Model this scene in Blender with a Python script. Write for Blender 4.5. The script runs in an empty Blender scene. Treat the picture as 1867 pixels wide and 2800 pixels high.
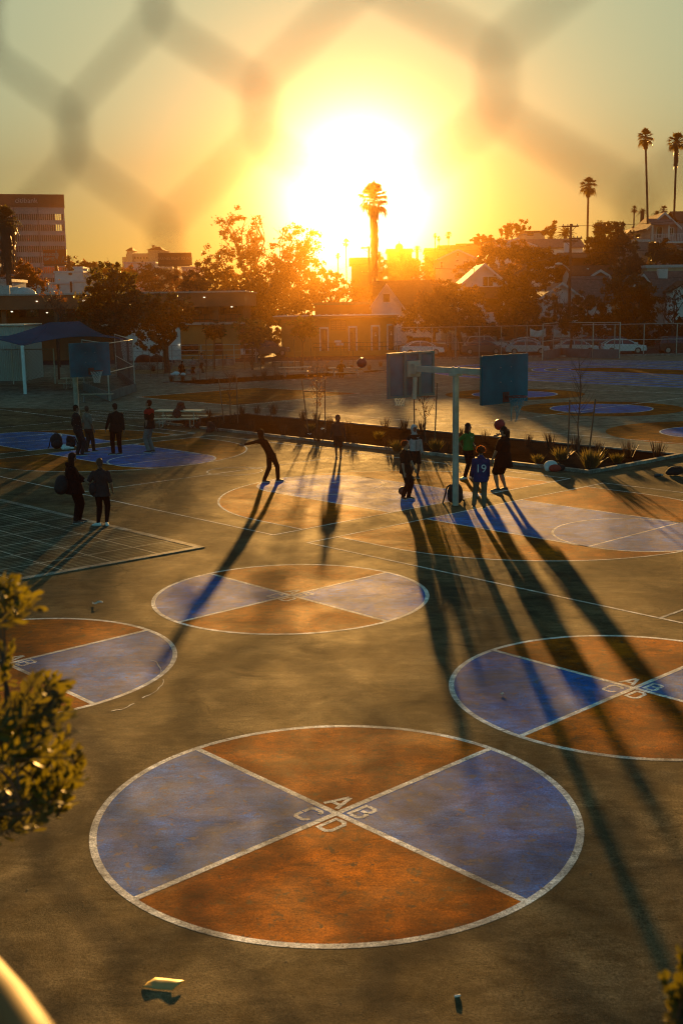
SUN_E, SUN_C = 5.0, (1.0, 0.50, 0.12)
SKY_AIR, SKY_DUST, SKY_OZ, SKY_S = 1.0, 0.9, 1.6, 0.05
EXPO = 3.4
HAZE, HAZE_G, HAZE_C = 0.0024, 0.95, (0.0215, 0.0106, 0.0022)
SKY_NEAR, SKY_FAR, SKY_LOW, SKY_VEIL = (0.070, 0.098, 0.076), (0.18, 0.43, 0.44), (0.90, 0.63, 0.32), (0.82, 0.88, 0.52)
AUR, AUR_S = 0.70, 3.1
import bpy, bmesh, math, random
from mathutils import Vector, Matrix, noise
S = bpy.context.scene
COL = S.collection
rnd = random.Random(7)
PI = math.pi
# ---------------------------------------------------------------- camera model (photo pixels 1867 x 2800 -> world)
FPX, PITCH, ROLL, CAMH = 3096.0, 0.1813, -0.0159, 5.42
CX, CY = 933.5, 1400.0
CR, SR, CP, SP = math.cos(ROLL), math.sin(ROLL), math.cos(PITCH), math.sin(PITCH)
def ray(x, y):
    u, v = (x-CX)/FPX, (CY-y)/FPX
    u, v = CR*u-SR*v, SR*u+CR*v
    return Vector((u, CP+v*SP, -SP+v*CP))
def G(x, y, z=0.0):
    d = ray(x, y); t = (z-CAMH)/d.z
    return Vector((d.x*t, d.y*t, z))
def P(x, y, Y):
    d = ray(x, y); t = Y/d.y
    return Vector((d.x*t, Y, CAMH+d.z*t))
E1 = Vector((0.735, 0.678, 0)); E2 = Vector((-0.678, 0.735, 0))   # directions the school yard is laid out along
SUN_EL, SUN_AZ = math.radians(5.0), math.radians(1.1)
# ---------------------------------------------------------------- object helpers
def tag(o, label=None, cat=None, group=None, kind=None):
    if label: o['label'] = label
    if cat: o['category'] = cat
    if group: o['group'] = group
    if kind: o['kind'] = kind
    return o
def thing(name, label, cat, loc=(0, 0, 0), rz=0.0, group=None):
    o = bpy.data.objects.new(name, None); COL.objects.link(o)
    o.empty_display_size = 0.2
    o.location = loc; o.rotation_euler = (0, 0, rz)
    return tag(o, label, cat, group)
def link(name, me, mat=None, parent=None):
    o = bpy.data.objects.new(name, me); COL.objects.link(o)
    if mat is not None:
        me.materials.clear()
        for m in (mat if isinstance(mat, (list, tuple)) else [mat]): me.materials.append(m)
    if parent is not None: o.parent = parent
    return o
def dup(root, loc, rz, label=None, name=None, scale=None):
    r = root.copy(); COL.objects.link(r); r.location = loc; r.rotation_euler = (0, 0, rz)
    if label: r['label'] = label
    if scale: r.scale = (scale, scale, scale)
    for ch in list(root.children):
        c = ch.copy(); COL.objects.link(c); c.parent = r
        for g in list(ch.children):
            d = g.copy(); COL.objects.link(d); d.parent = c
    return r
class MB:
    def __init__(s): s.v = []; s.f = []; s.m = []; s.mi = 0
    def add(s, vs, fs):
        b = len(s.v); s.v += [tuple(p) for p in vs]
        for f in fs: s.f.append(tuple(i+b for i in f)); s.m.append(s.mi)
        return s
    def box(s, x0, x1, y0, y1, z0, z1, M=None):
        vs = [Vector((x, y, z)) for z in (z0, z1) for y in (y0, y1) for x in (x0, x1)]
        if M is not None: vs = [M @ p for p in vs]
        return s.add(vs, [(0, 2, 3, 1), (4, 5, 7, 6), (0, 1, 5, 4), (2, 6, 7, 3), (0, 4, 6, 2), (1, 3, 7, 5)])
    def bbox(s, x0, x1, y0, y1, z0, z1, b=0.02, M=None):       # box with chamfered vertical and top edges
        q = [(x0+b, y0), (x1-b, y0), (x1, y0+b), (x1, y1-b), (x1-b, y1), (x0+b, y1), (x0, y1-b), (x0, y0+b)]
        cx, cy = (x0+x1)/2, (y0+y1)/2
        def sh(p, d): return (p[0]-d*(1 if p[0] > cx else -1), p[1]-d*(1 if p[1] > cy else -1))
        L = [[(p[0], p[1], z0) for p in q], [(p[0], p[1], z1-b) for p in q], [sh(p, b)+(z1,) for p in q]]
        return s.loft([[Vector(p) if M is None else M @ Vector(p) for p in l] for l in L], True, True)
    def loft(s, rings, cap0=False, cap1=False, closed=True):
        n = len(rings[0]); vs = [p for r in rings for p in r]; fs = []
        for k in range(len(rings)-1):
            for i in range(n if closed else n-1):
                j = (i+1) % n
                fs.append((k*n+i, k*n+j, (k+1)*n+j, (k+1)*n+i))
        if cap0: fs.append(tuple(range(n-1, -1, -1)))
        if cap1: fs.append(tuple((len(rings)-1)*n+i for i in range(n)))
        return s.add(vs, fs)
    def tube(s, pts, r, n=8, caps=True, flat=1.0):
        pts = [Vector(p) for p in pts]; N = len(pts)
        rr = r if isinstance(r, (list, tuple)) else [r]*N
        T = []
        for i in range(N):
            a, b = pts[max(i-1, 0)], pts[min(i+1, N-1)]
            d = (b-a); T.append(d.normalized() if d.length > 1e-9 else Vector((0, 0, 1)))
        up = Vector((0, 0, 1)) if abs(T[0].z) < 0.9 else Vector((1, 0, 0))
        X = T[0].cross(up).normalized(); rings = []
        for i in range(N):
            X = (X-T[i]*X.dot(T[i]))
            X = X.normalized() if X.length > 1e-6 else T[i].orthogonal().normalized()
            Y = T[i].cross(X)
            rings.append([pts[i]+X*(math.cos(2*PI*k/n)*rr[i])+Y*(math.sin(2*PI*k/n)*rr[i]*flat) for k in range(n)])
        return s.loft(rings, caps, caps)
    def ball(s, c, r, nu=12, nv=8, sc=(1, 1, 1), M=None):
        c = Vector(c); rings = []
        for j in range(nv+1):
            a = PI*j/nv-PI/2; q = max(math.cos(a), 0.02)
            R = [Vector((math.cos(2*PI*i/nu)*q*r*sc[0], math.sin(2*PI*i/nu)*q*r*sc[1], math.sin(a)*r*sc[2])) for i in range(nu)]
            rings.append([c+(M @ p if M is not None else p) for p in R])
        return s.loft(rings, True, True)
    def prism(s, poly, z0, z1):
        n = len(poly)
        A = sum(poly[i][0]*poly[(i+1) % n][1]-poly[(i+1) % n][0]*poly[i][1] for i in range(n))
        if A < 0: poly = list(poly)[::-1]
        vs = [(p[0], p[1], z0) for p in poly]+[(p[0], p[1], z1) for p in poly]
        fs = [tuple(range(n-1, -1, -1)), tuple(range(n, 2*n))]+[(i, (i+1) % n, n+(i+1) % n, n+i) for i in range(n)]
        return s.add(vs, fs)
    def extr(s, poly, M, d0, d1):                                # polygon in the xy plane of M, extruded d0..d1 along its z
        n = len(poly)
        vs = [M @ Vector((p[0], p[1], d0)) for p in poly]+[M @ Vector((p[0], p[1], d1)) for p in poly]
        fs = [tuple(range(n-1, -1, -1)), tuple(range(n, 2*n))]+[(i, (i+1) % n, n+(i+1) % n, n+i) for i in range(n)]
        return s.add(vs, fs)
    def sheet(s, poly, z):
        n = len(poly)
        A = sum(poly[i][0]*poly[(i+1) % n][1]-poly[(i+1) % n][0]*poly[i][1] for i in range(n))
        if A < 0: poly = list(poly)[::-1]
        return s.add([(p[0], p[1], z) for p in poly], [tuple(range(n))])
    def line(s, pts, w, z, closed=False):                        # painted line on the ground
        P2 = [Vector((p[0], p[1])) for p in pts]; n = len(P2); L = []; R = []
        for i in range(n):
            a = P2[i-1] if (i > 0 or closed) else P2[i]; b = P2[(i+1) % n] if (i < n-1 or closed) else P2[i]
            d1 = (P2[i]-a); d2 = (b-P2[i])
            d1 = d1.normalized() if d1.length > 1e-9 else d2.normalized()
            d2 = d2.normalized() if d2.length > 1e-9 else d1
            t = (d1+d2); t = t.normalized() if t.length > 1e-6 else d1
            nn = Vector((-t.y, t.x)); k = max(0.5, nn.dot(Vector((-d1.y, d1.x))))
            L.append(P2[i]+nn*(w/2/k)); R.append(P2[i]-nn*(w/2/k))
        vs = [(p.x, p.y, z) for p in L]+[(p.x, p.y, z) for p in R]; m = n if closed else n-1
        return s.add(vs, [(n+i, n+(i+1) % n, (i+1) % n, i) for i in range(m)])
    def mesh(s, name, smooth=False):
        me = bpy.data.meshes.new(name); me.from_pydata(s.v, [], s.f); me.update()
        if any(s.m): me.polygons.foreach_set('material_index', s.m)
        if smooth: me.polygons.foreach_set('use_smooth', [True]*len(me.polygons))
        return me
    def build(s, name, mat=None, parent=None, smooth=False):
        return link(name, s.mesh(name, smooth), mat, parent)
def xf(loc, rz=0.0): return Matrix.Translation(Vector(loc)) @ Matrix.Rotation(rz, 4, 'Z')
# ---------------------------------------------------------------- materials
MATS = {}
def nd(nt, t, **kw):
    n = nt.nodes.new(t)
    for k, v in kw.items(): setattr(n, k, v)
    return n
def mat(name, col, rough=0.6, var=0.25, scale=4.0, spec=0.5, metal=0.0, bump=0.0, bscale=None, emit=None, sheen=0, trans=0, detail=4, coat=0):
    if name in MATS: return MATS[name]
    m = bpy.data.materials.new(name); m.use_nodes = True; nt = m.node_tree; b = nt.nodes['Principled BSDF']; lk = nt.links.new
    b.inputs['Roughness'].default_value = rough; b.inputs['Metallic'].default_value = metal
    b.inputs['Specular IOR Level'].default_value = spec; b.inputs['Base Color'].default_value = (*col, 1)
    if coat: b.inputs['Coat Weight'].default_value = coat; b.inputs['Coat Roughness'].default_value = 0.1
    if trans: b.inputs['Transmission Weight'].default_value = trans
    tc = nd(nt, 'ShaderNodeTexCoord')
    if var > 0:
        n = nd(nt, 'ShaderNodeTexNoise'); n.inputs['Scale'].default_value = scale; n.inputs['Detail'].default_value = detail
        lk(tc.outputs['Object'], n.inputs['Vector'])
        r = nd(nt, 'ShaderNodeValToRGB'); e = r.color_ramp.elements
        e[0].position = 0.3; e[1].position = 0.7
        e[0].color = (*[c*(1-var) for c in col], 1); e[1].color = (*[min(1, c*(1+var)) for c in col], 1)
        lk(n.outputs['Fac'], r.inputs['Fac']); lk(r.outputs['Color'], b.inputs['Base Color'])
    if bump:
        n2 = nd(nt, 'ShaderNodeTexNoise'); n2.inputs['Scale'].default_value = bscale or scale*8; n2.inputs['Detail'].default_value = 3
        lk(tc.outputs['Object'], n2.inputs['Vector'])
        bp = nd(nt, 'ShaderNodeBump'); bp.inputs['Strength'].default_value = bump; bp.inputs['Distance'].default_value = 0.02
        lk(n2.outputs['Fac'], bp.inputs['Height']); lk(bp.outputs['Normal'], b.inputs['Normal'])
    if emit:
        b.inputs['Emission Color'].default_value = (*emit[0], 1); b.inputs['Emission Strength'].default_value = emit[1]
    MATS[name] = m; return m
def leafmat(name, col, trans=0.45, var=0.5, scale=1.2, tcol=None):
    if name in MATS: return MATS[name]
    m = bpy.data.materials.new(name); m.use_nodes = True; nt = m.node_tree; nt.nodes.clear(); lk = nt.links.new
    out = nd(nt, 'ShaderNodeOutputMaterial'); mx = nd(nt, 'ShaderNodeMixShader'); mx.inputs[0].default_value = trans
    b = nd(nt, 'ShaderNodeBsdfPrincipled'); b.inputs['Roughness'].default_value = 0.5; b.inputs['Specular IOR Level'].default_value = 0.35
    t = nd(nt, 'ShaderNodeBsdfTranslucent')
    tc = nd(nt, 'ShaderNodeTexCoord'); n = nd(nt, 'ShaderNodeTexNoise'); n.inputs['Scale'].default_value = scale; n.inputs['Detail'].default_value = 5
    lk(tc.outputs['Object'], n.inputs['Vector'])
    r = nd(nt, 'ShaderNodeValToRGB'); e = r.color_ramp.elements; e[0].position = 0.35; e[1].position = 0.65
    e[0].color = (*[c*(1-var) for c in col], 1); e[1].color = (*[min(1, c*(1+var)) for c in col], 1)
    lk(n.outputs['Fac'], r.inputs['Fac']); lk(r.outputs['Color'], b.inputs['Base Color'])
    tc2 = tcol or (col[0]*2.2, col[1]*1.9, col[2]*0.9)
    t.inputs['Color'].default_value = (*tc2, 1)
    lk(b.outputs[0], mx.inputs[1]); lk(t.outputs[0], mx.inputs[2]); lk(mx.outputs[0], out.inputs[0])
    MATS[name] = m; return m
# ---------------------------------------------------------------- camera, sky, sun, air
cam = bpy.data.cameras.new('camera'); co = bpy.data.objects.new('camera', cam); COL.objects.link(co)
cam.sensor_fit = 'VERTICAL'; cam.sensor_height = 36.0; cam.lens = FPX/2800*36
cam.clip_start = 0.02; cam.clip_end = 4000
F = Vector((0, CP, -SP)); U = Vector((0, SP, CP)); X = Vector((1, 0, 0))
rx = X*CR+U*SR; uy = U*CR-X*SR
co.matrix_world = Matrix(((rx.x, uy.x, -F.x, 0), (rx.y, uy.y, -F.y, 0), (rx.z, uy.z, -F.z, CAMH), (0, 0, 0, 1)))
cam.dof.use_dof = True; cam.dof.focus_distance = 32; cam.dof.aperture_fstop = 3.2; cam.dof.aperture_blades = 0
S.camera = co
SD = Vector((math.sin(SUN_AZ)*math.cos(SUN_EL), math.cos(SUN_AZ)*math.cos(SUN_EL), math.sin(SUN_EL)))
sl = bpy.data.lights.new('sun', 'SUN'); so = bpy.data.objects.new('sun', sl); COL.objects.link(so)
sl.energy = SUN_E; sl.angle = math.radians(0.8); sl.color = SUN_C
so.rotation_euler = SD.to_track_quat('Z', 'Y').to_euler(); so.location = (0, 0, 60)
W = bpy.data.worlds.new('World'); S.world = W; W.use_nodes = True; nt = W.node_tree; lk = nt.links.new
bg = nt.nodes['Background']
sky = nd(nt, 'ShaderNodeTexSky', sky_type='NISHITA'); sky.sun_disc = False
sky.sun_elevation = SUN_EL; sky.sun_rotation = SUN_AZ; sky.altitude = 50
sky.air_density = SKY_AIR; sky.dust_density = SKY_DUST; sky.ozone_density = SKY_OZ
tcw = nd(nt, 'ShaderNodeTexCoord'); dt = nd(nt, 'ShaderNodeVectorMath', operation='DOT_PRODUCT'); lk(tcw.outputs['Generated'], dt.inputs[0]); dt.inputs[1].default_value = SD
mr = nd(nt, 'ShaderNodeMapRange'); mr.interpolation_type = 'SMOOTHSTEP'; mr.inputs['From Min'].default_value = 0.2; mr.inputs['From Max'].default_value = 0.97; lk(dt.outputs['Value'], mr.inputs['Value'])
tn = nd(nt, 'ShaderNodeMix', data_type='RGBA'); lk(mr.outputs[0], tn.inputs['Factor']); tn.inputs[6].default_value = (*SKY_FAR, 1); tn.inputs[7].default_value = (*SKY_NEAR, 1)
ml_ = nd(nt, 'ShaderNodeMix', data_type='RGBA', blend_type='MULTIPLY'); ml_.inputs['Factor'].default_value = 1.0; lk(sky.outputs[0], ml_.inputs[6]); lk(tn.outputs[2], ml_.inputs[7])
sx = nd(nt, 'ShaderNodeSeparateXYZ'); lk(tcw.outputs['Generated'], sx.inputs[0])
m2 = nd(nt, 'ShaderNodeMapRange'); m2.interpolation_type = 'SMOOTHSTEP'; m2.inputs['From Min'].default_value = -0.01; m2.inputs['From Max'].default_value = 0.17; lk(sx.outputs['Z'], m2.inputs['Value'])
t3 = nd(nt, 'ShaderNodeMix', data_type='RGBA'); lk(m2.outputs[0], t3.inputs['Factor']); t3.inputs[6].default_value = (*SKY_LOW, 1); t3.inputs[7].default_value = (1, 1, 1, 1)
m4 = nd(nt, 'ShaderNodeMix', data_type='RGBA', blend_type='MULTIPLY'); m4.inputs['Factor'].default_value = 1.0; cc = nd(nt, 'ShaderNodeMix', data_type='RGBA'); lk(mr.outputs[0], cc.inputs['Factor']); cc.inputs[6].default_value = (0, 0, 0, 1); cc.inputs[7].default_value = (*SKY_VEIL, 1)
a5 = nd(nt, 'ShaderNodeMix', data_type='RGBA', blend_type='ADD'); a5.inputs['Factor'].default_value = 1.0; lk(ml_.outputs[2], a5.inputs[6]); lk(cc.outputs[2], a5.inputs[7]); lk(a5.outputs[2], m4.inputs[6]); lk(t3.outputs[2], m4.inputs[7])
# bright aureole of forward scattered light round the sun
def mth(op, a, b=None):
    n = nd(nt, 'ShaderNodeMath', operation=op); (lk(a, n.inputs[0]) if not isinstance(a, float) else None)
    if b is not None: n.inputs[1].default_value = b
    return n.outputs[0]
cl = nd(nt, 'ShaderNodeClamp'); lk(dt.outputs['Value'], cl.inputs[0]); ang_ = mth('ARCCOSINE', cl.outputs[0])
g_ = mth('POWER', mth('DIVIDE', ang_, math.radians(AUR_S)), 2.0); g_ = mth('MULTIPLY', g_, -1.0); g_ = mth('EXPONENT', g_)
ga = nd(nt, 'ShaderNodeMix', data_type='RGBA'); lk(g_, ga.inputs['Factor']); ga.inputs[6].default_value = (0, 0, 0, 1); ga.inputs[7].default_value = (AUR/SKY_S, AUR*0.95/SKY_S, AUR*0.85/SKY_S, 1)
ad = nd(nt, 'ShaderNodeMix', data_type='RGBA', blend_type='ADD'); ad.inputs['Factor'].default_value = 1.0; lk(m4.outputs[2], ad.inputs[6]); lk(ga.outputs[2], ad.inputs[7])
lk(ad.outputs[2], bg.inputs['Color']); bg.inputs['Strength'].default_value = SKY_S
S.view_settings.view_transform = 'Standard'; S.view_settings.look = 'None'
S.view_settings.exposure = EXPO; S.view_settings.gamma = 1.0
S.cycles.use_denoising = True; S.cycles.use_adaptive_sampling = False; S.cycles.filter_width = 1.1
S.cycles.max_bounces = 8; S.cycles.volume_bounces = 0; S.cycles.transparent_max_bounces = 12
S.cycles.sample_clamp_indirect = 6.0
if HAZE > 0:
    hz = MB().box(-170, 250, -18, 372, -1.2, 50).build('haze')
    tag(hz, kind='stuff')
    hm = bpy.data.materials.new('air'); hm.use_nodes = True; t2 = hm.node_tree; t2.nodes.clear()
    ho = nd(t2, 'ShaderNodeOutputMaterial'); pv = nd(t2, 'ShaderNodeVolumePrincipled')
    pv.inputs['Density'].default_value = HAZE; pv.inputs['Anisotropy'].default_value = HAZE_G; pv.inputs['Color'].default_value = (*HAZE_C, 1)
    t2.links.new(pv.outputs[0], ho.inputs['Volume']); hz.data.materials.append(hm)
# ---------------------------------------------------------------- ground and painted markings
def ground_mat(name, layers, rough, bump, worn=None, under=None, spec=0.5, dust=None, cracks=False, hatch=None):
    """layers: base colour, darker patch colour; worn: how far the paint is rubbed through to the asphalt"""
    m = bpy.data.materials.new(name); m.use_nodes = True; nt = m.node_tree; b = nt.nodes['Principled BSDF']; lk = nt.links.new
    tc = nd(nt, 'ShaderNodeTexCoord')
    def ns(sc, det=5, ro=0.6, dist=0.0, stretch=None):
        n = nd(nt, 'ShaderNodeTexNoise'); n.inputs['Scale'].default_value = sc; n.inputs['Detail'].default_value = det
        n.inputs['Roughness'].default_value = ro; n.inputs['Distortion'].default_value = dist
        if stretch:
            mp = nd(nt, 'ShaderNodeMapping'); mp.inputs['Rotation'].default_value = (0, 0, stretch[0]); mp.inputs['Scale'].default_value = (1, stretch[1], 1)
            lk(tc.outputs['Object'], mp.inputs['Vector']); lk(mp.outputs[0], n.inputs['Vector'])
        else: lk(tc.outputs['Object'], n.inputs['Vector'])
        return n.outputs['Fac']
    def ramp(f, a, c, ca=(0, 0, 0), cb=(1, 1, 1)):
        r = nd(nt, 'ShaderNodeValToRGB'); e = r.color_ramp.elements; e[0].position = a; e[1].position = c
        e[0].color = (*ca, 1); e[1].color = (*cb, 1); lk(f, r.inputs['Fac']); return r.outputs['Color']
    def mix(f, A, B, bt='MIX'):
        x = nd(nt, 'ShaderNodeMix', data_type='RGBA', blend_type=bt)
        if isinstance(f, float): x.inputs['Factor'].default_value = f
        else: lk(f, x.inputs['Factor'])
        for k, v in (('A', A), ('B', B)):
            s = [i for i in x.inputs if i.name == k and i.type == 'RGBA'][0]
            if isinstance(v, tuple): s.default_value = (*v, 1)
            else: lk(v, s)
        return [o for o in x.outputs if o.type == 'RGBA'][0]
    c = mix(ramp(ns(0.55, 6, 0.65, 0.6), 0.36, 0.62), layers[0], layers[1])
    c = mix(0.75, c, ramp(ns(2.6, 7, 0.7, 0.5, (0.745, 3.0)), 0.36, 0.66, (0.5, 0.5, 0.5), (1.4, 1.4, 1.4)), 'MULTIPLY')
    c = mix(0.9, c, ramp(ns(38, 4, 0.7), 0.3, 0.7, (0.35, 0.35, 0.35), (1.65, 1.65, 1.65)), 'MULTIPLY')
    c = mix(0.9, c, ramp(ns(115, 3, 0.75), 0.3, 0.7, (0.5, 0.5, 0.5), (1.5, 1.5, 1.5)), 'MULTIPLY')
    c = mix(0.8, c, ramp(ns(1.5, 5, 0.7, 0.8), 0.36, 0.64, (0.45, 0.45, 0.45), (1.42, 1.42, 1.42)), 'MULTIPLY')
    c = mix(1.0, c, ramp(ns(21, 3, 0.6, 0.5), 0.27, 0.36, (0.35, 0.35, 0.35), (1, 1, 1)), 'MULTIPLY')
    if hatch:
        wt = nd(nt, 'ShaderNodeTexWave', wave_type='BANDS', bands_direction='DIAGONAL'); wt.inputs['Scale'].default_value = hatch; lk(tc.outputs['Object'], wt.inputs['Vector'])
        c = mix(1.0, c, ramp(wt.outputs['Fac'], 0.3, 0.7, (0.62, 0.62, 0.62), (1.3, 1.3, 1.3)), 'MULTIPLY')
    if cracks:                                                    # thin meandering cracks
        wv = nd(nt, 'ShaderNodeTexVoronoi', feature='DISTANCE_TO_EDGE'); wv.inputs['Scale'].default_value = 0.23; dm = nd(nt, 'ShaderNodeMix', data_type='RGBA', blend_type='ADD'); dm.inputs['Factor'].default_value = 0.9
        nn_ = nd(nt, 'ShaderNodeTexNoise'); nn_.inputs['Scale'].default_value = 1.1; nn_.inputs['Detail'].default_value = 6; lk(tc.outputs['Object'], nn_.inputs['Vector'])
        lk(tc.outputs['Object'], dm.inputs[6]); lk(nn_.outputs['Color'], dm.inputs[7]); lk(dm.outputs[2], wv.inputs['Vector'])
        ck = ramp(wv.outputs['Distance'], 0.0018, 0.0042, (0.3, 0.3, 0.3), (1, 1, 1)); c = mix(ramp(ns(0.35, 2), 0.5, 0.56), c, mix(1.0, c, ck, 'MULTIPLY'))
    if worn:
        c = mix(ramp(ns(7, 8, 0.75, 0.3), worn-0.03, worn+0.04), under, c)
    else:
        c = mix(ramp(ns(0.8, 5, 0.62, 1.0), 0.56, 0.68), c, tuple(0.55*k for k in layers[1]))      # dark stains
    if dust: c = mix(ramp(ns(0.9, 6, 0.7, 1.2), 0.42, 0.68, (0, 0, 0), (dust[1],)*3), c, dust[0])
    lk(c, b.inputs['Base Color']); b.inputs['Specular IOR Level'].default_value = spec
    rr = ramp(ns(0.9, 4, 0.6, 0.5), 0.35, 0.7, (rough-0.07,)*3, (rough+0.08,)*3); lk(rr, b.inputs['Roughness'])
    bp = nd(nt, 'ShaderNodeBump'); bp.inputs['Strength'].default_value = bump; bp.inputs['Distance'].default_value = 0.012
    ad = nd(nt, 'ShaderNodeMath', operation='ADD'); lk(ns(55, 3, 0.7), ad.inputs[0]); lk(ns(170, 2, 0.6), ad.inputs[1])
    lk(ad.outputs[0], bp.inputs['Height']); lk(bp.outputs['Normal'], b.inputs['Normal'])
    MATS[name] = m; return m
ASPH = (0.150, 0.118, 0.064); ASPH2 = (0.052, 0.046, 0.031)
asphalt = ground_mat('asphalt', (ASPH, ASPH2), 0.85, 0.8, spec=0.014, dust=((0.16, 0.115, 0.055), 0.5), cracks=True)
rust = ground_mat('rust_paint', ((0.42, 0.115, 0.003), (0.16, 0.038, 0.003)), 0.85, 0.4, 0.41, (0.10, 0.055, 0.025), spec=0.018, dust=((0.10, 0.05, 0.02), 0.55))
blue = ground_mat('blue_paint', ((0.040, 0.16, 0.50), (0.020, 0.10, 0.38)), 0.85, 0.4, 0.41, (0.12, 0.12, 0.14), spec=0.03, dust=((0.19, 0.18, 0.16), 0.55))
white = ground_mat('line_paint', ((0.78, 0.77, 0.72), (0.62, 0.61, 0.56)), 0.85, 0.3, 0.39, (0.22, 0.2, 0.16), spec=0.012)
concrete = ground_mat('kerb_concrete', ((0.30, 0.29, 0.24), (0.21, 0.20, 0.17)), 0.8, 0.3, spec=0.05)
tile = ground_mat('pad_tiles', ((0.105, 0.11, 0.075), (0.06, 0.068, 0.048)), 0.85, 0.4, spec=0.02, hatch=2.6)
mulch = ground_mat('mulch', ((0.022, 0.014, 0.009), (0.010, 0.007, 0.005)), 0.95, 1.0, None, None, 0.0)
sand = ground_mat('sand', ((0.26, 0.21, 0.12), (0.19, 0.155, 0.085)), 0.9, 0.5, None, None, 0.0)
paleway = ground_mat('pale_concrete', ((0.22, 0.22, 0.20), (0.16, 0.16, 0.145)), 0.85, 0.3, spec=0.02)

def terrain(x, y):
    def S_(t): t = min(1, max(0, t)); return t*t*(3-2*t)
    a = x/max(y, 1)
    h = 25*S_((y-128)/150)*S_((a-0.01)/0.30)
    return h + (3.0*noise.noise(Vector((x*0.02, y*0.02, 3)))*S_((y-140)/120) if h > 0 else 0)
def st(o, lab=None): o['kind'] = 'structure'; return o
m = MB(); m.sheet([(-1500, -200), (1500, -200), (1500, 3500), (-1500, 3500)], 0.0)
st(m.build('ground', asphalt))
coat = ground_mat('asphalt_sky_sheen', ((0.20, 0.20, 0.145), (0.13, 0.135, 0.10)), 0.85, 0.6, spec=0.02, dust=((0.22, 0.19, 0.13), 0.5), cracks=True)  # far asphalt made paler: grazing sky reflection and veil put into its colour
# hillside rising on the right, behind the street
m = MB(); NX, NY = 60, 18; vs = []
for j in range(NY+1):
    y = 128+j*13
    for i in range(NX+1):
        x = -60+(i/NX)*(60+0.62*y)
        vs.append((x, y, terrain(x, y)-0.05 if y < 600 else -3))
fs = [(j*(NX+1)+i, j*(NX+1)+i+1, (j+1)*(NX+1)+i+1, (j+1)*(NX+1)+i) for j in range(NY) for i in range(NX)]
m.add(vs, fs); st(m.build('hillside', mat('dry_grass', (0.10, 0.075, 0.035), 0.9, 0.4, 0.3), smooth=True))

def W2(o, a, b): return o+E1*a+E2*b
paint_r, paint_b, lines = MB(), MB(), MB()
Z1, Z2, Z3 = 0.0006, 0.0012, 0.0018
st(MB().sheet([W2(Vector((7.94, 35.82, 0)), 5.5, -3.0), W2(Vector((7.94, 35.82, 0)), 5.5, 24.6), Vector((-24, 66, 0)), Vector((-34, 112, 0)), Vector((70, 112, 0)), Vector((46, 30, 0))], 0.0003).build('far_court_sky_sheen', coat))  # added sheet over the far asphalt, sky sheen painted as pale colour
def arc(c, r, a0, a1, n=40): return [c+(E1*math.cos(a0+(a1-a0)*i/n)+E2*math.sin(a0+(a1-a0)*i/n))*r for i in range(n+1)]
def disc(c, r, n=64): return arc(c, r, 0, 2*PI, n)[:-1]
# --- the lettered circles
R4 = 2.61
def glyph(ch):                                                    # stencil letters, 1 high, strokes as polylines
    return {'A': [[(0, 0), (0.37, 1)], [(0.43, 1), (0.8, 0)], [(0.2, 0.3), (0.6, 0.3)]],
            'B': [[(0.08, 0), (0.08, 1)], [(0.2, 0.95), (0.55, 0.95), (0.68, 0.85), (0.68, 0.65), (0.55, 0.53), (0.28, 0.53)], [(0.55, 0.53), (0.72, 0.4), (0.72, 0.15), (0.58, 0.05), (0.2, 0.05)]],
            'C': [[(0.75, 0.75), (0.75, 0.85), (0.62, 0.95), (0.2, 0.95), (0.08, 0.82), (0.08, 0.5)], [(0.08, 0.44), (0.08, 0.18), (0.2, 0.05), (0.62, 0.05), (0.75, 0.15), (0.75, 0.27)]],
            'D': [[(0.08, 0), (0.08, 1)], [(0.2, 0.95), (0.55, 0.95), (0.72, 0.8), (0.72, 0.2), (0.55, 0.05), (0.2, 0.05)]]}[ch]
LH = 0.30
for ci, (px, py) in enumerate(((773, 1868), (668, 1367), (1455, 1580), (18, 1524))):
    c = G(px/0.8398, py/0.8398)
    pr, pb, ln = MB(), MB(), MB()
    for k, mb in ((0, pr), (1, pb), (2, pr), (3, pb)):            # quadrants: far, left, near, right
        a0 = k*PI/2
        mb.sheet([c]+arc(c, R4, a0, a0+PI/2, 24), Z1)
    ln.line(disc(c, R4-0.03, 96), 0.075, Z2, True)
    for d in (E1, E2):
        ln.line([c-d*(R4-0.065), c+d*(R4-0.065)], 0.075, Z3 if d is E1 else Z2)
    for ch, ox, oy in (('A', -0.29, 0.075), ('B', 0.075, 0.075), ('C', -0.31, -0.075-LH), ('D', 0.075, -0.075-LH)):
        for s in glyph(ch):
            q = [c+E1*(oy+p[1]*LH)-E2*(ox+p[0]*LH*0.86) for p in s]
            ln.line(q, 0.05, Z3)
    st(pr.build('painted_circle_rust_quarters', rust)); st(pb.build('painted_circle_blue_quarters', blue)); st(ln.build('painted_circle_lines', white))
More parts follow.
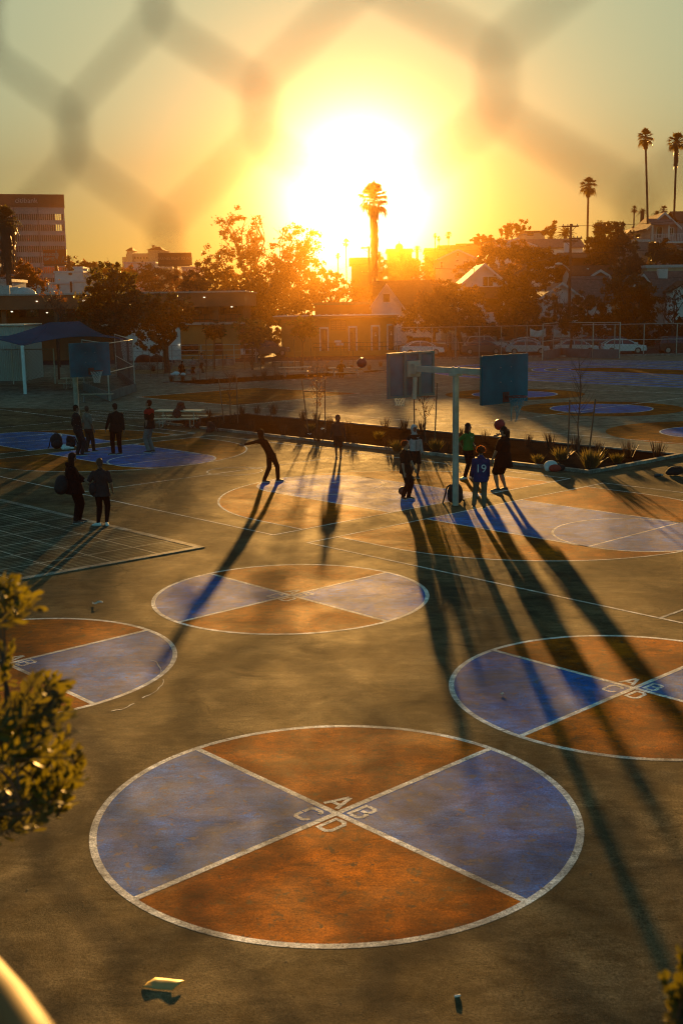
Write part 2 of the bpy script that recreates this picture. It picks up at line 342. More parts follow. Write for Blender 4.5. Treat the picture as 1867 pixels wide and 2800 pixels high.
# --- basketball courts
CW, CL = 11.86, 18.45
def half_court(o, dr):                                            # o: baseline corner, width along E1, court extends along dr*E2
    bc = W2(o, CW/2, 0); e = E2*dr
    pt = lambda a, b: bc+E1*a+e*b
    tp = [pt(-5, 0), pt(-5, 1.78)]+[pt(-5*math.cos(PI*i/40), 1.78+5*math.sin(PI*i/40)) for i in range(1, 40)]+[pt(5, 1.78), pt(5, 0)]
    paint_r.sheet(tp, Z1); lines.line(tp, 0.06, Z3)
    kw, kl = 1.93, 4.93
    key = [pt(-kw, 0), pt(-kw, kl)]+[pt(-kw*math.cos(PI*i/30), kl+kw*math.sin(PI*i/30)) for i in range(1, 30)]+[pt(kw, kl), pt(kw, 0)]
    paint_b.sheet(key, Z2); lines.line(key, 0.06, Z3)
    lines.line([pt(-kw, kl), pt(kw, kl)], 0.06, Z3)
    lines.line([pt(kw*math.cos(PI*i/30), kl-kw*math.sin(PI*i/30)) for i in range(31)], 0.06, Z3)
OB = Vector((-1.64, 26.65, 0)); OC = Vector((-0.79, 25.69, 0))
half_court(OB, 1); half_court(W2(OB, 0, CL), -1); half_court(OC, -1); half_court(W2(OC, 0, -CL), 1)
for o, d in ((OB, 1), (OC, -1)):
    q = [W2(o, 0, 0), W2(o, CW, 0), W2(o, CW, CL*d), W2(o, 0, CL*d)]
    lines.line(q, 0.06, Z3+0.0004, True); lines.line([W2(o, 0, CL*d/2), W2(o, CW, CL*d/2)], 0.06, Z3+0.0004)
    lines.line(disc(W2(o, CW/2, CL*d/2), 0.92, 40), 0.05, Z3, True)
# next court to the left of court A
OA = W2(OB, 0, CL+1.3)
half_court(OA, 1)
lines.line([W2(OA, 0, 9), W2(OA, 0, 0), W2(OA, CW, 0), W2(OA, CW, 18.45), W2(OA, 0, 18.45)], 0.06, Z3+0.0004)
lines.line([W2(OA, 0, 9.2), W2(OA, CW, 9.2)], 0.06, Z3)
# court beyond the planter, rust coloured, and its lines
def FG(*q): return [G(x, y) for x, y in q]
def F5(*q): return [G(350+x/1.96, 940+y/1.96) for x, y in q]
far = F5((40, 285), (700, 235), (1240, 265), (575, 331)); paint_r.sheet(far, Z1); lines.line(far, 0.07, Z3, True)
lines.line(F5((560, 331), (1540, 258)), 0.07, Z3+0.0004); lines.line(F5((610, 336), (1560, 415)), 0.07, Z3)
F4 = lambda *q: [G(1167+x/2.24, 940+y/2.24) for x, y in q]
lines.line(F4((0, 482), (1568, 613)), 0.07, Z3); lines.line(F4((280, 500), (860, 421), (1064, 392), (1568, 331)), 0.07, Z3+0.0004)
lines.line(F4((0, 272), (262, 247)), 0.07, Z3); lines.line(F4((575, 262), (1568, 305)), 0.07, Z3)
for i in range(7):                                                # parallel practice lines beside the picnic table
    a, b = G(232+i*27, 1140-i*0.6), G(420+i*18, 1116+i*5.5)
    lines.line([G(225+i*2, 1128+i*3.2), G(385+i*10, 1117+i*4.6)], 0.07, Z3)
for c, r, R_ in ((Vector((13.3, 57.7, 0)), 2.55, 4.1), (Vector((10.4, 67.6, 0)), 2.5, 4.1), (Vector((15.6, 46.3, 0)), 2.4, 4.6)):
    n = 56
    rd = [c+Vector((math.cos(2*PI*i/n), math.sin(2*PI*i/n), 0))*R_ for i in range(n)]
    bl = [c+Vector((math.cos(2*PI*i/n), math.sin(2*PI*i/n), 0))*r for i in range(n)]
    paint_r.sheet(rd, Z1); paint_b.sheet(bl, Z2); lines.line(bl, 0.07, Z3, True)
# running track: nested lanes turning round at the left end
TC = E1*77.0+E2*52.5
def U_(r, L=60): return [TC+E1*r-E2*L]+[TC+E1*(r*math.cos(PI*i/36))+E2*(r*math.sin(PI*i/36)) for i in range(37)]+[TC-E1*r-E2*L]
for k in range(12):
    r = 2.6+k*1.0
    lines.line(U_(r), 0.08, Z3)
    if k % 2 == 0 and k < 11:
        a, b = U_(r), U_(r+1.0)
        for i in range(len(a)-1):
            if i > 18: paint_b.sheet([a[i], a[i+1], b[i+1], b[i]], Z2)
            else: paint_b.sheet([a[i], a[i+1], b[i+1], b[i]], Z2)
paint_r.sheet(U_(2.55), Z1)
FQ = [G(x/2.529, 1500+y/2.529) for x, y in ((1040, 772), (1085, 785), (1112, 830), (1108, 868), (1130, 905), (1122, 945), (1090, 980), (1030, 1015), (985, 1035), (930, 1072), (890, 1092), (845, 1112), (770, 1125))]
for i in range(len(FQ)-1):
    if i not in (3, 8): lines.line([FQ[i], FQ[i].lerp(FQ[i+1], 0.5)+Vector((0.012*(-1)**i, 0.01, 0)), FQ[i+1]], 0.012+0.009*(i % 2), Z3+0.0006)
st(paint_r.build('court_paint_rust', rust)); st(paint_b.build('court_paint_blue', blue)); st(lines.build('court_lines', white))
# --- planting beds with concrete kerbs
def bed(name, poly, kerb=0.16, h=0.10):
    mm = MB(); mm.sheet(poly, 0.05); st(mm.build(name, mulch))
    kb = MB(); n = len(poly); c = sum((Vector(p) for p in poly), Vector())/n
    A = sum(poly[i][0]*poly[(i+1) % n][1]-poly[(i+1) % n][0]*poly[i][1] for i in range(n)); s = 1 if A > 0 else -1
    for a, b in ((0.0, kerb),):
        inn = [Vector((p[0], p[1])) for p in poly]; out = []
        for i in range(n):
            d1 = (inn[i]-inn[i-1]).normalized(); d2 = (inn[(i+1) % n]-inn[i]).normalized()
            n1 = Vector((d1.y, -d1.x))*s; n2 = Vector((d2.y, -d2.x))*s; nn = (n1+n2).normalized()
            out.append(inn[i]+nn*(kerb/max(0.35, nn.dot(n1))))
        for i in range(n):
            j = (i+1) % n
            q = [inn[i], inn[j], out[j], out[i]]
            kb.prism([(p.x, p.y) for p in q], 0.0, h)
    st(kb.build('kerb', concrete))
PL = Vector((7.94, 35.82, 0))
BED1 = [PL, W2(PL, 5.2, 0), W2(PL, 5.2, 24.3), W2(PL, 0, 24.3)]
bed('planting_bed', BED1)
bed('planting_bed', FG((452, 1046), (554, 1054), (830, 1038), (1062, 1016), (1030, 1014), (757, 1028)), 0.14, 0.08)
m = MB(); m.sheet(FG((280, 1022), (440, 1022), (560, 1018), (700, 1004), (800, 1000), (860, 996), (700, 992), (600, 990), (430, 1004), (280, 1008)), 0.0010); st(m.build('sand_yard', sand))
m = MB(); m.sheet(FG((700, 978), (1180, 962), (1250, 975), (1160, 986), (900, 988), (760, 992)), 0.0014); st(m.build('path', paleway))
# --- tiled play pad at the left with its kerb
tip = G(561, 1497); far0 = G(0, 1364); near0 = G(0, 1597)
dA = (far0-tip).normalized(); dB = (near0-tip).normalized()
q = [tip, tip+dA*14, tip+dA*14+dB*12, tip+dB*12]
m = MB(); m.sheet(q, 0.012); pad = st(m.build('play_pad', tile))
m = MB()
for d, e in ((dA, dB), (dB, dA)):
    a = tip; b = tip+d*14
    m.prism([(p.x, p.y) for p in (a, b, b+e*0.18, a+e*(0.18 if d is dA else 0.18))], 0.0, 0.016 if d is dA else 0.0155)
st(m.build('kerb', concrete))
m = MB()
for i in range(1, 12): m.line([tip+dA*(i*1.15), tip+dA*(i*1.15)+dB*12], 0.032, 0.0126)
for i in range(1, 11): m.line([tip+dB*(i*1.15)+dA*0.2, tip+dB*(i*1.15)+dA*14], 0.032, 0.0132)
st(m.build('pad_seams', mat('seam_pale', (0.36, 0.36, 0.28), 0.9)))
# ---------------------------------------------------------------- yard furniture
teal = mat('teal_board', (0.002, 0.13, 0.18), 0.6, 0.25, 2.5, 0.1, bump=0.08)
tealback = mat('teal_board_back', (0.03, 0.15, 0.15), 0.55, 0.2, 2.0, 0.4)
galv = mat('galvanised', (0.42, 0.40, 0.36), 0.45, 0.15, 6, 0.5, 0.4)
polepaint = mat('pole_paint', (0.36, 0.34, 0.28), 0.5, 0.18, 5, 0.5, bump=0.05)
darksteel = mat('dark_steel', (0.05, 0.05, 0.05), 0.45, 0.2, 5, 0.5, 0.5)
rimred = mat('rim_red', (0.26, 0.03, 0.015), 0.45, 0.2, 8)
netmat = mat('net_cord', (0.62, 0.60, 0.55), 0.8, 0.15, 20)
ballred = mat('rubber_red', (0.42, 0.02, 0.018), 0.42, 0.15, 9, 0.4, bump=0.15, bscale=160)
ballorange = mat('basketball_rubber', (0.23, 0.045, 0.015), 0.5, 0.2, 9, 0.4, bump=0.15, bscale=160)
groove = mat('ball_seam', (0.01, 0.008, 0.008), 0.6, 0)
tabletop = mat('table_planks', (0.42, 0.36, 0.25), 0.45, 0.2, 3, 0.5)
tubing = mat('table_tube', (0.28, 0.27, 0.25), 0.4, 0.15, 6, 0.5, 0.6)
black = mat('black_cloth', (0.012, 0.012, 0.014), 0.75, 0.3, 12, 0.3, bump=0.3, bscale=40)
whitecloth = mat('white_cloth', (0.62, 0.63, 0.62), 0.8, 0.12, 8, 0.2, bump=0.4, bscale=14)
redcloth = mat('red_cloth', (0.42, 0.045, 0.03), 0.75, 0.2, 8, 0.2, bump=0.4, bscale=14)
plantd = leafmat('rush_stems', (0.016, 0.014, 0.008), 0.10, 0.5, 3, (0.05, 0.025, 0.008))
plantg = leafmat('grass_tuft', (0.06, 0.06, 0.015), 0.3, 0.5, 3, (0.16, 0.12, 0.015))
wood = mat('stake_wood', (0.12, 0.075, 0.045), 0.75, 0.3, 6)
bark = mat('bark', (0.075, 0.055, 0.04), 0.85, 0.4, 5, 0.2, bump=0.5)

def net_mesh(c, r, h, tangled=False):
    m = MB(); n = 10; R = random.Random(3)
    def pt(k, j):                                                 # j rows down
        t = j/6; rr = r*(1-0.48*min(1, t*1.3))
        a = 2*PI*(k+0.5*(j % 2))/n
        z = -h*t
        if tangled:
            return Vector((c.x+math.cos(a)*rr*(1-0.35*t)-0.10*t, c.y+math.sin(a)*rr*(1-0.35*t), c.z+z*(0.55+0.45*(k % 4 == 0))))
        return Vector((c.x+math.cos(a)*rr, c.y+math.sin(a)*rr, c.z+z))
    for j in range(6):
        for k in range(n):
            if tangled and j > 3 and k % 4: continue
            m.tube([pt(k, j), pt(k, j+1)], 0.009, 4, False)
            m.tube([pt(k, j), pt(k-1 if j % 2 == 0 else k+1, j+1)], 0.009, 4, False)
    return m
def hoop_board(root, M, w=1.83, h=1.24, z0=2.86, tangled=False, net=True):
    """M: local frame, +y points out of the board's playing face"""
    m = MB(); m.bbox(-w/2, w/2, -0.05, 0.0, z0, z0+h, 0.012, M)
    b = m.build('backboard', teal, root)
    m = MB()
    for x in (-0.29, 0.29): m.box(x-0.05, x+0.05, -0.12, -0.0515, z0-0.0, z0+h+0.012, M)
    m.box(-w/2, w/2, -0.09, -0.0515, z0+0.005, z0+0.06, M); m.box(-w/2, w/2, -0.09, -0.0515, z0+h-0.06, z0+h-0.005, M)
    for x in (-w/2+0.003, w/2-0.063): m.box(x, x+0.06, -0.088, -0.0525, z0+0.061, z0+h-0.061, M)
    m.build('back_frame', tealback, b)
    for x in (-0.21, 0.21):
        for z in (z0+0.55, z0+0.92): MB().ball(M @ Vector((x, 0.004, z)), 0.016, 8, 5).build('bolt', galv, b)
    zr = 3.05; m = MB(); cx = 0.0
    m.box(-0.12, 0.12, 0.001, 0.02, zr-0.16, zr+0.10, M); m.box(-0.06, 0.06, 0.02, 0.16, zr-0.06, zr+0.01, M)
    ring = [M @ Vector((0.235*math.cos(2*PI*i/28), 0.16+0.235+0.235*math.sin(2*PI*i/28), zr)) for i in range(29)]
    m.tube(ring, 0.016, 6, False)
    for x in (-0.09, 0.09): m.tube([M @ Vector((x, 0.02, zr-0.14)), M @ Vector((x*1.3, 0.26, zr-0.01))], 0.009, 5)
    rm = m.build('rim', rimred, root)
    if net:
        nm = net_mesh(M @ Vector((0, 0.395, zr-0.01)), 0.225, 0.62 if tangled else 0.45, tangled).build('net', netmat if not tangled else mat('net_blue', (0.12, 0.25, 0.30), 0.8, 0.1), rm)
# double hoop in the middle
pole = Vector((3.1, 30.33, 0)); ang = math.atan2(E2.y, E2.x)
root = thing('basketball_goal', 'double basketball goal with two teal boards back to back on one post', 'basketball hoop', pole)
HP = 3.66
m = MB(); q = [(0.085*math.cos(PI/4*k+PI/8)*1.05, 0.085*math.sin(PI/4*k+PI/8)*1.05) for k in range(8)]
m.loft([[Vector((a, b, z)) for a, b in q] for z in (-0.02, HP-0.16)], True, True)
m.box(-0.13, 0.13, -0.13, 0.13, HP-0.16, HP-0.10, Matrix.Rotation(ang, 4, 'Z')); m.build('post', polepaint, root)
A = 1.55; m = MB(); Ma = Matrix.Rotation(ang, 4, 'Z')
m.bbox(-A, A, -0.065, 0.065, HP-0.099, HP+0.06, 0.012, Ma)
for x in (-0.10, 0.10): m.tube([Ma @ Vector((x, 0, HP+0.06)), Ma @ Vector((x, 0, HP+0.085))], 0.03, 8)
m.build('crossarm', polepaint, root)
for s in (1, -1):
    m = MB(); Mb = Matrix.Rotation(ang+(0 if s > 0 else PI), 4, 'Z')
    m.box(A-0.03, A+0.02, -0.24, 0.24, HP-0.24, HP+0.20, Mb); m.box(A-0.16, A-0.031, -0.13, 0.13, HP-0.16, HP+0.12, Mb)
    m.tube([Mb @ Vector((A-0.05, 0, HP-0.24)), Mb @ Vector((A-0.02, 0, HP-0.85))], 0.07, 8)
    m.build('mounting_bracket', polepaint, root)
for s in (1, -1):
    Mf = Matrix.Rotation(ang+(-PI/2 if s > 0 else PI/2), 4, 'Z') @ Matrix.Translation((0, A+0.145, 0))
    hoop_board(root, Mf, tangled=(s < 0))
# single hoop at the far left
pl = Vector((-10.42, 44.95, 0))
root = thing('basketball_goal', 'single basketball goal with a white net on a pale post beside the canopy', 'basketball hoop', pl)
m = MB(); m.loft([[Vector((a*1.15, b*1.15, z)) for a, b in q] for z in (-0.02, 3.2)], True, True)
Ma = Matrix.Rotation(ang+PI, 4, 'Z'); m.tube([(0, 0, 3.15), Ma @ Vector((0.3, 0, 3.5)), Ma @ Vector((0.95, 0, 3.5))], 0.07, 8)
m.build('post', polepaint, root)
hoop_board(root, Matrix.Rotation(ang+PI/2, 4, 'Z') @ Matrix.Translation((-0.12, 1.05, 0)), w=1.75, h=1.3, z0=2.82)

# balls
def ball(p, r, mt, name, lab):
    o = MB().ball((0, 0, 0), r, 24, 16).build(name, mt, smooth=True); o.location = p; tag(o, lab, 'ball')
    m = MB()
    for ax in range(3):
        ringp = []
        for i in range(33):
            a = 2*PI*i/32; v = [math.cos(a), math.sin(a), 0.0]; v = v[-ax:]+v[:-ax]
            ringp.append(Vector(v)*(r*1.001))
        m.tube(ringp, r*0.018, 4, False)
    m.build('seam', groove, o); o.rotation_euler = (0.5, 0.3, 0.8)
    return o

# picnic tables
def picnic(loc, rz, lab, L=1.85):
    t = thing('picnic_table', lab, 'picnic table', loc, rz, 'picnic tables in the yard')
    m = MB(); m.bbox(-L/2, L/2, -0.38, 0.38, 0.72, 0.765, 0.008); m.build('tabletop', tabletop, t)
    for s in (-1, 1):
        m = MB(); m.bbox(-L/2, L/2, s*0.72-0.13, s*0.72+0.13, 0.42, 0.46, 0.008); m.build('bench_seat', tabletop, t)
    for s in (-1, 1):
        x = s*L*0.33; m = MB()
        for e in (-1, 1):
            m.tube([(x, e*0.16, 0.715), (x, e*0.20, 0.40), (x, e*0.28, 0.06), (x, e*0.40, 0.025), (x, e*0.60, 0.025), (x, e*0.74, 0.05), (x, e*0.78, 0.15), (x, e*0.76, 0.415)], 0.024, 7)
            m.tube([(x, e*0.22, 0.30), (x, e*0.66, 0.415)], 0.018, 6); m.tube([(x-s*0.0, e*0.12, 0.70), (x-s*0.5, 0, 0.66)], 0.014, 5)
        m.tube([(x, -0.2, 0.40), (x, 0.2, 0.40)], 0.02, 6)
        m.build('leg_frame', tubing, t)
    return t
T1 = G(459, 1177); T1 = Vector((-7.35, 52.0, 0))
picnic(T1, math.radians(-10), 'pale picnic table with backpacks on it beside the planting bed', 2.2)
p2 = G(808, 1031); picnic(p2, math.radians(8), 'empty picnic table behind the far planting bed', 2.5)
p3 = G(945, 1033); picnic(p3, math.radians(4), 'sunlit picnic table where a person sits alone', 2.6)
p4 = G(215, 1063); picnic(p4, math.radians(-6), 'picnic table in the shade under the blue canopy', 2.2)
# metal benches with armrests in the sand yard
def metal_bench(loc, rz, lab, L=2.6):
    t = thing('bench', lab, 'bench', loc, rz, 'metal benches by the sand yard')
    m = MB()
    for i in range(5): m.box(-L/2+0.12, L/2-0.12, -0.24+i*0.1, -0.16+i*0.1, 0.44, 0.47)
    m.build('seat', tabletop, t)
    for s in (-1, 1):
        m = MB(); x = s*(L/2-0.05)
        m.tube([(x, -0.28, 0), (x, -0.28, 0.66), (x, -0.22, 0.74), (x, 0.22, 0.74), (x, 0.28, 0.66), (x, 0.28, 0)], 0.045, 8)
        m.tube([(x, -0.28, 0.42), (x, 0.28, 0.42)], 0.035, 6); m.tube([(x, -.28, .42), (x-s*0.7, -.28, .42), (x-s*.7, -.28, 0)], 0.035, 6)
        m.build('armrest', darksteel, t)
    return t
metal_bench(G(784, 1003), 0.1, 'metal bench with rounded arms nearer the picnic tables')
metal_bench(G(660, 989), 0.06, 'metal bench with rounded arms nearer the school building', 3.0)
# plank bench at the backstop
pb = G(268, 1098); t = thing('bench', 'low plank bench inside the mesh backstop', 'bench', pb, math.radians(-4))
MB().bbox(-0.95, 0.95, -0.14, 0.14, 0.42, 0.46, 0.008).build('seat', tabletop, t)
for s in (-0.8, 0.8): MB().tube([(s, -0.12, 0), (s, 0, 0.42), (s, 0.12, 0)], 0.025, 6).build('leg', tubing, t)

# bags
def blob_mesh(name, mt, parts, parent=None, vox=0.02, sm=4):
    m = MB()
    for c, r, sc in parts: m.ball(c, r, 14, 10, sc)
    o = m.build(name, mt); return remesh(o, vox, sm, parent)
def remesh(o, vox, sm=3, parent=None):
    md = o.modifiers.new('r', 'REMESH'); md.mode = 'VOXEL'; md.voxel_size = vox; md.use_smooth_shade = True
    if sm: s = o.modifiers.new('s', 'SMOOTH'); s.iterations = sm; s.factor = 0.5
    dg = bpy.context.evaluated_depsgraph_get(); me = bpy.data.meshes.new_from_object(o.evaluated_get(dg))
    o.modifiers.clear(); old = o.data; o.data = me; me.name = old.name; bpy.data.meshes.remove(old)
    if parent is not None: o.parent = parent
    return o
def backpack(loc, rz, lab, s=1.0, tilt=0.0, mt=black):
    t = thing('backpack', lab, 'bag', loc, rz)
    m = MB(); Mt = Matrix.Rotation(tilt, 4, 'X')
    m.ball((0, 0, 0.22*s), 0.2*s, 16, 12, (0.85, 0.62, 1.12), Mt); m.ball((0, -0.02*s, 0.13*s), 0.19*s, 16, 12, (0.92, 0.7, 0.7))
    m.ball(Mt @ Vector((0, -0.12*s, 0.14*s))+Vector((0, 0, 0)), 0.12*s, 14, 10, (1.0, 0.6, 1.0))
    o = m.build('bag_body', mt); remesh(o, 0.018, 3, t)
    for e in (-1, 1):
        MB().tube([Mt @ Vector((e*0.09*s, 0.09*s, 0.38*s)), Mt @ Vector((e*0.13*s, 0.2*s, 0.30*s)), Vector((e*0.2*s, 0.16*s, 0.05*s)), Vector((e*0.24*s, 0.1*s, 0.015))], 0.018*s, 6).build('strap', mt, t)
    MB().tube([Mt @ Vector((-0.05*s, 0.03*s, 0.42*s)), Mt @ Vector((0, 0.03*s, 0.48*s)), Mt @ Vector((0.05*s, 0.03*s, 0.42*s))], 0.011*s, 6).build('handle', mt, t)
    return t
b = pole+Vector((0.02, 0.32, 0)); backpack(b, 0.2, 'round black backpack leaning behind the goal post', 1.3, 0.15)
backpack(G(157, 1226), 0.4, 'taller black backpack in the pile by the left court', 1.35)
backpack(G(196, 1224), -0.3, 'lower black backpack in the pile by the left court', 1.15, 0.5)
def heap(name, loc, rz, mt, lab, cat, parts, seed=1, vox=0.016):
    o = blob_mesh(name, mt, parts, None, vox, 2); o.location = loc; o.rotation_euler = (0, 0, rz)
    R = random.Random(seed)
    for v in o.data.vertices:
        n = noise.noise(Vector(v.co)*14+Vector((seed, 0, 0)))*0.018
        v.co += v.normal*n
        if v.co.z < 0.002: v.co.z = 0.002
    return tag(o, lab, cat)
heap('sweatshirt', G(181, 1229), 0.2, whitecloth, 'crumpled white printed shirt in front of the pile of backpacks', 'clothes', [((0, 0, 0.05), 0.16, (1.2, 0.8, 0.55)), ((0.18, 0.03, 0.04), 0.13, (1.2, 0.7, 0.4)), ((-.06, 0, .13), 0.09, (1, .8, .8))], 2)
# white and red bag with a black pouch near the planter corner
bp_ = G(1511, 1288)
t = thing('duffel_bag', 'white and red drawstring bag lying against the planter kerb', 'bag', bp_, 0.1)
o = blob_mesh('bag_body', whitecloth, [((-0.06, 0.05, 0.17), 0.2, (1.15, 0.8, 0.9)), ((-0.18, 0, 0.1), 0.13, (0.8, 0.9, 0.9))], t, 0.016, 2)
o = blob_mesh('front_panel', redcloth, [((0.02, -0.12, 0.11), 0.17, (1.2, 0.55, 0.75)), ((0.1, -0.1, 0.08), 0.12, (1.2, 0.6, 0.7))], t, 0.016, 2)
o = blob_mesh('pouch', black, [((0.28, 0.02, 0.1), 0.14, (0.9, 0.8, 0.8)), ((0.16, 0.06, 0.2), 0.10, (1, 0.8, 0.7))], t, 0.016, 2)
b5 = G(1845, 1300); t = thing('duffel_bag', 'black duffel bag with flaps lying at the right edge of the court', 'bag', b5, 0.0)
blob_mesh('bag_body', black, [((0, 0, 0.15), 0.2, (1.3, 0.8, 0.75)), ((-0.16, 0, 0.1), 0.14, (1.1, 0.8, 0.7)), ((0.12, 0.03, 0.2), 0.13, (1, 0.7, 0.7))], t, 0.018, 2)
MB().tube([(-0.2, -0.1, 0.2), (-0.05, -0.16, 0.28), (0.1, -0.14, 0.26), (0.22, -0.1, 0.12)], 0.014, 6).build('strap', black, t)
bt = G(1800, 1303); t = thing('water_bottle', 'dark bottle lying next to the black duffel bag', 'bottle', bt+Vector((0, 0, 0.045)), 0.15)
MB().tube([(-0.14, 0, 0), (0.06, 0, 0)], 0.045, 12).build('bottle_body', mat('bottle', (0.03, 0.04, 0.05), 0.3, 0.1)  , t)
MB().tube([(0.06, 0, 0), (0.08, 0, 0), (0.08, 0, 0), (0.13, 0, 0)], [0.045, 0.035, 0.028, 0.028], 12).build('cap', galv, t)
backpack(G(578, 1181), -0.5, 'black backpack slumped against the planter kerb', 1.15, 0.6)
backpack(G(541, 1171), 0.9, 'flat black bag lying between the picnic table and the planter', 0.9, 1.2)
backpack(T1+Vector((0.05, 0.1, 0.766)), 0.2, 'black backpack standing on the pale picnic table', 1.0, 0.9)
backpack(T1+Vector((-0.05, -0.55, 0.461)), 0.2, 'black backpack on the seat of the pale picnic table', 1.0, 0.2)
backpack(T1+Vector((0.35, -0.15, 0)), 0.2, 'black bag on the ground under the pale picnic table', 0.85, 0.6)
# litter
def litter(name, loc, rz, mt, lab, w, l, h, seed):
    m = MB(); n = 6; R = random.Random(seed)
    for i in range(n):
        pass
    top = []
    for i in range(n+1):
        for j in range(n+1):
            u, v = i/n-0.5, j/n-0.5
            top.append(Vector((u*w, v*l, 0.006+h*abs(math.sin(u*3.2+seed))*0.8+h*0.25*R.random())))
    k = len(top); vs = top+[p-Vector((0, 0, 0.003)) for p in top]
    fs = []
    for i in range(n):
        for j in range(n):
            a = i*(n+1)+j; fs.append((a, a+n+1, a+n+2, a+1)); fs.append((k+a, k+a+1, k+a+n+2, k+a+n+1))
    m.add(vs, fs); o = m.build(name, mt, smooth=True); o.location = loc; o.rotation_euler = (0.15, 0.0, rz); return tag(o, lab, 'litter')
paper = mat('paper_yellow_', (0.66, 0.56, 0.26), 0.7, 0.1, 12, trans=0); paper = leafmat('paper_yellow', (0.55, 0.46, 0.20), 0.55, 0.1, 9, (0.6, 0.5, 0.2))
cupw = mat('paper_white', (0.7, 0.68, 0.64), 0.7, 0.1, 12)
m = MB(); n = 8; prof = [(-0.065, 0.0), (-0.045, 0.012), (-0.012, 0.022), (0.0, 0.027), (0.03, 0.027), (0.065, 0.026)]
rings = [[Vector((u*0.25-0.125+0.012*q, pr_[0]+0.004*math.sin(u*9+q), 0.62*pr_[1]*(0.85+0.15*math.sin(u*7+q*0.6))+0.002)) for q, pr_ in enumerate(prof)] for u in (k/n for k in range(n+1))]
m.loft(rings, closed=False); o = m.build('paper_wrapper', paper, None, True); o.modifiers.new('s', 'SOLIDIFY').thickness = 0.003; o.location = G(438, 2692); o.rotation_euler = (0, 0, -0.22); tag(o, 'folded pale yellow paper wrapper lying below the large circle', 'litter')
litter('wrapper', G(268, 1652), 0.2, cupw, 'white crumpled wrapper lying above the left lettered circle', 0.20, 0.08, 0.05, 4)
m = MB(); m.tube([(-0.02, 0, 0.009), (0.02, 0.008, 0.010)], [0.009, 0.011], 10); m.ball((0.02, 0.012, 0.010), 0.012, 10, 6, (1, 1, .7))
o = m.build('paper_cup', cupw); o.location = G(1249, 2727); tag(o, 'small crushed white paper cup below the large circle', 'litter')
litter('wrapper', G(1372, 1899), 0.6, cupw, 'tiny white wrapper on the blue quarter of the right circle', 0.06, 0.03, 0.02, 7)
litter('wrapper', G(884, 1179), 0.6, cupw, 'white wrapper lying in the planter mulch behind the hooded child', 0.22, 0.16, 0.09, 5).location.z = 0.05
litter('wrapper', G(846, 1191), 0.1, cupw, 'small white scrap in the planter mulch by the leafy sapling', 0.16, 0.08, 0.03, 6).location.z = 0.05

# pebbles and leaves scattered over the asphalt
m = MB(); R = random.Random(5)
for i in range(260):
    x, y = R.uniform(30, 1850), R.uniform(1500, 2790); p = G(x, y); s = R.uniform(0.004, 0.010)*(1 if R.random() < 0.95 else 1.7)
    a = R.random()*PI; q = Vector((math.cos(a), math.sin(a), 0))*s; w = Vector((-q.y, q.x, 0))*R.uniform(0.4, 0.9)
    m.add([p-q, p-w+Vector((0, 0, s*.12)), p+q, p+w+Vector((0, 0, s*.2)), p+Vector((0, 0, s*.35))], [(0, 1, 4), (1, 2, 4), (2, 3, 4), (3, 0, 4)])
tag(m.build('gravel', mat('grit', (0.10, 0.075, 0.045), 0.8, 0.5, 3)), kind='stuff')

# rush plants in the planters
def rush_mesh(name, n, h, spread, seed, w=0.012):
    R = random.Random(seed); m = MB()
    for i in range(n):
        a = R.random()*2*PI; r0 = R.random()*0.12; lean = R.random()*spread; hh = h*R.uniform(0.55, 1.0)
        b = Vector((math.cos(a)*r0, math.sin(a)*r0, 0)); d = Vector((math.cos(a)*lean, math.sin(a)*lean, hh))
        s = Vector((-math.sin(R.random()*6), math.cos(R.random()*6), 0)).normalized()*w
        mid = b+d*0.55+Vector((0, 0, hh*0.06)); m.add([b-s, b+s, mid+s*0.8, b+d, mid-s*0.8], [(0, 1, 2, 4), (4, 2, 3)])
    return m.mesh(name)
rm1 = [rush_mesh('stems', 60, 0.60, 0.22, k, 0.009) for k in range(3)]
gm1 = [rush_mesh('stems', 130, 0.42, 0.35, k+9, 0.014) for k in range(2)]
def plant(p, kind, lab, k, sc=1.0, grp='plants in the long planting bed'):
    me = (rm1 if kind == 'rush' else gm1)
    o = bpy.data.objects.new('rush_plant' if kind == 'rush' else 'grass_tuft', me[k % len(me)]); COL.objects.link(o)
    if not me[k % len(me)].materials: me[k % len(me)].materials.append(plantd if kind == 'rush' else plantg)
    o.location = (p.x, p.y, 0.045); o.rotation_euler = (0, 0, k*1.7); o.scale = (sc, sc, sc); tag(o, lab, 'plant', grp)
R = random.Random(11); k = 0
rl = 'dark upright rush clump along the kerb of the long planting bed'
for (x, y) in ((573, 1146), (705, 1136), (748, 1136), (662, 1136), (828, 1153), (866, 1160), (903, 1165), (1052, 1176), (1104, 1180), (1152, 1185), (1261, 1200), (1326, 1212), (1443, 1222), (1501, 1228), (1572, 1235), (1635, 1241), (1718, 1254), (1795, 1254),
               (602, 1176), (687, 1184), (776, 1194), (826, 1200), (868, 1210), (969, 1217), (1058, 1226), (1146, 1232), (1225, 1240), (640, 1160), (740, 1165), (950, 1190)):
    plant(G(x, y), 'rush', rl, k, R.uniform(0.85, 1.2)); k += 1
for (x, y, s, lab) in ((1614, 1283, 1.6, 'round green and yellow grass mound at the right end of the planter'), (1533, 1262, 1.2, 'dark green grass mound left of the staked bare sapling'), (1470, 1270, 0.8, 'small yellow grass tuft behind the white and red bag'),
                       (1035, 1204, 0.9, 'yellow sunlit grass tuft right of the hooded child'), (848, 1180, 0.8, 'small green tuft at the foot of the leafy sapling'), (1085, 1237, 1.1, 'sunlit grass tuft behind the curly haired child'), (1190, 1235, 1.1, 'yellow grass tuft left of the goal post'), (1686, 1270, 0.9, 'low dark tuft near the planter corner')):
    plant(G(x, y), 'tuft', lab, k, s); k += 1
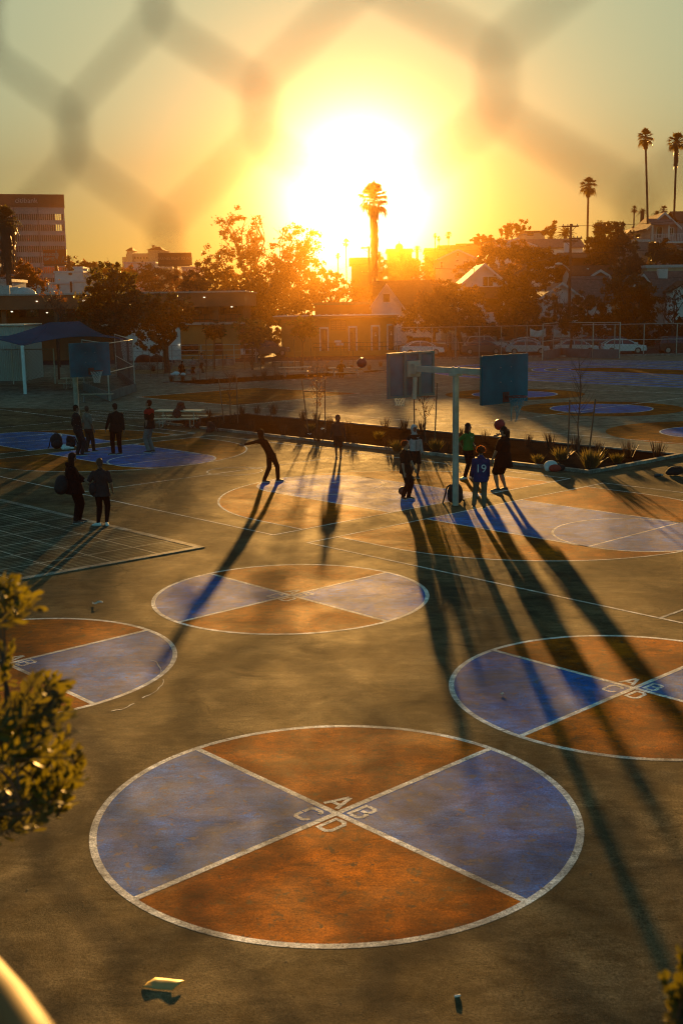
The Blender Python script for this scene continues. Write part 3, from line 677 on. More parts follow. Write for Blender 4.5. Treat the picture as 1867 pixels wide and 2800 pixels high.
for (x, y) in ((470, 1046), (500, 1045), (530, 1050), (580, 1052), (640, 1044), (697, 1041), (723, 1037), (757, 1042), (900, 1020), (928, 1028), (985, 1021), (1010, 1013), (1040, 1003), (1064, 1003), (690, 1000), (720, 998), (420, 1017), (440, 1006)):
    plant(G(x, y), 'rush', 'small dark rush clump in the far beds near the school building', k, R.uniform(0.9, 1.3), 'plants in the far beds'); k += 1

# staked saplings
def sapling(base, h, stakes, leafy, lab, seed, sh=2.0):
    R = random.Random(seed); t = thing('sapling', lab, 'young tree', base, 0, 'staked saplings')
    m = MB(); pts = [Vector((0, 0, 0))]; nseg = 8
    for i in range(nseg): pts.append(pts[-1]+Vector((R.uniform(-.05, .05), R.uniform(-.05, .05), h/nseg)))
    m.tube(pts, [0.028*(1-0.75*i/nseg)+0.004 for i in range(nseg+1)], 6)
    tips = []
    for i in range(26):
        k = R.randint(3, nseg-1); b = pts[k]+(pts[k+1]-pts[k])*R.random(); a = R.random()*2*PI; L = R.uniform(0.3, 0.75)*h*0.3
        d = Vector((math.cos(a)*0.6, math.sin(a)*0.6, 0.8)); e = b+d*L; e2 = e+Vector((d.x*0.7, d.y*0.7, 0.9))*L*0.5
        m.tube([b, e, e2], [0.009, 0.006, 0.003], 4); tips += [b+(e-b)*u for u in (0.4, 0.7, 1)]+[e2]
    m.build('trunk', bark, t)
    if leafy:
        m = MB()
        for i in range(leafy):
            p = R.choice(tips)+Vector((R.gauss(0, .07), R.gauss(0, .07), R.gauss(0, .07))); s = R.uniform(0.03, 0.06)
            a, b_ = Vector((R.gauss(0, 1), R.gauss(0, 1), R.gauss(0, 1))).normalized()*s, Vector((R.gauss(0, 1), R.gauss(0, 1), R.gauss(0, 1))).normalized()*s*0.6
            m.add([p-a, p-b_, p+a, p+b_], [(0, 1, 2, 3)])
        m.build('crown', leafmat('sapling_leaf', (0.05, 0.03, 0.012), 0.35, 0.5, 3, (0.14, 0.06, 0.01)), t)
    for (dx, dy, lean) in stakes:
        MB().tube([(dx, dy, -0.05), (dx+lean, dy, sh)], 0.028, 6).build('stake', wood, t)
    (x0, y0, l0), (x1, y1, l1) = stakes
    zb = sh*0.78
    MB().tube([(x0+l0*.78, y0, zb), (0, 0, zb-0.02), (x1+l1*.78, y1, zb)], 0.02, 5).build('tie', wood, t)
    return t
gs = G(632, 1160); sapling(gs, 2.3, ((-0.32, 0.1, -0.2), (0.33, -0.1, 0.0)), 0, 'bare staked sapling at the left end of the long planter', 1, 2.15)
gs = G(865, 1185); sapling(gs, 2.7, ((-0.34, 0.1, -0.24), (0.38, -0.1, 0.02)), 260, 'staked sapling with brown leaves behind the hooded child', 2, 2.3)
gs = G(1164, 1215); sapling(gs, 2.5, ((-0.42, 0.3, -0.02), (0.32, -0.2, 0.1)), 130, 'staked sapling with few leaves between the goal boards', 3, 2.4)
gs = G(1581, 1260); sapling(gs, 3.3, ((-0.36, 0.1, 0.03), (0.38, 0.25, 0.2)), 0, 'tall bare staked sapling in front of the blue oval', 4, 2.1)
for i, (x, y, hh) in enumerate(((430, 1030, 2.3), (566, 1042, 2.2), (705, 995, 2.6), (950, 1005, 2.2), (1235, 985, 2.6), (770, 1025, 2.4))):
    sapling(G(x, y), hh, ((-0.5, 0, -0.05), (0.5, 0, 0.0)), 60 if i == 0 else 0, ('small staked sapling with a few leaves beside the sand yard', 'thin staked sapling at the left end of the far bed', 'thin staked sapling behind the metal benches', 'thin staked sapling behind the person at the table', 'thin staked sapling right of the restroom block', 'thin staked sapling by the empty picnic table')[i], 20+i, 2.0)

# blue shade canopy on white posts
Yc = 74.0
c0 = Vector((P(62, 950, Yc).x, Yc, 0)); c1 = Vector((P(349, 930, Yc+7).x, Yc+7, 0)); c3 = Vector((P(-120, 930, Yc+8).x, Yc+8, 0)); c2 = c1+c3-c0
t = thing('shade_canopy', 'large dark blue peaked fabric shade canopy on a white steel post', 'canopy', c0)
z_e = P(57, 945, Yc).z; z_t = P(190, 880, Yc+6).z; L0 = Vector((c0.x, c0.y, 0))
def loc_(v, z): return Vector((v.x-L0.x, v.y-L0.y, z))
cc_ = (c0+c1+c2+c3)/4; rd_ = (c1-c0).normalized()*1.35; rx_ = P(178, 900, cc_.y).x-cc_.x
ea, eb, ec, ed = loc_(c0, z_e), loc_(c1, P(349, 928, c1.y).z), loc_(c2, z_e), loc_(c3, z_e); sh_ = Vector((rx_, 0, 0))
r0, r1 = loc_(cc_-rd_+sh_, z_t-0.02), loc_(cc_+rd_+sh_, z_t)
m = MB(); nn = 10
def panel(lo0, lo1, hi0, hi1):
    rings = []
    for j in range(nn+1):
        u = j/nn
        rings.append([lo0.lerp(lo1, i/nn).lerp(hi0.lerp(hi1, i/nn), u)+Vector((0, 0, -0.30*math.sin(PI*u)+0.40*(1-u)*math.sin(PI*i/nn))) for i in range(nn+1)])
    m.loft(rings, closed=False)
panel(ea, eb, r0, r1); panel(eb, ec, r1, r1); panel(ec, ed, r1, r0); panel(ed, ea, r0, r0)
cn = m.build('canopy', mat('canopy_fabric', (0.0, 0.075, 0.13), 0.9, 0.15, 0.6, 0.0), t, True)
s_ = cn.modifiers.new('s', 'SOLIDIFY'); s_.thickness = 0.03
whitepost = mat('white_post', (0.72, 0.74, 0.72), 0.4, 0.1, 5)
for v, pm_ in ((c0, whitepost), (c1, darksteel), (c2, darksteel), (c3, whitepost)): MB().tube([loc_(v, -0.02), loc_(v, z_e)], 0.11 if v is c0 else 0.08, 10).build('post', pm_, t)

# chain-link wire panels as real woven wire
wire = mat('fence_wire', (0.10, 0.10, 0.095), 0.5, 0.1, 5, 0.5, 0.6)
def wiregrid(m, a, b, z0, z1, step=0.16, r=0.004):
    d = (b-a); L = d.length; d = d/L; H = z1-z0; n = int((L+H)/step)
    for i in range(n+1):
        s = i*step
        for sgn in (1, -1):
            u0, u1 = s-H, s
            if sgn < 0: u0, u1 = u1, u0
            p0, p1 = (u0, z0), (u1, z1)
            t0, t1 = 0.0, 1.0; du = u1-u0
            ta, tb = (0-u0)/du, (L-u0)/du
            t0, t1 = max(t0, min(ta, tb)), min(t1, max(ta, tb))
            if t1 <= t0: continue
            A_ = a+d*(u0+du*t0); B_ = a+d*(u0+du*t1)
            m.tube([Vector((A_.x, A_.y, z0+H*t0)), Vector((B_.x, B_.y, z0+H*t1))], r, 3, False)
def mesh_fence(name, lab, cat, pts, h, step=0.22, board=0.0, postr=0.04, rails=(1.0,), wr=0.004, group=None, extra=None):
    t = thing(name, lab, cat, pts[0], 0, group); o0 = Vector(pts[0]); Q = [Vector(p)-o0 for p in pts]
    for p in Q: MB().tube([Vector((p.x, p.y, -0.02)), Vector((p.x, p.y, h))], postr, 7).build('post', galv, t)
    m = MB()
    for a, b in zip(Q[:-1], Q[1:]):
        for k in rails: m.tube([Vector((a.x, a.y, h*k-0.03)), Vector((b.x, b.y, h*k-0.03))], postr*0.75, 6)
    m.build('rail', galv, t)
    m = MB()
    for a, b in zip(Q[:-1], Q[1:]): wiregrid(m, a, b, 0.05, h-0.03, step, wr)
    m.build('wire_mesh', wire, t)
    if board:
        m = MB()
        for a, b in zip(Q[:-1], Q[1:]):
            d = (b-a).normalized(); n = Vector((-d.y, d.x, 0))*0.06
            m.prism([(p.x, p.y) for p in (a-n*1.8+d*.05, b-n*1.8-d*.05, b-n*0.9-d*.05, a-n*0.9+d*.05)], 0.03, board)
        m.build('kick_board', mat('kick_board_teal', (0.05, 0.11, 0.12), 0.6, 0.25, 2), t)
    return t
# left backstop
g1, g2, g3 = G(300, 1096), G(370, 1071), G(361, 1030)
hb = P(361, 928, g2.y).z
mesh_fence('backstop', 'tall mesh backstop with teal kick boards beside the blue canopy', 'backstop', (G(232, 1068), g1, g2, G(320, 1030)), hb, 0.24, 0.55, 0.045, (1.0, 0.5))
# right backstop by the parked cars
bs = [G(1482, 985), G(1532, 975), G(1619, 979), G(1692, 980)]
hb = P(1692, 881, bs[3].y).z
mesh_fence('backstop', 'tall mesh backstop with teal kick boards in front of the parked cars', 'backstop', bs, hb, 0.32, 0.85, 0.06, (1.0, 0.52), 0.006)
# ---------------------------------------------------------------- cars
glass = mat('car_glass', (0.015, 0.017, 0.02), 0.08, 0, spec=0.7)
tyre = mat('tyre', (0.012, 0.012, 0.012), 0.8, 0.1)
rimm = mat('alloy', (0.35, 0.35, 0.36), 0.35, 0.05, metal=0.7)
lamp_c = mat('headlight', (0.6, 0.6, 0.58), 0.15, 0, spec=0.8); lamp_r = mat('taillight', (0.25, 0.01, 0.01), 0.2, 0)
darktrim = mat('car_trim', (0.015, 0.015, 0.015), 0.5, 0)
CARP = {k: mat('car_paint_'+k, c, 0.28, 0.03, 2, 0.6, m_, coat=0.6) for k, c, m_ in (('white', (0.80, 0.80, 0.78), 0), ('silver', (0.58, 0.59, 0.59), 0.15), ('black', (0.015, 0.015, 0.018), 0), ('grey', (0.10, 0.10, 0.11), 0.2))}
KIND = {  # side outline of the body, outline of the glasshouse, height
 'sedan': (4.6, [(-2.3, .34), (-2.3, .62), (-2.22, .93), (-1.5, 1.0), (1.0, .96), (1.75, .84), (2.2, .70), (2.3, .52), (2.28, .28), (-2.2, .26)],
           [(-1.75, .98), (-0.95, 1.40), (-0.55, 1.46), (0.1, 1.455), (0.45, 1.40), (1.35, .955)]),
 'hatch': (4.5, [(-2.2, .34), (-2.24, .62), (-2.15, 1.0), (-1.5, 1.02), (0.95, .98), (1.75, .86), (2.15, .72), (2.26, .52), (2.22, .28), (-2.1, .26)],
           [(-2.1, .99), (-1.55, 1.34), (-0.9, 1.45), (-0.1, 1.46), (0.35, 1.40), (1.3, .97)]),
 'suv':   (4.7, [(-2.3, .42), (-2.32, .75), (-2.25, 1.1), (-1.5, 1.13), (1.0, 1.09), (1.8, 1.0), (2.25, .86), (2.34, .62), (2.3, .34), (-2.2, .32)],
           [(-2.22, 1.1), (-1.95, 1.62), (-1.3, 1.70), (0.0, 1.70), (0.4, 1.63), (1.15, 1.08)])}
def car(loc, rz, kind, paint, lab):
    L, body, cab = KIND[kind]; t = thing('parked_car', lab, 'car', loc, rz, 'cars parked along the street')
    pm = CARP[paint]; W_ = 0.9; m = MB(); rings = []
    cx = sum(p[0] for p in body)/len(body); cz_ = 0.6
    for y, k in ((-W_, 0.90), (-W_+0.04, 0.96), (-W_+0.16, 1.0), (W_-0.16, 1.0), (W_-0.04, 0.96), (W_, 0.90)):
        rings.append([Vector((cx+(p[0]-cx)*(0.5+0.5*k), y, cz_+(p[1]-cz_)*k)) for p in body])
    m.loft(rings, True, True); m.build('body', pm, t)
    m = MB(); c2 = sum(p[0] for p in cab)/len(cab); zb = cab[0][1]; zt = max(p[1] for p in cab)
    def yy(z): return 0.80-0.20*(z-zb)/(zt-zb)
    lft = [Vector((p[0], yy(p[1]), p[1])) for p in cab]; rgt = [Vector((p[0], -yy(p[1]), p[1])) for p in cab]
    m.loft([rgt, lft], True, True); m.build('window_glass', glass, t)
    m = MB(); i0, i1 = 1, len(cab)-2                               # roof skin and pillars, a little proud of the glass
    top = cab[i0:i1+1]
    up = [[Vector((p[0], s*(yy(p[1])+0.012), p[1]+0.014)) for p in top] for s in (-1, -0.5, 0.5, 1)]
    dn = [[v-Vector((0, 0, 0.03)) for v in r] for r in up]
    m.loft(up, closed=False); m.loft(dn[::-1], closed=False)
    for s in (-1, 1):
        for a, b in ((0, 1), (len(cab)-1, len(cab)-2)):
            pa, pb_ = cab[a], cab[b]; m.tube([(pa[0], s*(yy(pa[1])+0.0), pa[1]), (pb_[0], s*(yy(pb_[1])+0.0), pb_[1]+0.01)], 0.045, 6)
        for j in range(i0, i1): m.tube([(cab[j][0], s*yy(cab[j][1]), cab[j][1]+0.005), (cab[j+1][0], s*yy(cab[j+1][1]), cab[j+1][1]+0.005)], 0.035, 6)
        xm = -0.25; m.tube([(xm, s*0.805, zb), (xm-0.05, s*yy(zt-0.04), zt-0.03)], 0.04, 6)
    m.build('roof', pm, t)
    wr = 0.33 if kind != 'suv' else 0.37
    for x in (-L/2+0.92, L/2-0.95):
        for s in (-1, 1):
            w = MB().tube([(x, s*(W_-0.20), wr), (x, s*(W_-0.19), wr), (x, s*(W_+0.008), wr)], [wr, wr, wr*0.96], 20).build('wheel', tyre, t)
            m = MB(); m.tube([(x, s*(W_+0.004), wr), (x, s*(W_+0.014), wr)], wr*0.62, 14)
            m.build('rim', rimm, w)
            MB().tube([(x, s*(W_-0.17), wr+0.03), (x, s*(W_-0.022), wr+0.03)], wr*1.2, 18).build('wheel_arch', darktrim, t)
    zf = body[5][1]-0.10
    for s in (-1, 1):
        MB().ball((L/2-0.22, s*0.64, zf), 0.14, 10, 6, (1.3, 1.1, 0.55)).build('headlight', lamp_c, t)
        MB().ball((-L/2+0.10, s*0.68, body[2][1]-0.10), 0.13, 10, 6, (0.8, 1.3, 0.6)).build('taillight', lamp_r, t)
        MB().ball((0.95, s*0.97, zb+0.06), 0.09, 8, 6, (0.8, 1.0, 0.7)).build('side_mirror', pm, t)
    MB().bbox(L/2-0.10, L/2+0.015, -0.5, 0.5, 0.36, 0.56, 0.03).build('grille', darktrim, t)
    MB().box(L/2-.02, L/2+0.025, -0.17, 0.17, 0.40, 0.50).build('number_plate', whitecloth, t)
    for s in (-1, 1):
        m = MB(); m.box(0.25, 0.45, s*(W_-0.012)-0.005, s*(W_-0.012)+0.012, zb-0.16, zb-0.13); m.box(-0.75, -0.55, s*(W_-0.012)-0.005, s*(W_-0.012)+0.012, zb-0.15, zb-0.12)
        m.build('handle', darktrim, t)
    return t
def carpx(x0, x1, Y, **k):
    p = P((x0+x1)/2, 900, Y); return Vector((p.x, Y, 0))
car(carpx(1386, 1497, 119.5), -0.10, 'sedan', 'silver', 'silver sedan half hidden by the near goal board')
car(carpx(1513, 1636, 118.5), -0.08, 'sedan', 'silver', 'pale silver sedan in the middle of the mesh backstop')
car(carpx(1640, 1770, 117.5), -0.06, 'hatch', 'white', 'white hatchback by the right end of the mesh backstop')
car(carpx(1790, 1925, 116), 0.05, 'suv', 'black', 'black car cut by the right edge of the picture')
car(carpx(1275, 1365, 121), -0.1, 'sedan', 'grey', 'dark sedan right of the double goal crossarm')
car(carpx(1278, 1375, 127), 0.1, 'suv', 'white', 'white estate car behind the dark sedan')
car(carpx(1400, 1490, 127), -0.06, 'hatch', 'white', 'white car behind the silver sedan at the goal board')
car(carpx(1492, 1580, 126), 0.5, 'suv', 'black', 'black hatchback angled behind the pale silver sedan')
car(carpx(1590, 1650, 127), 0.05, 'sedan', 'black', 'black sedan behind the gap left of the white hatchback')
car(carpx(1640, 1730, 127), 0.05, 'sedan', 'grey', 'dark grey car behind the white hatchback')
car(carpx(1120, 1215, 126), 0.1, 'suv', 'grey', 'dark car behind the far goal board')
car(carpx(1105, 1200, 121), 0.1, 'sedan', 'white', 'white sedan behind the far goal board')
car(carpx(570, 645, 122), 0.2, 'suv', 'white', 'white car by the school building behind the small trees')
car(carpx(690, 770, 124), 0.3, 'suv', 'grey', 'grey car at the left corner of the restroom block')
# street fence, kerb, road
st(MB().sheet([(-40, 112.5), (90, 112.5), (90, 134), (-40, 134)], 0.0016).build('road', ground_mat('road_asphalt', ((0.06, 0.06, 0.058), (0.045, 0.045, 0.045)), 0.85, 0.3, spec=0.02)))
st(MB().bbox(8, 90, 112.2, 112.5, 0, 0.16, 0.02).build('kerb', concrete))
fx = [1080, 1180, 1240, 1312, 1370, 1440, 1482]
zt = P(1312, 892, 114).z
mesh_fence('street_fence', 'long grey mesh fence between the yard and the parked cars', 'fence', [Vector((P(x, 900, 114).x, 114, 0)) for x in (1085, 1180, 1245, 1310, 1370, 1440, 1512, 1590, 1680, 1760, 1850, 1960)], zt, 0.40, 0, 0.05, (1.0, 0.5), 0.006)
# banners
for x0, x1, y0, y1, lab in ((1448, 1491, 897, 921, 'sagging white banner left of the banner behind the tree'), (1513, 1562, 899, 923, 'white banner partly hidden by a street tree')):
    a, b = P(x0, y0, 113.6), P(x1, y1, 113.6); m = MB(); rings = []
    for j in range(7):
        v = j/6
        rings.append([Vector((a.x+(b.x-a.x)*i/10, 113.6+0.06*math.sin(i*1.1+j), a.z+(b.z-a.z)*v-0.14*math.sin(PI*i/10)*(1-v)*2)) for i in range(11)])
    m.loft(rings, closed=False); o = m.build('banner', whitecloth, None, True); o.modifiers.new('s', 'SOLIDIFY').thickness = 0.015
    tag(o, lab, 'banner', None)
# low pale walls across the street
for x0, x1, y0, lab in ((1185, 1228, 931, 'pale block wall across the street left of the street tree'), (1232, 1300, 922, 'pale block wall across the street behind the estate car'), (1352, 1440, 932, 'low pale wall behind the silver sedans'), (1488, 1610, 926, 'low pale wall behind the black hatchback')):
    a, b = P(x0, y0, 133), P(x1, y0, 133); t = thing('garden_wall', lab, 'wall', (a.x, 133, 0))
    MB().bbox(0, b.x-a.x, 0, 0.25, -0.1, a.z, 0.02).build('wall', mat('block_wall', (0.42, 0.40, 0.36), 0.8, 0.15, 1.5), t)
    for e in (0.0, b.x-a.x): MB().bbox(e-0.22, e+0.22, -0.1, 0.35, -0.1, a.z+0.5, 0.03).build('pillar', MATS['block_wall'], t)

# ---------------------------------------------------------------- houses
stucco = {k: mat('stucco_'+k, c, 0.85, 0.12, 0.8, 0.2, bump=0.1) for k, c in dict(white=(0.78, 0.77, 0.72), cream=(0.55, 0.48, 0.30), pink=(0.42, 0.32, 0.27), grey=(0.30, 0.29, 0.27), brown=(0.30, 0.12, 0.06), orange=(0.50, 0.19, 0.06), pale=(0.64, 0.64, 0.60)).items()}
roofm = {k: mat('shingle_'+k, c, 0.85, 0.3, 3.0, 0.2, bump=0.3, bscale=9) for k, c in dict(dark=(0.055, 0.04, 0.032), brown=(0.11, 0.055, 0.035), grey=(0.14, 0.125, 0.11), red=(0.17, 0.05, 0.025)).items()}
trim = mat('white_trim', (0.66, 0.65, 0.61), 0.6, 0.08, 3); pane_m = mat('window_pane', (0.02, 0.018, 0.02), 0.1, 0.2, 1, 0.6)
doorm = mat('door_brown', (0.10, 0.035, 0.02), 0.6, 0.2, 3)
def window(par, M, x, z, w, h, y=0.0, split=1, fm=None):
    """M local frame of a facade: x along it, -y out of it"""
    m = MB(); f = 0.09
    m.box(x-w/2-f, x+w/2+f, y-0.05, y+0.02, z+h, z+h+f, M); m.box(x-w/2-f, x+w/2+f, y-0.08, y+0.02, z-f, z, M)
    for s in (-1, 1): m.box(x+s*(w/2+f/2)-f/2, x+s*(w/2+f/2)+f/2, y-0.05, y+0.02, z, z+h, M)
    for i in range(split): 
        xx = x-w/2+w*(i+1)/(split+1); m.box(xx-0.03, xx+0.03, y-0.045, y+0.02, z, z+h, M)
    o = m.build('window', fm or trim, par)
    MB().box(x-w/2, x+w/2, y-0.02, y+0.01, z, z+h, M).build('pane', pane_m, o)
def gable_roof(par, M, x0, x1, y0, y1, ze, zr, ov=0.45, th=0.16, rm=None, board=True, ridge='y'):
    """ridge along y (gable faces -y) or along x; M places it"""
    m = MB()
    if ridge == 'x': M = M @ Matrix.Rotation(PI/2, 4, 'Z'); x0, x1, y0, y1 = y0, y1, -x1, -x0
    xc = (x0+x1)/2; sl_ = (zr-ze)/((x1-x0)/2)
    L_ = [(x0-ov, ze-ov*sl_), (xc, zr), (x1+ov, ze-ov*sl_), (x1+ov, ze-ov*sl_+th), (xc, zr+th), (x0-ov, ze-ov*sl_+th)]
    def ext(poly, ya, yb): 
        n = len(poly); vs = [M @ Vector((p[0], ya, p[1])) for p in poly]+[M @ Vector((p[0], yb, p[1])) for p in poly]
        return m.add(vs, [tuple(range(n)), tuple(range(2*n-1, n-1, -1))]+[(i, n+i, n+(i+1) % n, (i+1) % n) for i in range(n)])
    ext(L_, y0-ov, y1+ov); r = m.build('roof', rm, par)
    if board:
        m = MB(); t2 = 0.20
        B_ = [(x0-ov, ze-ov*sl_-0.12), (xc, zr-0.14), (x1+ov, ze-ov*sl_-0.12), (x1+ov, ze-ov*sl_+t2), (xc, zr+t2), (x0-ov, ze-ov*sl_+t2)]
        ext(B_, y0-ov-0.06, y0-ov-0.004); m.build('bargeboard', trim, r)
    return r
def gable_wall(par, M, x0, x1, y0, y1, zb, ze, zr, wm, ridge='y'):
    m = MB()
    if ridge == 'x': M = M @ Matrix.Rotation(PI/2, 4, 'Z'); x0, x1, y0, y1 = y0, y1, -x1, -x0
    xc = (x0+x1)/2; poly = [(x0, zb), (x1, zb), (x1, ze), (xc, zr-0.02), (x0, ze)]; n = 5
    vs = [M @ Vector((p[0], y0, p[1])) for p in poly]+[M @ Vector((p[0], y1, p[1])) for p in poly]
    m.add(vs, [tuple(range(n)), tuple(range(2*n-1, n-1, -1))]+[(i, n+i, n+(i+1) % n, (i+1) % n) for i in range(n)])
    return m.build('wall', wm, par)
def pxhouse(lab, Y, xl, xr, ype, ypk, depth, wm, rm, ridge='y', rz=0.0, wins=(), chim=(), base=None, name='house', cat='house', ov=0.45, extra=None):
    """pixel extents of the facade at distance Y -> world sizes; windows as pixel boxes on the facade"""
    a, b = P(xl, ype, Y), P(xr, ype, Y); zr = P((xl+xr)/2, ypk, Y).z; ze = P((xl+xr)/2, ype, Y).z
    bz = (min(terrain(a.x, Y), terrain(b.x, Y), terrain(b.x, Y+depth))-0.6) if base is None else base
    c = Vector(((a.x+b.x)/2, Y, bz)); t = thing(name, lab, cat, c, rz); w = (b.x-a.x)
    M = Matrix.Identity(4)
    gable_wall(t, M, -w/2, w/2, 0, depth, 0, ze-bz, zr-bz, wm, ridge)
    gable_roof(t, M, -w/2, w/2, 0, depth, ze-bz, zr-bz, ov, 0.16, rm, ridge == 'y', ridge)
    for (x0, y0, x1, y1, sp) in wins:
        p, q_ = P(x0, y0, Y), P(x1, y1, Y)
        window(t, M, (p.x+q_.x)/2-c.x, q_.z-bz, abs(q_.x-p.x), abs(p.z-q_.z), 0.0, sp)
    for (x0, y0, x1, y1, dy) in chim:
        p, q_ = P(x0, y0, Y+dy), P(x1, y1, Y+dy)
        o = MB().bbox(p.x-c.x, q_.x-c.x, dy, dy+abs(q_.x-p.x), q_.z-bz, p.z-bz, 0.03).build('chimney', stucco['white'], t)
    return t, c, w, ze-bz, zr-bz
def chim_vent(t, c, x, y, Y, r=0.18, h=0.5):
    p = P(x, y, Y); m = MB(); m.tube([(p.x-c.x, Y-c.y, p.z-c.z-h), (p.x-c.x, Y-c.y, p.z-c.z)], r*0.6, 8); m.ball((p.x-c.x, Y-c.y, p.z-c.z), r, 10, 6); m.build('roof_vent', trim, t)
# bungalow with a white gable, mid picture
t, c, w, ze, zr = pxhouse('dark roofed bungalow with a white front gable behind the restroom block', 152, 1030, 1205, 842, 768, 8, stucco['white'], roofm['dark'], 'x')
Mg = Matrix.Translation((P(1056, 800, 150).x-c.x, -2.2, 0)); ge, gp = P(1056, 836, 150).z-c.z, P(1056, 779, 150).z-c.z; gw = (P(1097, 800, 150).x-P(1015, 800, 150).x)/2
gable_wall(t, Mg, -gw, gw, 0, 6, 0, ge, gp, stucco['white']); gable_roof(t, Mg, -gw, gw, 0, 6, ge, gp, 0.5, 0.16, roofm['dark'])
MB().box(-0.42, 0.42, -0.03, 0.02, ge+0.5, ge+1.5, Mg).build('gable_vent', doorm, t)
# white house with a dormer window
t, c, w, ze, zr = pxhouse('white gabled house with a two pane window and red awning behind the street trees', 138, 1272, 1374, 768, 724, 9, stucco['pale'], roofm['brown'], 'y', wins=((1320, 757, 1347, 782, 1),))
p0, p1 = P(1322, 812, 138), P(1364, 853, 138); window(t, Matrix.Identity(4), (p0.x+p1.x)/2-c.x, p1.z-c.z, p1.x-p0.x, p0.z-p1.z, -1.6, 0)
Mx = Matrix.Translation((0, -1.6, 0)); zp = P(1320, 812, 137).z-c.z
MB().box(-w/2, w/2, 0.0, 1.59, 0, zp, Mx).build('porch', stucco['white'], t)
m = MB(); m.add([Mx @ Vector(v) for v in ((-w/2-.3, -0.7, zp-0.1), (w/2+.3, -0.7, zp-0.1), (w/2+.3, 1.58, zp+1.2), (-w/2-.3, 1.58, zp+1.2), (-w/2-.3, -0.7, zp-0.25), (w/2+.3, -0.7, zp-0.25), (w/2+.3, 1.58, zp+0.02), (-w/2-.3, 1.58, zp+0.02))], [(0, 1, 2, 3), (7, 6, 5, 4), (0, 4, 5, 1), (1, 5, 6, 2), (3, 2, 6, 7), (0, 3, 7, 4)]); m.build('porch_roof', roofm['red'], t)
pxhouse('brown roofed house wing behind the white gabled house', 146, 1360, 1440, 795, 722, 8, stucco['brown'], roofm['brown'], 'x')
chim_vent(t, c, 1362, 722, 142)
# hillside houses
pxhouse('cream gabled house on the hillside in the glow', 215, 1201, 1300, 707, 684, 14, stucco['cream'], roofm['brown'], 'y', wins=((1248, 692, 1254, 700, 0), (1266, 714, 1279, 726, 1), (1246, 711, 1253, 715, 0), (1204, 716, 1209, 732, 0)))
t, c, w, ze, zr = pxhouse('long white house with a grey roof near the top of the hill', 190, 1365, 1592, 677, 652, 9, stucco['white'], roofm['grey'], 'x', wins=((1392, 679, 1414, 685, 2), (1450, 681, 1462, 688, 1)))
Mg = Matrix.Translation((P(1412, 670, 188).x-c.x, -1.5, 0)); gw = (P(1464, 670, 188).x-P(1364, 670, 188).x)/2; gp = P(1410, 653, 188).z-c.z; ge = P(1410, 673, 188).z-c.z
gable_wall(t, Mg, -gw, gw, 0, 5, 0, ge, gp, stucco['white']); gable_roof(t, Mg, -gw, gw, 0, 5, ge, gp, 0.4, 0.14, roofm['grey'])
def flat_block(lab, Y, xl, xr, yt, depth, wm, name='building', cat='building', cor=True, wins=(), base=None, rz=0.0, rmat=None, sp=0):
    a, b = P(xl, yt, Y), P(xr, yt, Y); bz = terrain((a.x+b.x)/2, Y)-0.5 if base is None else base
    t = thing(name, lab, cat, ((a.x+b.x)/2, Y, bz), rz); w = (b.x-a.x)/2; h = P((xl+xr)/2, yt, Y).z-bz
    MB().box(-w, w, 0, depth, 0, h-(0.35 if cor else 0)).build('wall', wm, t)
    if cor: MB().bbox(-w-0.2, w+0.2, -0.2, depth+0.2, h-0.35, h, 0.03).build('roof', rmat or trim, t)
    for (x0, y0, x1, y1) in wins:
        p, q_ = P(x0, y0, Y), P(x1, y1, Y); window(t, Matrix.Identity(4), (p.x+q_.x)/2-t.location.x, q_.z-bz, abs(q_.x-p.x), abs(p.z-q_.z), 0, sp)
    return t
flat_block('beige flat roofed apartment block on the hilltop', 235, 1432, 1488, 631, 10, stucco['cream'], wins=((1440, 636, 1458, 645),), rmat=stucco['brown'])
pxhouse('low white shed below the big round tree', 172, 1542, 1612, 712, 701, 6, stucco['white'], roofm['brown'], 'y')
pxhouse('red roofed house behind the utility pole', 165, 1546, 1640, 706, 690, 8, stucco['brown'], roofm['brown'], 'x', chim=((1543, 664, 1556, 690, 4),))
t, c, w, ze, zr = pxhouse('house with a red brown roof and small white dormer behind the utility pole', 150, 1566, 1672, 752, 727, 7, stucco['pale'], roofm['red'], 'x')
Mg = Matrix.Translation((P(1645, 752, 148).x-c.x, -0.8, 0)); gw = 0.9; gp = P(1645, 740, 148).z-c.z; ge = P(1645, 752, 148).z-c.z
gable_wall(t, Mg, -gw, gw, 0, 3, ge-1.2, ge, gp, stucco['brown']); gable_roof(t, Mg, -gw, gw, 0, 3, ge, gp, 0.35, 0.12, roofm['grey'])
chim_vent(t, c, 1606, 737, 152)
t, c, w, ze, zr = pxhouse('white gabled cottage behind the utility pole with bare shrubs in front', 138, 1482, 1586, 812, 776, 9, stucco['white'], roofm['grey'], 'y', wins=((1512, 830, 1528, 858, 1), (1564, 838, 1576, 862, 0)))
pxhouse('grey roofed house wing right of the white cottage', 143, 1580, 1672, 822, 756, 8, stucco['pale'], roofm['grey'], 'x')
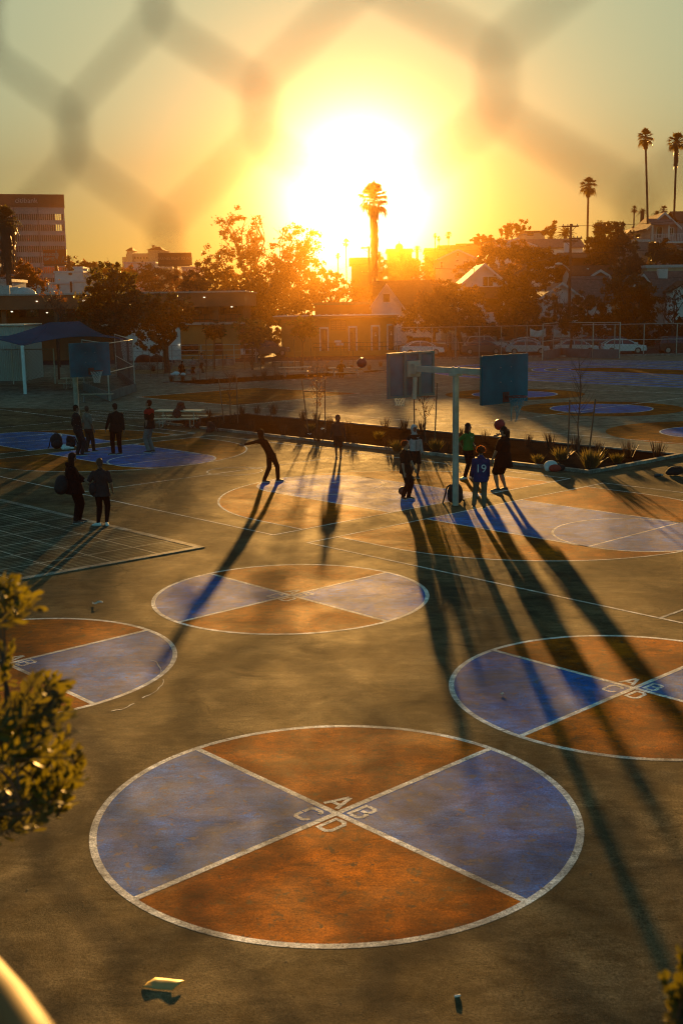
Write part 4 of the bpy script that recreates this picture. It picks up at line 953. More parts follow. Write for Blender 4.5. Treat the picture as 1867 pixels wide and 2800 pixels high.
# balcony house at the top right
t, c, w, ze, zr = pxhouse('two storey hillside house with a balcony at the right edge', 165, 1776, 1848, 617, 584, 9, stucco['pink'], roofm['brown'], 'y', wins=((1828, 624, 1839, 644, 1), (1795, 622, 1808, 650, 0)), ov=0.6)
zb = P(1800, 662, 164).z-c.z; zr_ = P(1800, 641, 164).z-c.z
m = MB(); m.bbox(-w/2-0.3, w/2+3.5, -2.3, -0.02, zb-0.22, zb, 0.02); m.build('balcony_floor', trim, t)
m = MB(); X0, X1 = -w/2-0.3, w/2+3.5
m.box(X0, X1, -2.28, -2.2, zr_-0.07, zr_); n = 34
for i in range(n+1): xx = X0+(X1-X0-0.05)*i/n; m.box(xx, xx+0.045, -2.27, -2.22, zb+0.002, zr_-0.072)
m.build('railing', trim, t)
zl = P(1800, 617, 164).z-c.z
for xx in (X0, -w/2+2.0): MB().box(xx, xx+0.2, -2.19, -1.99, zb+.002, zl).build('post', trim, t)
m = MB(); m.add([(X0-.2, -2.6, zl), (w/2*0.55, -2.6, zl), (w/2*0.55, -0.3, zl+0.9), (X0-.2, -.3, zl+0.9), (X0-.2, -2.6, zl+.12), (w/2*0.55, -2.6, zl+.12), (w/2*0.55, -0.3, zl+1.02), (X0-.2, -.3, zl+1.02)], [(3, 2, 1, 0), (4, 5, 6, 7), (0, 1, 5, 4), (1, 2, 6, 5), (2, 3, 7, 6), (3, 0, 4, 7)]); m.build('porch_roof', roofm['grey'], t)
m = MB(); m.box(w/2+0.002, w/2+6, -0.5, 8, 0, P(1860, 607, 165).z-c.z); m.build('wing', stucco['grey'], t)
gable_roof(t, Matrix.Identity(4), w/2+0.5, w/2+7, -0.4, 8, P(1860, 607, 165).z-c.z, P(1867, 575, 165).z-c.z, 0.4, 0.16, roofm['brown'], False, 'x')
m = MB()
for i in range(10): m.box(-w/2+2.3+i*0.32, -w/2+2.3+(i+1)*0.32, -3.2, -2.31, zb-0.22*(i+1), zb-0.22*i-0.16)
m.build('steps', trim, t)
flat_block('grey stucco house below the balcony house', 160, 1733, 1772, 655, 8, stucco['grey'])
flat_block('flat roofed house with a long white fascia and white chimney', 148, 1768, 1900, 724, 9, stucco['cream'], name='house', cat='house')
p = P(1812, 734, 146); q_ = P(1812, 762, 146)
t, c, w, ze, zr = pxhouse('pale house with a grey roof and white chimney at the right edge', 140, 1790, 1920, 806, 742, 8, stucco['pink'], roofm['grey'], 'x', chim=((1801, 735, 1824, 762, 2.5),))
Mg = Matrix.Translation((P(1862, 800, 138).x-c.x+0.6, -2.5, 0)); gw = 1.9; gp = P(1867, 770, 137).z-c.z; ge = P(1840, 795, 137).z-c.z
gable_wall(t, Mg, -gw, gw, 0, 6, 0, ge, gp, stucco['white']); gable_roof(t, Mg, -gw, gw, 0, 6, ge, gp, 0.3, 0.16, roofm['brown'], False)
p0, p1 = P(1820, 816, 140), P(1830, 828, 140); window(t, Matrix.Identity(4), (p0.x+p1.x)/2-c.x, p1.z-c.z, p1.x-p0.x, p0.z-p1.z, 0, 1)
pxhouse('small gabled garage roof left of the pale house', 142, 1736, 1774, 776, 752, 7, stucco['brown'], roofm['grey'], 'y')
# silhouettes on the far ridge
def dome_house(lab, Y, xl, xr, ye, yd, dome):
    t, c, w, ze, zr = pxhouse(lab, Y, xl, xr, ye, ye-9 if dome else yd, 12, stucco['brown'], roofm['brown'], 'x')
    if dome:
        m = MB(); r = w*0.17; m.tube([(0, 6, ze), (0, 6, zr+r*0.5)], r, 14); m.ball((0, 6, zr+r*0.5), r, 16, 10); m.tube([(0, 6, zr+r*1.4), (0, 6, zr+r*2.2)], 0.1, 5); m.build('dome', roofm['grey'], t)
dome_house('domed house on the ridge to the right of the tall palm', 330, 1062, 1126, 688, 672, True)
dome_house('low hipped house on the ridge right of the domed house', 330, 1168, 1206, 690, 677, False)
dome_house('gabled house on the ridge below the far thin palms', 325, 1204, 1258, 688, 669, False)
dome_house('square house at the right end of the hazy ridge', 315, 1256, 1318, 684, 664, False)
pxhouse('brown house in the glow left of the tall palm', 205, 962, 1018, 722, 704, 9, stucco['brown'], roofm['brown'], 'x')
flat_block('long low shed roof in the glow behind the restroom block', 145, 860, 1010, 826, 8, stucco['brown'], rmat=roofm['grey'])

# ---------------------------------------------------------------- left: school building, restroom block, town
def px(x, y, Y): return P(x, y, Y)
YS = 118
def school():
    x0, x1 = P(-140, 810, YS).x, P(670, 805, YS).x; t = thing('school_building', 'long brown two storey school building with a flat overhanging roof', 'building', (x1, YS, 0))
    z_r, z_b, z_r2 = P(590, 800, YS).z, P(590, 838, YS).z, P(590, 884, YS+3).z
    wl = x0-x1
    MB().bbox(wl, 0, -0.5, 16, z_b, z_r, 0.03).build('roof', stucco['brown'], t)
    MB().bbox(wl-0.1, 0.12, -0.62, 16.1, z_r+0.002, z_r+0.16, 0.03).build('roof_edge', galv, t)
    a = P(490, 900, YS).x-x1
    MB().box(wl, -0.6, 4, 15.5, 0, z_b-0.002).build('wall', stucco['brown'], t)
    MB().box(a, -0.9, 1.0, 3.99, 0, z_r2-0.1).build('lower_wall', stucco['orange'], t)
    MB().bbox(wl, -0.4, 0.6, 3.98, z_r2-0.098, z_r2+0.15, 0.03).build('gallery_floor', galv, t)
    b = P(315, 900, YS).x-x1
    MB().box(b, a-0.01, 0.8, 3.97, 0, z_r2-0.1).build('pale_wall', stucco['pale'], t)
    m = MB(); n = 30
    for k in (0.45, 0.9): m.tube([(wl*0.55, 0.7, z_r2+k), (-0.5, 0.7, z_r2+k)], 0.03, 5)
    for i in range(n): xx = wl*0.55*(i/n)-0.5*(1-i/n); m.tube([(xx, 0.7, z_r2+.15), (xx, 0.7, z_r2+0.9)], 0.025, 5)
    m.build('railing', darksteel, t)
    for xx in (0.1, 0.28, 0.46, 0.64, 0.82): MB().box(wl*xx-0.25, wl*xx+0.25, 0.2, 0.7, z_r2+0.151, z_b-0.002).build('column', stucco['brown'], t)
    for i in range(10):
        xx = -2.2-i*3.0; window(t, Matrix.Identity(4), xx, z_r2+1.0, 2.0, 1.4, 4.0, 2, doorm)
    for (x, y, dep) in ((102, 824, -0.52), (230, 822, -0.52), (559, 813, -0.52), (634, 839, 0.1), (34, 852, 0.1), (130, 855, 0.1), (491, 944, 0.75)):
        p = P(x, y, YS+dep)
        MB().ball((p.x-x1, dep-0.06, p.z), 0.10, 10, 6, (1.2, 0.6, 0.6)).build('wall_lamp', mat('wall_lamp_lit', (0.8, 0.75, 0.6), 0.4, 0, emit=((1, 0.85, 0.6), 0.22)), t)
    for (xa, ya, xb, yb) in ((493, 943, 540, 968), (583, 938, 608, 970)): p0, p1 = P(xa, ya, YS), P(xb, yb, YS); MB().box(p0.x-x1, p1.x-x1, 0.94, 1.02, max(0, p1.z), p0.z).build('dark_opening', pane_m, t)
    for (x, w_, h_, lab) in ((12, 1.2, 1.0, 0), (40, 0.9, 0.8, 0)): 
        p = P(x, 800, YS+5); MB().bbox(p.x-x1-w_/2, p.x-x1+w_/2, 5, 6, z_r+0.163, z_r+.16+h_, 0.04).build('roof_vent', trim, t)
    p = P(63, 800, YS+5); MB().ball((p.x-x1, 5.5, z_r+0.15), 1.3, 16, 8, (1, 1, 0.62)).build('skylight', trim, t)
school()
# shed behind the canopy
corr = mat('corrugated_pale', (0.40, 0.42, 0.37), 0.6, 0.1, 3); p0 = P(-60, 893, 88)
a, b = p0.x, P(66, 893, 88).x; t = thing('storage_shed', 'pale corrugated storage shed behind the blue canopy', 'shed', (a, 88, 0)); h_ = p0.z; m = MB(); n = 50
pts = [((b-a)*i/n, -0.04*(i % 2)) for i in range(n+1)]+[(b-a, 5), (0, 5)]; m.prism(pts, 0, h_); m.build('wall', corr, t)
MB().bbox(-0.1, b-a+0.1, -0.2, 5.1, h_+0.002, h_+0.12, 0.02).build('roof', galv, t)
mesh_fence('yard_fence', 'dark mesh fence in front of the pale storage shed', 'fence', [Vector((P(-50, 950, 84).x, 84, 0)), Vector((P(32, 950, 84).x, 84, 0)), Vector((P(147, 960, 84).x, 84, 0))], P(32, 955, 84).z, 0.28, 0, 0.05, (1.0,), 0.006)
mesh_fence('rail_fence', 'dark rail fence with tall posts in front of the pale school wall', 'fence', [Vector((P(x, 950, 110).x, 110, 0)) for x in (320, 390, 430, 470, 550, 640, 700)], P(400, 945, 110).z, 0.5, 0, 0.045, (1.0, 0.72, 0.45), 0.005)
for x0, x1, y1, lab in ((120, 180, 985, 'low white planter box behind the shed fence'),):
    pass
for i, (x, y, r) in enumerate(((395, 962, 0.9), (430, 956, 0.8))):
    o = blob_mesh('shrub_cover', black, [((0, 0, 0.5), r*0.8, (1.2, 0.8, 0.8)), ((0.5, 0, 0.4), r*0.6, (1, 0.8, 0.8))], None, 0.06, 2); o.name = 'covered_cart'; p = P(x, 985, 108); o.location = (p.x, 108, 0); tag(o, ('dark covered cart left of the round tree trunk', 'dark covered cart right beside the round tree trunk')[i], 'cart')
for x, y, L, lab in ((410, 1010, 4.0, 'pale stone seat wall under the round yard tree'), (560, 1000, 5.5, 'long pale stone seat wall at the back of the sand yard')):
    p = G(x, y); o = MB().bbox(-L/2, L/2, -0.3, 0.3, 0, 0.6, 0.06).build('seat_wall', concrete); o.location = p; tag(o, lab, 'wall')

# restroom block
YR = 124; xl, xr = P(769, 900, YR).x, P(1081, 900, YR).x; t = thing('restroom_building', 'orange brown restroom block with white door frames and a notice board', 'building', (xl, YR, 0), 0.0)
zt = P(900, 864, YR).z; Wd = xr-xl
MB().box(0, Wd, 0, 6, 0, zt-0.3).build('wall', stucco['orange'], t)
MB().bbox(-0.8, Wd+0.15, -0.5, 6.3, zt-0.298, zt, 0.03).build('roof', stucco['brown'], t)
MB().bbox(-0.85, Wd+0.2, -0.55, 6.35, zt+0.002, zt+0.07, 0.02).build('roof_edge', trim, t)
for i, (x0, x1, y0) in enumerate(((873, 898, 896), (952, 976, 893), (1014, 1038, 890), (1057, 1080, 887))):
    a, b = P(x0, y0, YR).x-xl, P(x1, y0, YR).x-xl; z1 = P(x0, y0, YR).z; f = 0.13
    d = MB().box(a+f, b-f, -0.04, 0.01, 0.35, z1-f).build('door', doorm, t)
    m = MB(); m.box(a, a+f, -0.09, 0.01, 0.35, z1-f); m.box(b-f, b, -0.09, 0.01, 0.35, z1-f); m.box(a, b, -0.09, 0.01, z1-f+0.001, z1+0.05); m.build('door_frame', trim, d)
    if i >= 2:
        m = MB(); cx_ = (a+b)/2; zc = z1-1.0; m.add([(cx_-0.14, -0.05, zc-0.15), (cx_+0.14, -0.05, zc-0.15), (cx_, -0.05, zc+0.13)], [(0, 1, 2)]); m.ball((cx_, -0.05, zc+0.19), 0.06, 8, 6, (1, 0.2, 1)); m.build('restroom_sign', trim, d)
    else: MB().box(a+(b-a)*0.5, a+(b-a)*0.62, -0.055, -0.041, 0.5, z1-f-0.1).build('door_edge', mat('ochre', (0.30, 0.18, 0.05), 0.6), d)
a, b, z0, z1 = P(904, 903, YR).x-xl, P(946, 903, YR).x-xl, P(904, 903, YR).z, P(904, 876, YR).z
m = MB(); m.box(a, b, -0.08, -0.02, z0, z1); o = m.build('notice_board', doorm, t)
m = MB()
for i in range(3):
    for j in range(4): m.box(a+0.08+i*(b-a)/3, a+(i+1)*(b-a)/3-0.05, -0.095, -0.081, z0+0.08+j*(z1-z0-0.1)/4, z0+0.08+j*(z1-z0-0.1)/4+0.16)
m.build('notice', mat('notice_paper', (0.20, 0.10, 0.06), 0.7, 0.3, 9), o)
MB().box(0.5, Wd+0.5, -2.2, -1.95, 0, 0.55).build('ramp_wall', stucco['orange'], t)
m = MB()
for k in (0.95, 1.4): m.tube([(3.5, -2.05, k), (Wd+0.5, -2.05, k)], 0.035, 5)
for i in range(24): xx = 3.5+i*(Wd-3)/23; m.tube([(xx, -2.05, 0.55), (xx, -2.05, 1.4)], 0.025, 5)
m.build('railing', darksteel, t)
a = P(914, 935, YR).x-xl; m = MB(); m.bbox(a, a+0.75, -0.4, 0, 1.35, 1.6, 0.04); m.bbox(a+0.15, a+1.0, -0.3, 0, 1.05, 1.3, 0.04); m.build('drinking_fountain', trim, t)
for i in range(9): 
    o = MB().bbox(0, 0.28, 0, 0.2, 0, 0.12, 0.03); 
m = MB()
for i in range(12): R = random.Random(i); m.ball((0.4+i*0.75, 0.1, zt+0.11), 0.10+0.05*R.random(), 8, 6, (1.3, 1, 0.6))
m.build('roof_litter', trim, t)

def text(body, par, M, size, mt, name='lettering', d=0.02, sx=1.0):
    cu = bpy.data.curves.new(name, 'FONT'); cu.body = body; cu.size = size; cu.align_x = 'CENTER'; cu.align_y = 'CENTER'; cu.extrude = d
    o = bpy.data.objects.new(name, cu); COL.objects.link(o)
    dg = bpy.context.evaluated_depsgraph_get(); me = bpy.data.meshes.new_from_object(o.evaluated_get(dg)); bpy.data.objects.remove(o)
    me.transform(M @ Matrix.Rotation(PI/2, 4, 'X') @ Matrix.Diagonal((sx, 1, 1, 1))); return link(name, me, mt, par)
# office tower
YT = 290; xl, xr = P(-90, 600, YT).x, P(170, 600, YT).x; zt = P(85, 530, YT).z; t = thing('office_tower', 'grey office tower with rows of slot windows and a bank name at the top', 'building', (xl, YT, 0), 0.25)
Wd = (xr-xl)*1.03; t.location = (xr-Wd*math.cos(.25), YT-Wd*math.sin(.25)*0.5, 0); MB().box(0, Wd, 0, 22, 0, zt-3.1).build('wall', mat('tower_concrete', (0.48, 0.47, 0.43), 0.8, 0.12, 0.3), t)
MB().bbox(-0.15, Wd+0.15, -0.15, 22, zt-3.098, zt, 0.05).build('top_band', mat('tower_band', (0.16, 0.10, 0.07), 0.7, 0.2, 0.5), t)
text('citibank', t, Matrix.Translation((P(75, 548, YT).x-xl, -0.2, P(75, 548, YT).z)), 1.75, trim)
litw = mat('lit_window', (0.8, 0.6, 0.2), 0.5, 0, emit=((1, 0.6, 0.12), 0.12)); R = random.Random(4)
for k in range(9):
    yb = 584+k*29.3; z1, z0 = P(85, yb, YT).z, P(85, yb+17, YT).z
    m, ml = MB(), MB(); x = 0.25
    while x < Wd-0.35:
        xp = x+xl; lit = k in (0, 1, 2) and Wd-2.4 < x < Wd-0.8 and R.random() < 0.6
        (ml if lit else m).box(x, x+0.28, -0.06, 0.02, z0, z1); x += 0.52
    w_ = m.build('window_row', pane_m, t)
    if ml.v: ml.build('lit_window', litw, t)
for x in (43, 107): xx = P(x, 600, YT).x-xl; MB().box(xx-0.15, xx+0.15, -0.12, 0.02, 0, zt-3.1).build('joint_strip', stucco['grey'], t)
# billboards
def billboard(lab, Y, xl, yt, xr, yb, bm, name='billboard'):
    a, b = P(xl, yt, Y), P(xr, yb, Y); cx_ = (a.x+b.x)/2; t = thing(name, lab, 'billboard', (cx_, Y, 0)); w = (b.x-a.x)/2
    MB().box(-w, w, 0, 0.5, b.z, a.z).build('panel', bm, t)
    m = MB(); m.box(-w-0.1, w+0.1, -0.06, 0.55, b.z-0.25, b.z-0.003); m.box(-w*0.9, w*0.9, -0.9, -0.1, b.z-0.45, b.z-0.3); m.build('catwalk', darksteel, t)
    MB().tube([(0, 0.8, -0.1), (0, 0.8, b.z+0.5)], 0.4, 10).build('post', darksteel, t)
    return t, w, a.z, b.z
t, w, z1, z0 = billboard('red billboard with white words in front of the office tower', 262, 118, 683, 184, 721, mat('billboard_red', (0.80, 0.09, 0.02), 0.6, 0.12, 0.6))
text('THE FUN DOES', t, Matrix.Translation((-w*0.42, -0.03, z1-(z1-z0)*0.36)), 0.95, trim, sx=0.62); text('RSVP YES', t, Matrix.Translation((-w*0.5, -0.03, z1-(z1-z0)*0.66)), 0.95, trim, sx=0.62)
m = MB(); m.ball((0.35, -0.05, z1-0.35), 0.2, 10, 8, (0.8, 0.2, 1.1)); m.ball((0.4, -0.05, z1-1.35), 0.45, 12, 8, (0.9, 0.15, 1.7)); m.tube([(0.2, -0.05, z1-1.9), (0.1, -0.05, z0+0.2)], [0.2, 0.1], 6, True, 0.3); m.tube([(0.5, -0.05, z1-1.9), (1.0, -0.05, z0+0.25)], [0.2, 0.08], 6, True, 0.3)
m.build('printed_figure', mat('print_pink', (0.55, 0.32, 0.28), 0.7, 0.3, 2), t)
m = MB(); m.tube([(1.35, -0.05, z0+0.15), (1.9, -0.05, z0+1.7)], [0.12, 0.08], 5, True, 0.3); m.tube([(1.9, -0.05, z0+1.7), (2.1, -0.05, z0+0.5)], [0.06, 0.1], 5, True, 0.3); m.box(2.1, 2.75, -0.02, 0.0, z0+0.35, z0+0.55); m.build('printed_mark', trim, t)
t, w, z1, z0 = billboard('dark billboard with one line of pale capitals among the trees', 245, 432, 692, 526, 722, mat('billboard_dark', (0.10, 0.05, 0.035), 0.6, 0.3, 0.7))
text('MARINES FIGHT TO WIN', t, Matrix.Translation((0, -0.03, (z1+z0)/2+0.0)), 0.86, mat('print_sand', (0.48, 0.36, 0.22), 0.7, 0.1), sx=0.78)
t, w, z1, z0 = billboard('small red shop sign with a white X below the dark billboard', 232, 517, 743, 535, 758, mat('sign_red', (0.35, 0.06, 0.02), 0.6, 0.1), 'shop_sign')
text('X', t, Matrix.Translation((0, -0.03, (z1+z0)/2)), 1.3, trim)
# town buildings
flat_block('white low building with arched windows below the red billboard', 205, 84, 205, 772, 14, stucco['white'], base=-0.3, wins=((98, 777, 103, 789), (112, 777, 118, 788), (128, 777, 132, 792), (156, 776, 164, 792)))
flat_block('white building with a black door panel beside the dark leafy tree', 203, 204, 242, 766, 12, stucco['white'], base=-0.3, wins=((192, 770, 199, 800),))
flat_block('white upper storey building with a small square tower under the red billboard', 222, 150, 226, 741, 12, stucco['white'], base=-0.3, wins=((188, 746, 198, 752),))
flat_block('white roof tower behind the upper storey building', 226, 203, 225, 729, 6, stucco['white'], base=-0.3)
flat_block('white box building at the left edge behind the palm', 150, -60, 26, 763, 8, stucco['white'], base=-0.3)
flat_block('white stepped building below the far hotel', 285, 340, 425, 716, 14, stucco['white'], base=-0.3, wins=((352, 740, 358, 748), (372, 740, 378, 748)))
flat_block('cream shop block behind the dark billboard', 275, 420, 470, 730, 14, stucco['cream'], base=-0.3, wins=((428, 740, 436, 750), (444, 740, 452, 750)))
flat_block('bright white flat roofed shop under the dark billboard', 262, 498, 545, 729, 10, stucco['white'], base=-0.3)
flat_block('pale low building left of the white stepped building', 260, 224, 250, 748, 8, stucco['pale'], base=-0.3)
YH = 320; t = thing('hotel', 'far yellowish hotel with red tiled roof towers on the skyline', 'building', (P(403, 700, YH).x, YH, 0)); ox = t.location.x
def hb(x0, x1, yt, d0, d1, roof, nm='wall'):
    a, b, z = P(x0, yt, YH).x-ox, P(x1, yt, YH).x-ox, P(x0, yt, YH).z
    MB().box(a, b, d0, d1, 0, z).build(nm, stucco['cream'], t)
    if roof:
        m = MB(); h = z+roof; k = 0.32
        m.add([(a-.3, d0-.3, z+.01), (b+.3, d0-.3, z+.01), (b+.3, d1+.3, z+.01), (a-.3, d1+.3, z+.01), (a+(b-a)*k, (d0+d1)/2, h), (b-(b-a)*k, (d0+d1)/2, h)], [(0, 1, 5, 4), (1, 2, 5), (2, 3, 4, 5), (3, 0, 4), (3, 2, 1, 0)]); m.build('roof', roofm['red'], t)
hb(331, 475, 702, 2, 20, 0); hb(343, 425, 693, 1, 19, 0, 'upper_wall'); hb(347, 361, 685, 0, 8, 1.0, 'tower'); hb(404, 441, 683, 0.5, 12, 1.1, 'penthouse'); hb(440, 462, 687, 0.6, 12, 0, 'penthouse'); hb(412, 418, 671, 3, 5, 0.3, 'chimney')
for k in range(14): 
    p = P(352+k*8.2, 708, YH); window(t, Matrix.Identity(4), p.x-ox, p.z, 0.3, 0.6, 2.0 if k > 8 else 1.0, 0, stucco['cream'])

# ---------------------------------------------------------------- poles and wires
polew = mat('pole_wood', (0.06, 0.04, 0.028), 0.85, 0.3, 3)
def upole(lab, x, ytop, Y, arms, lamp=None, base=0.0):
    b = P(x, ytop, Y); t = thing('utility_pole', lab, 'utility pole', (b.x, Y, base)); h = b.z-base
    MB().tube([(0, 0, -0.3), (0.0, 0, h)], [0.19, 0.13], 10).build('pole', polew, t)
    for (y, x0, x1) in arms:
        p, q_ = P(x0, y, Y), P(x1, y, Y); z = P(x, y, Y).z-base
        a = MB(); a.box(p.x-b.x, q_.x-b.x, -0.19, -0.07, z-0.08, z+0.08)
        a.tube([(p.x*0.5+q_.x*0.5-b.x-0.7, -0.15, z), (0, -0.13, z-0.6)], 0.03, 5); a.tube([(p.x*.5+q_.x*.5-b.x+0.7, -0.15, z), (0, -0.13, z-0.6)], 0.03, 5)
        ao = a.build('crossarm', polew, t)
        m = MB(); n = 4
        for i in range(n): xx = (p.x-b.x)+(q_.x-p.x)*(i+0.3)/(n-0.4); m.tube([(xx, -0.13, z+0.08), (xx, -0.13, z+0.26)], 0.05, 6)
        m.build('insulator', galv, ao)
    if lamp:
        p, q_ = P(lamp[0], lamp[1], Y), P(x, lamp[2], Y); dx, dz = p.x-b.x, p.z-base
        MB().tube([(0, -0.1, q_.z-base), (dx*0.4, -0.1, dz-0.3), (dx*0.8, -0.1, dz)], 0.05, 6).build('lamp_arm', galv, t)
        MB().ball((dx, -0.1, dz-0.03), 0.36, 12, 8, (1.2, 0.6, 0.42)).build('lamp_head', trim, t)
    return t
upole('tall wooden utility pole with three crossarms and a street lamp arm', 1560, 612, 131, ((619, 1534, 1580), (652, 1553, 1590), (659, 1538, 1578)), (1526, 721, 741))
upole('wooden utility pole left of the tall shaggy palm', 1008, 673, 160, ((678, 987, 1012), (746, 985, 1042)))
def wires(lab, a, b, n, sag, sp=0.35, r=0.014):
    for i in range(n):
        p0, p1 = Vector(a)+Vector((0, i*sp, 0)), Vector(b)+Vector((0, i*sp, 0))
        o = MB().tube([p0.lerp(p1, k/14)-Vector((0, 0, sag*4*(k/14)*(1-k/14)))-p0 for k in range(15)], r, 4, False).build('power_line', darktrim); o.location = p0; tag(o, lab, 'cable', 'overhead cables on the utility poles')
wires('thin overhead cable at the top of the tall utility pole', P(1540, 617, 131), P(1060, 688, 300), 2, 1.0, 0.4, 0.025)
wires('thin overhead cable running right from the tall utility pole', P(1576, 617, 131), P(1950, 590, 131), 2, 0.3)
wires('low overhead cable crossing the hillside trees', P(1562, 694, 131), P(1950, 668, 125), 1, 0.15, 0.3, 0.03)
wires('low overhead cable running left of the tall utility pole', P(1562, 694, 131), P(1190, 734, 150), 1, 0.6, 0.3, 0.03)
wires('slack cable in front of the right houses', P(1562, 762, 131), P(1950, 750, 128), 2, 0.3, 0.3, 0.02)
# ---------------------------------------------------------------- trees
L_dark = leafmat('leaf_dark', (0.030, 0.038, 0.012), 0.22, 0.5, 0.7, (0.14, 0.11, 0.015))
L_olive = leafmat('leaf_olive', (0.045, 0.038, 0.012), 0.30, 0.5, 0.7, (0.18, 0.10, 0.012))
L_rust = leafmat('leaf_rust', (0.050, 0.026, 0.010), 0.30, 0.5, 0.7, (0.20, 0.075, 0.01))
L_gold = leafmat('leaf_gold', (0.075, 0.042, 0.012), 0.40, 0.5, 0.7, (0.34, 0.14, 0.015))
L_green = leafmat('leaf_green', (0.050, 0.065, 0.015), 0.38, 0.5, 0.8, (0.26, 0.22, 0.02))
L_palm = leafmat('leaf_palm', (0.045, 0.045, 0.018), 0.25, 0.4, 0.8, (0.20, 0.14, 0.02))
L_skirt = leafmat('leaf_skirt', (0.05, 0.03, 0.015), 0.2, 0.4, 0.8, (0.10, 0.05, 0.012))
def crown_mesh(blobs, n, s, seed, gap=0.35, flat=0.8):
    """leaf sized quads in clumps spread through ellipsoids (c, rx, ry, rz); the clumps leave gaps"""
    R = random.Random(seed); vs, fs = [], []
    vol = [b[1]*b[2]*b[3] for b in blobs]; tot = sum(vol)
    for b, v in zip(blobs, vol):
        c, rx, ry, rz = b; k = max(1, int(n*v/tot)); nc = max(6, int(k/42)); ctr = []
        while len(ctr) < nc:
            d = Vector((R.gauss(0, 1), R.gauss(0, 1), R.gauss(0, 1))).normalized()*(R.random()**0.38)
            p = Vector((d.x*rx, d.y*ry, d.z*rz))
            if noise.noise((p+Vector(c))*1.3/max(rx, rz)+Vector((seed, 0, 0))) < -0.28*gap-0.05 and R.random() < gap*2: continue
            ctr.append((Vector(c)+p*(1+0.12*R.gauss(0, 1)), R.uniform(0.5, 1.3)))
        cr = 0.30*(rx*ry*rz/nc)**(1/3)*2.0
        for i in range(k):
            q, sc = R.choice(ctr); q = q+Vector((R.gauss(0, 1), R.gauss(0, 1), R.gauss(0, .8)))*cr*0.55*sc
            a = Vector((R.gauss(0, 1), R.gauss(0, 1), R.gauss(0, flat))).normalized(); e = a.orthogonal().normalized()
            e = (Matrix.Rotation(R.random()*6.28, 3, a) @ e); w = a.cross(e); z = s*R.uniform(0.6, 1.4)
            j = len(vs); vs += [q-e*z, q-w*z*0.5, q+e*z, q+w*z*0.5]; fs.append((j, j+1, j+2, j+3))
    m = MB(); m.v = [tuple(v) for v in vs]; m.f = fs; m.m = [0]*len(fs)
    return m
def limb(m, a, b, r0, r1, R, n=4, wob=0.08):
    a, b = Vector(a), Vector(b); L = (b-a).length; pts = [a]
    for i in range(1, n+1): pts.append(a.lerp(b, i/n)+(Vector((R.gauss(0, 1), R.gauss(0, 1), R.gauss(0, .6)))*wob*L*0.5 if i < n else Vector()))
    m.tube(pts, [r0+(r1-r0)*i/n for i in range(n+1)], 6, False); return pts
def tree(lab, base, blobs, n, s, lm, seed, tr=0.2, fork=0.35, group=None, twigs=3, name='tree', gap=0.35):
    """blobs relative to the base"""
    R = random.Random(seed); t = thing(name, lab, 'tree', base, 0, group); m = MB()
    top = max(b[0][2] for b in blobs); cx = sum(b[0][0] for b in blobs)/len(blobs); cy = sum(b[0][1] for b in blobs)/len(blobs)
    lowz = min(b[0][2]-b[3] for b in blobs); fz = max(0.3, lowz+(top-lowz)*fork*0.5)
    limb(m, (0, 0, -0.4), (cx*0.25, cy*0.25, fz), tr, tr*0.75, R, 4, 0.03); f = Vector((cx*0.25, cy*0.25, fz))
    for b in blobs:
        c = Vector(b[0]); pts = limb(m, f, c, tr*0.6, tr*0.22, R, 4, 0.12)
        for k in range(twigs):
            d = Vector((R.gauss(0, 1)*b[1], R.gauss(0, 1)*b[2], abs(R.gauss(0, 1))*b[3])); d = d*(0.75/max(1, d.length/max(b[1], b[3])))
            q = limb(m, pts[R.randint(2, 4)], c+d, tr*0.22, 0.02, R, 3, 0.12)
            for u in range(2): limb(m, q[2], q[3]+Vector((R.gauss(0, 1), R.gauss(0, 1), R.gauss(0, 1)))*b[1]*0.3, 0.03, 0.008, R, 2, 0.1)
    m.build('trunk', bark, t)
    crown_mesh(blobs, n, s, seed, gap).build('crown', lm, t)
    return t
def pxtree(lab, Y, base_y, blobs, n, s, lm, seed, tr=0.2, bx=None, zb=None, **k):
    """blobs: pixel centres and radii (x, y, rx, ry[, dy]) at distance Y"""
    sc = Y/FPX; x0 = bx if bx is not None else sum(b[0] for b in blobs)/len(blobs)
    gx = P(x0, base_y, Y).x; gz = terrain(gx, Y) if zb is None else zb; B = Vector((gx, Y, gz)); out = []
    for b in blobs:
        p = P(b[0], b[1], Y); d = b[4] if len(b) > 4 else 0.0
        out.append(((p.x-gx, d, p.z-gz), b[2]*sc, (b[2]*0.9)*sc if len(b) < 6 else b[5], b[3]*sc))
    return tree(lab, B, out, n, s, lm, seed, tr, **k)
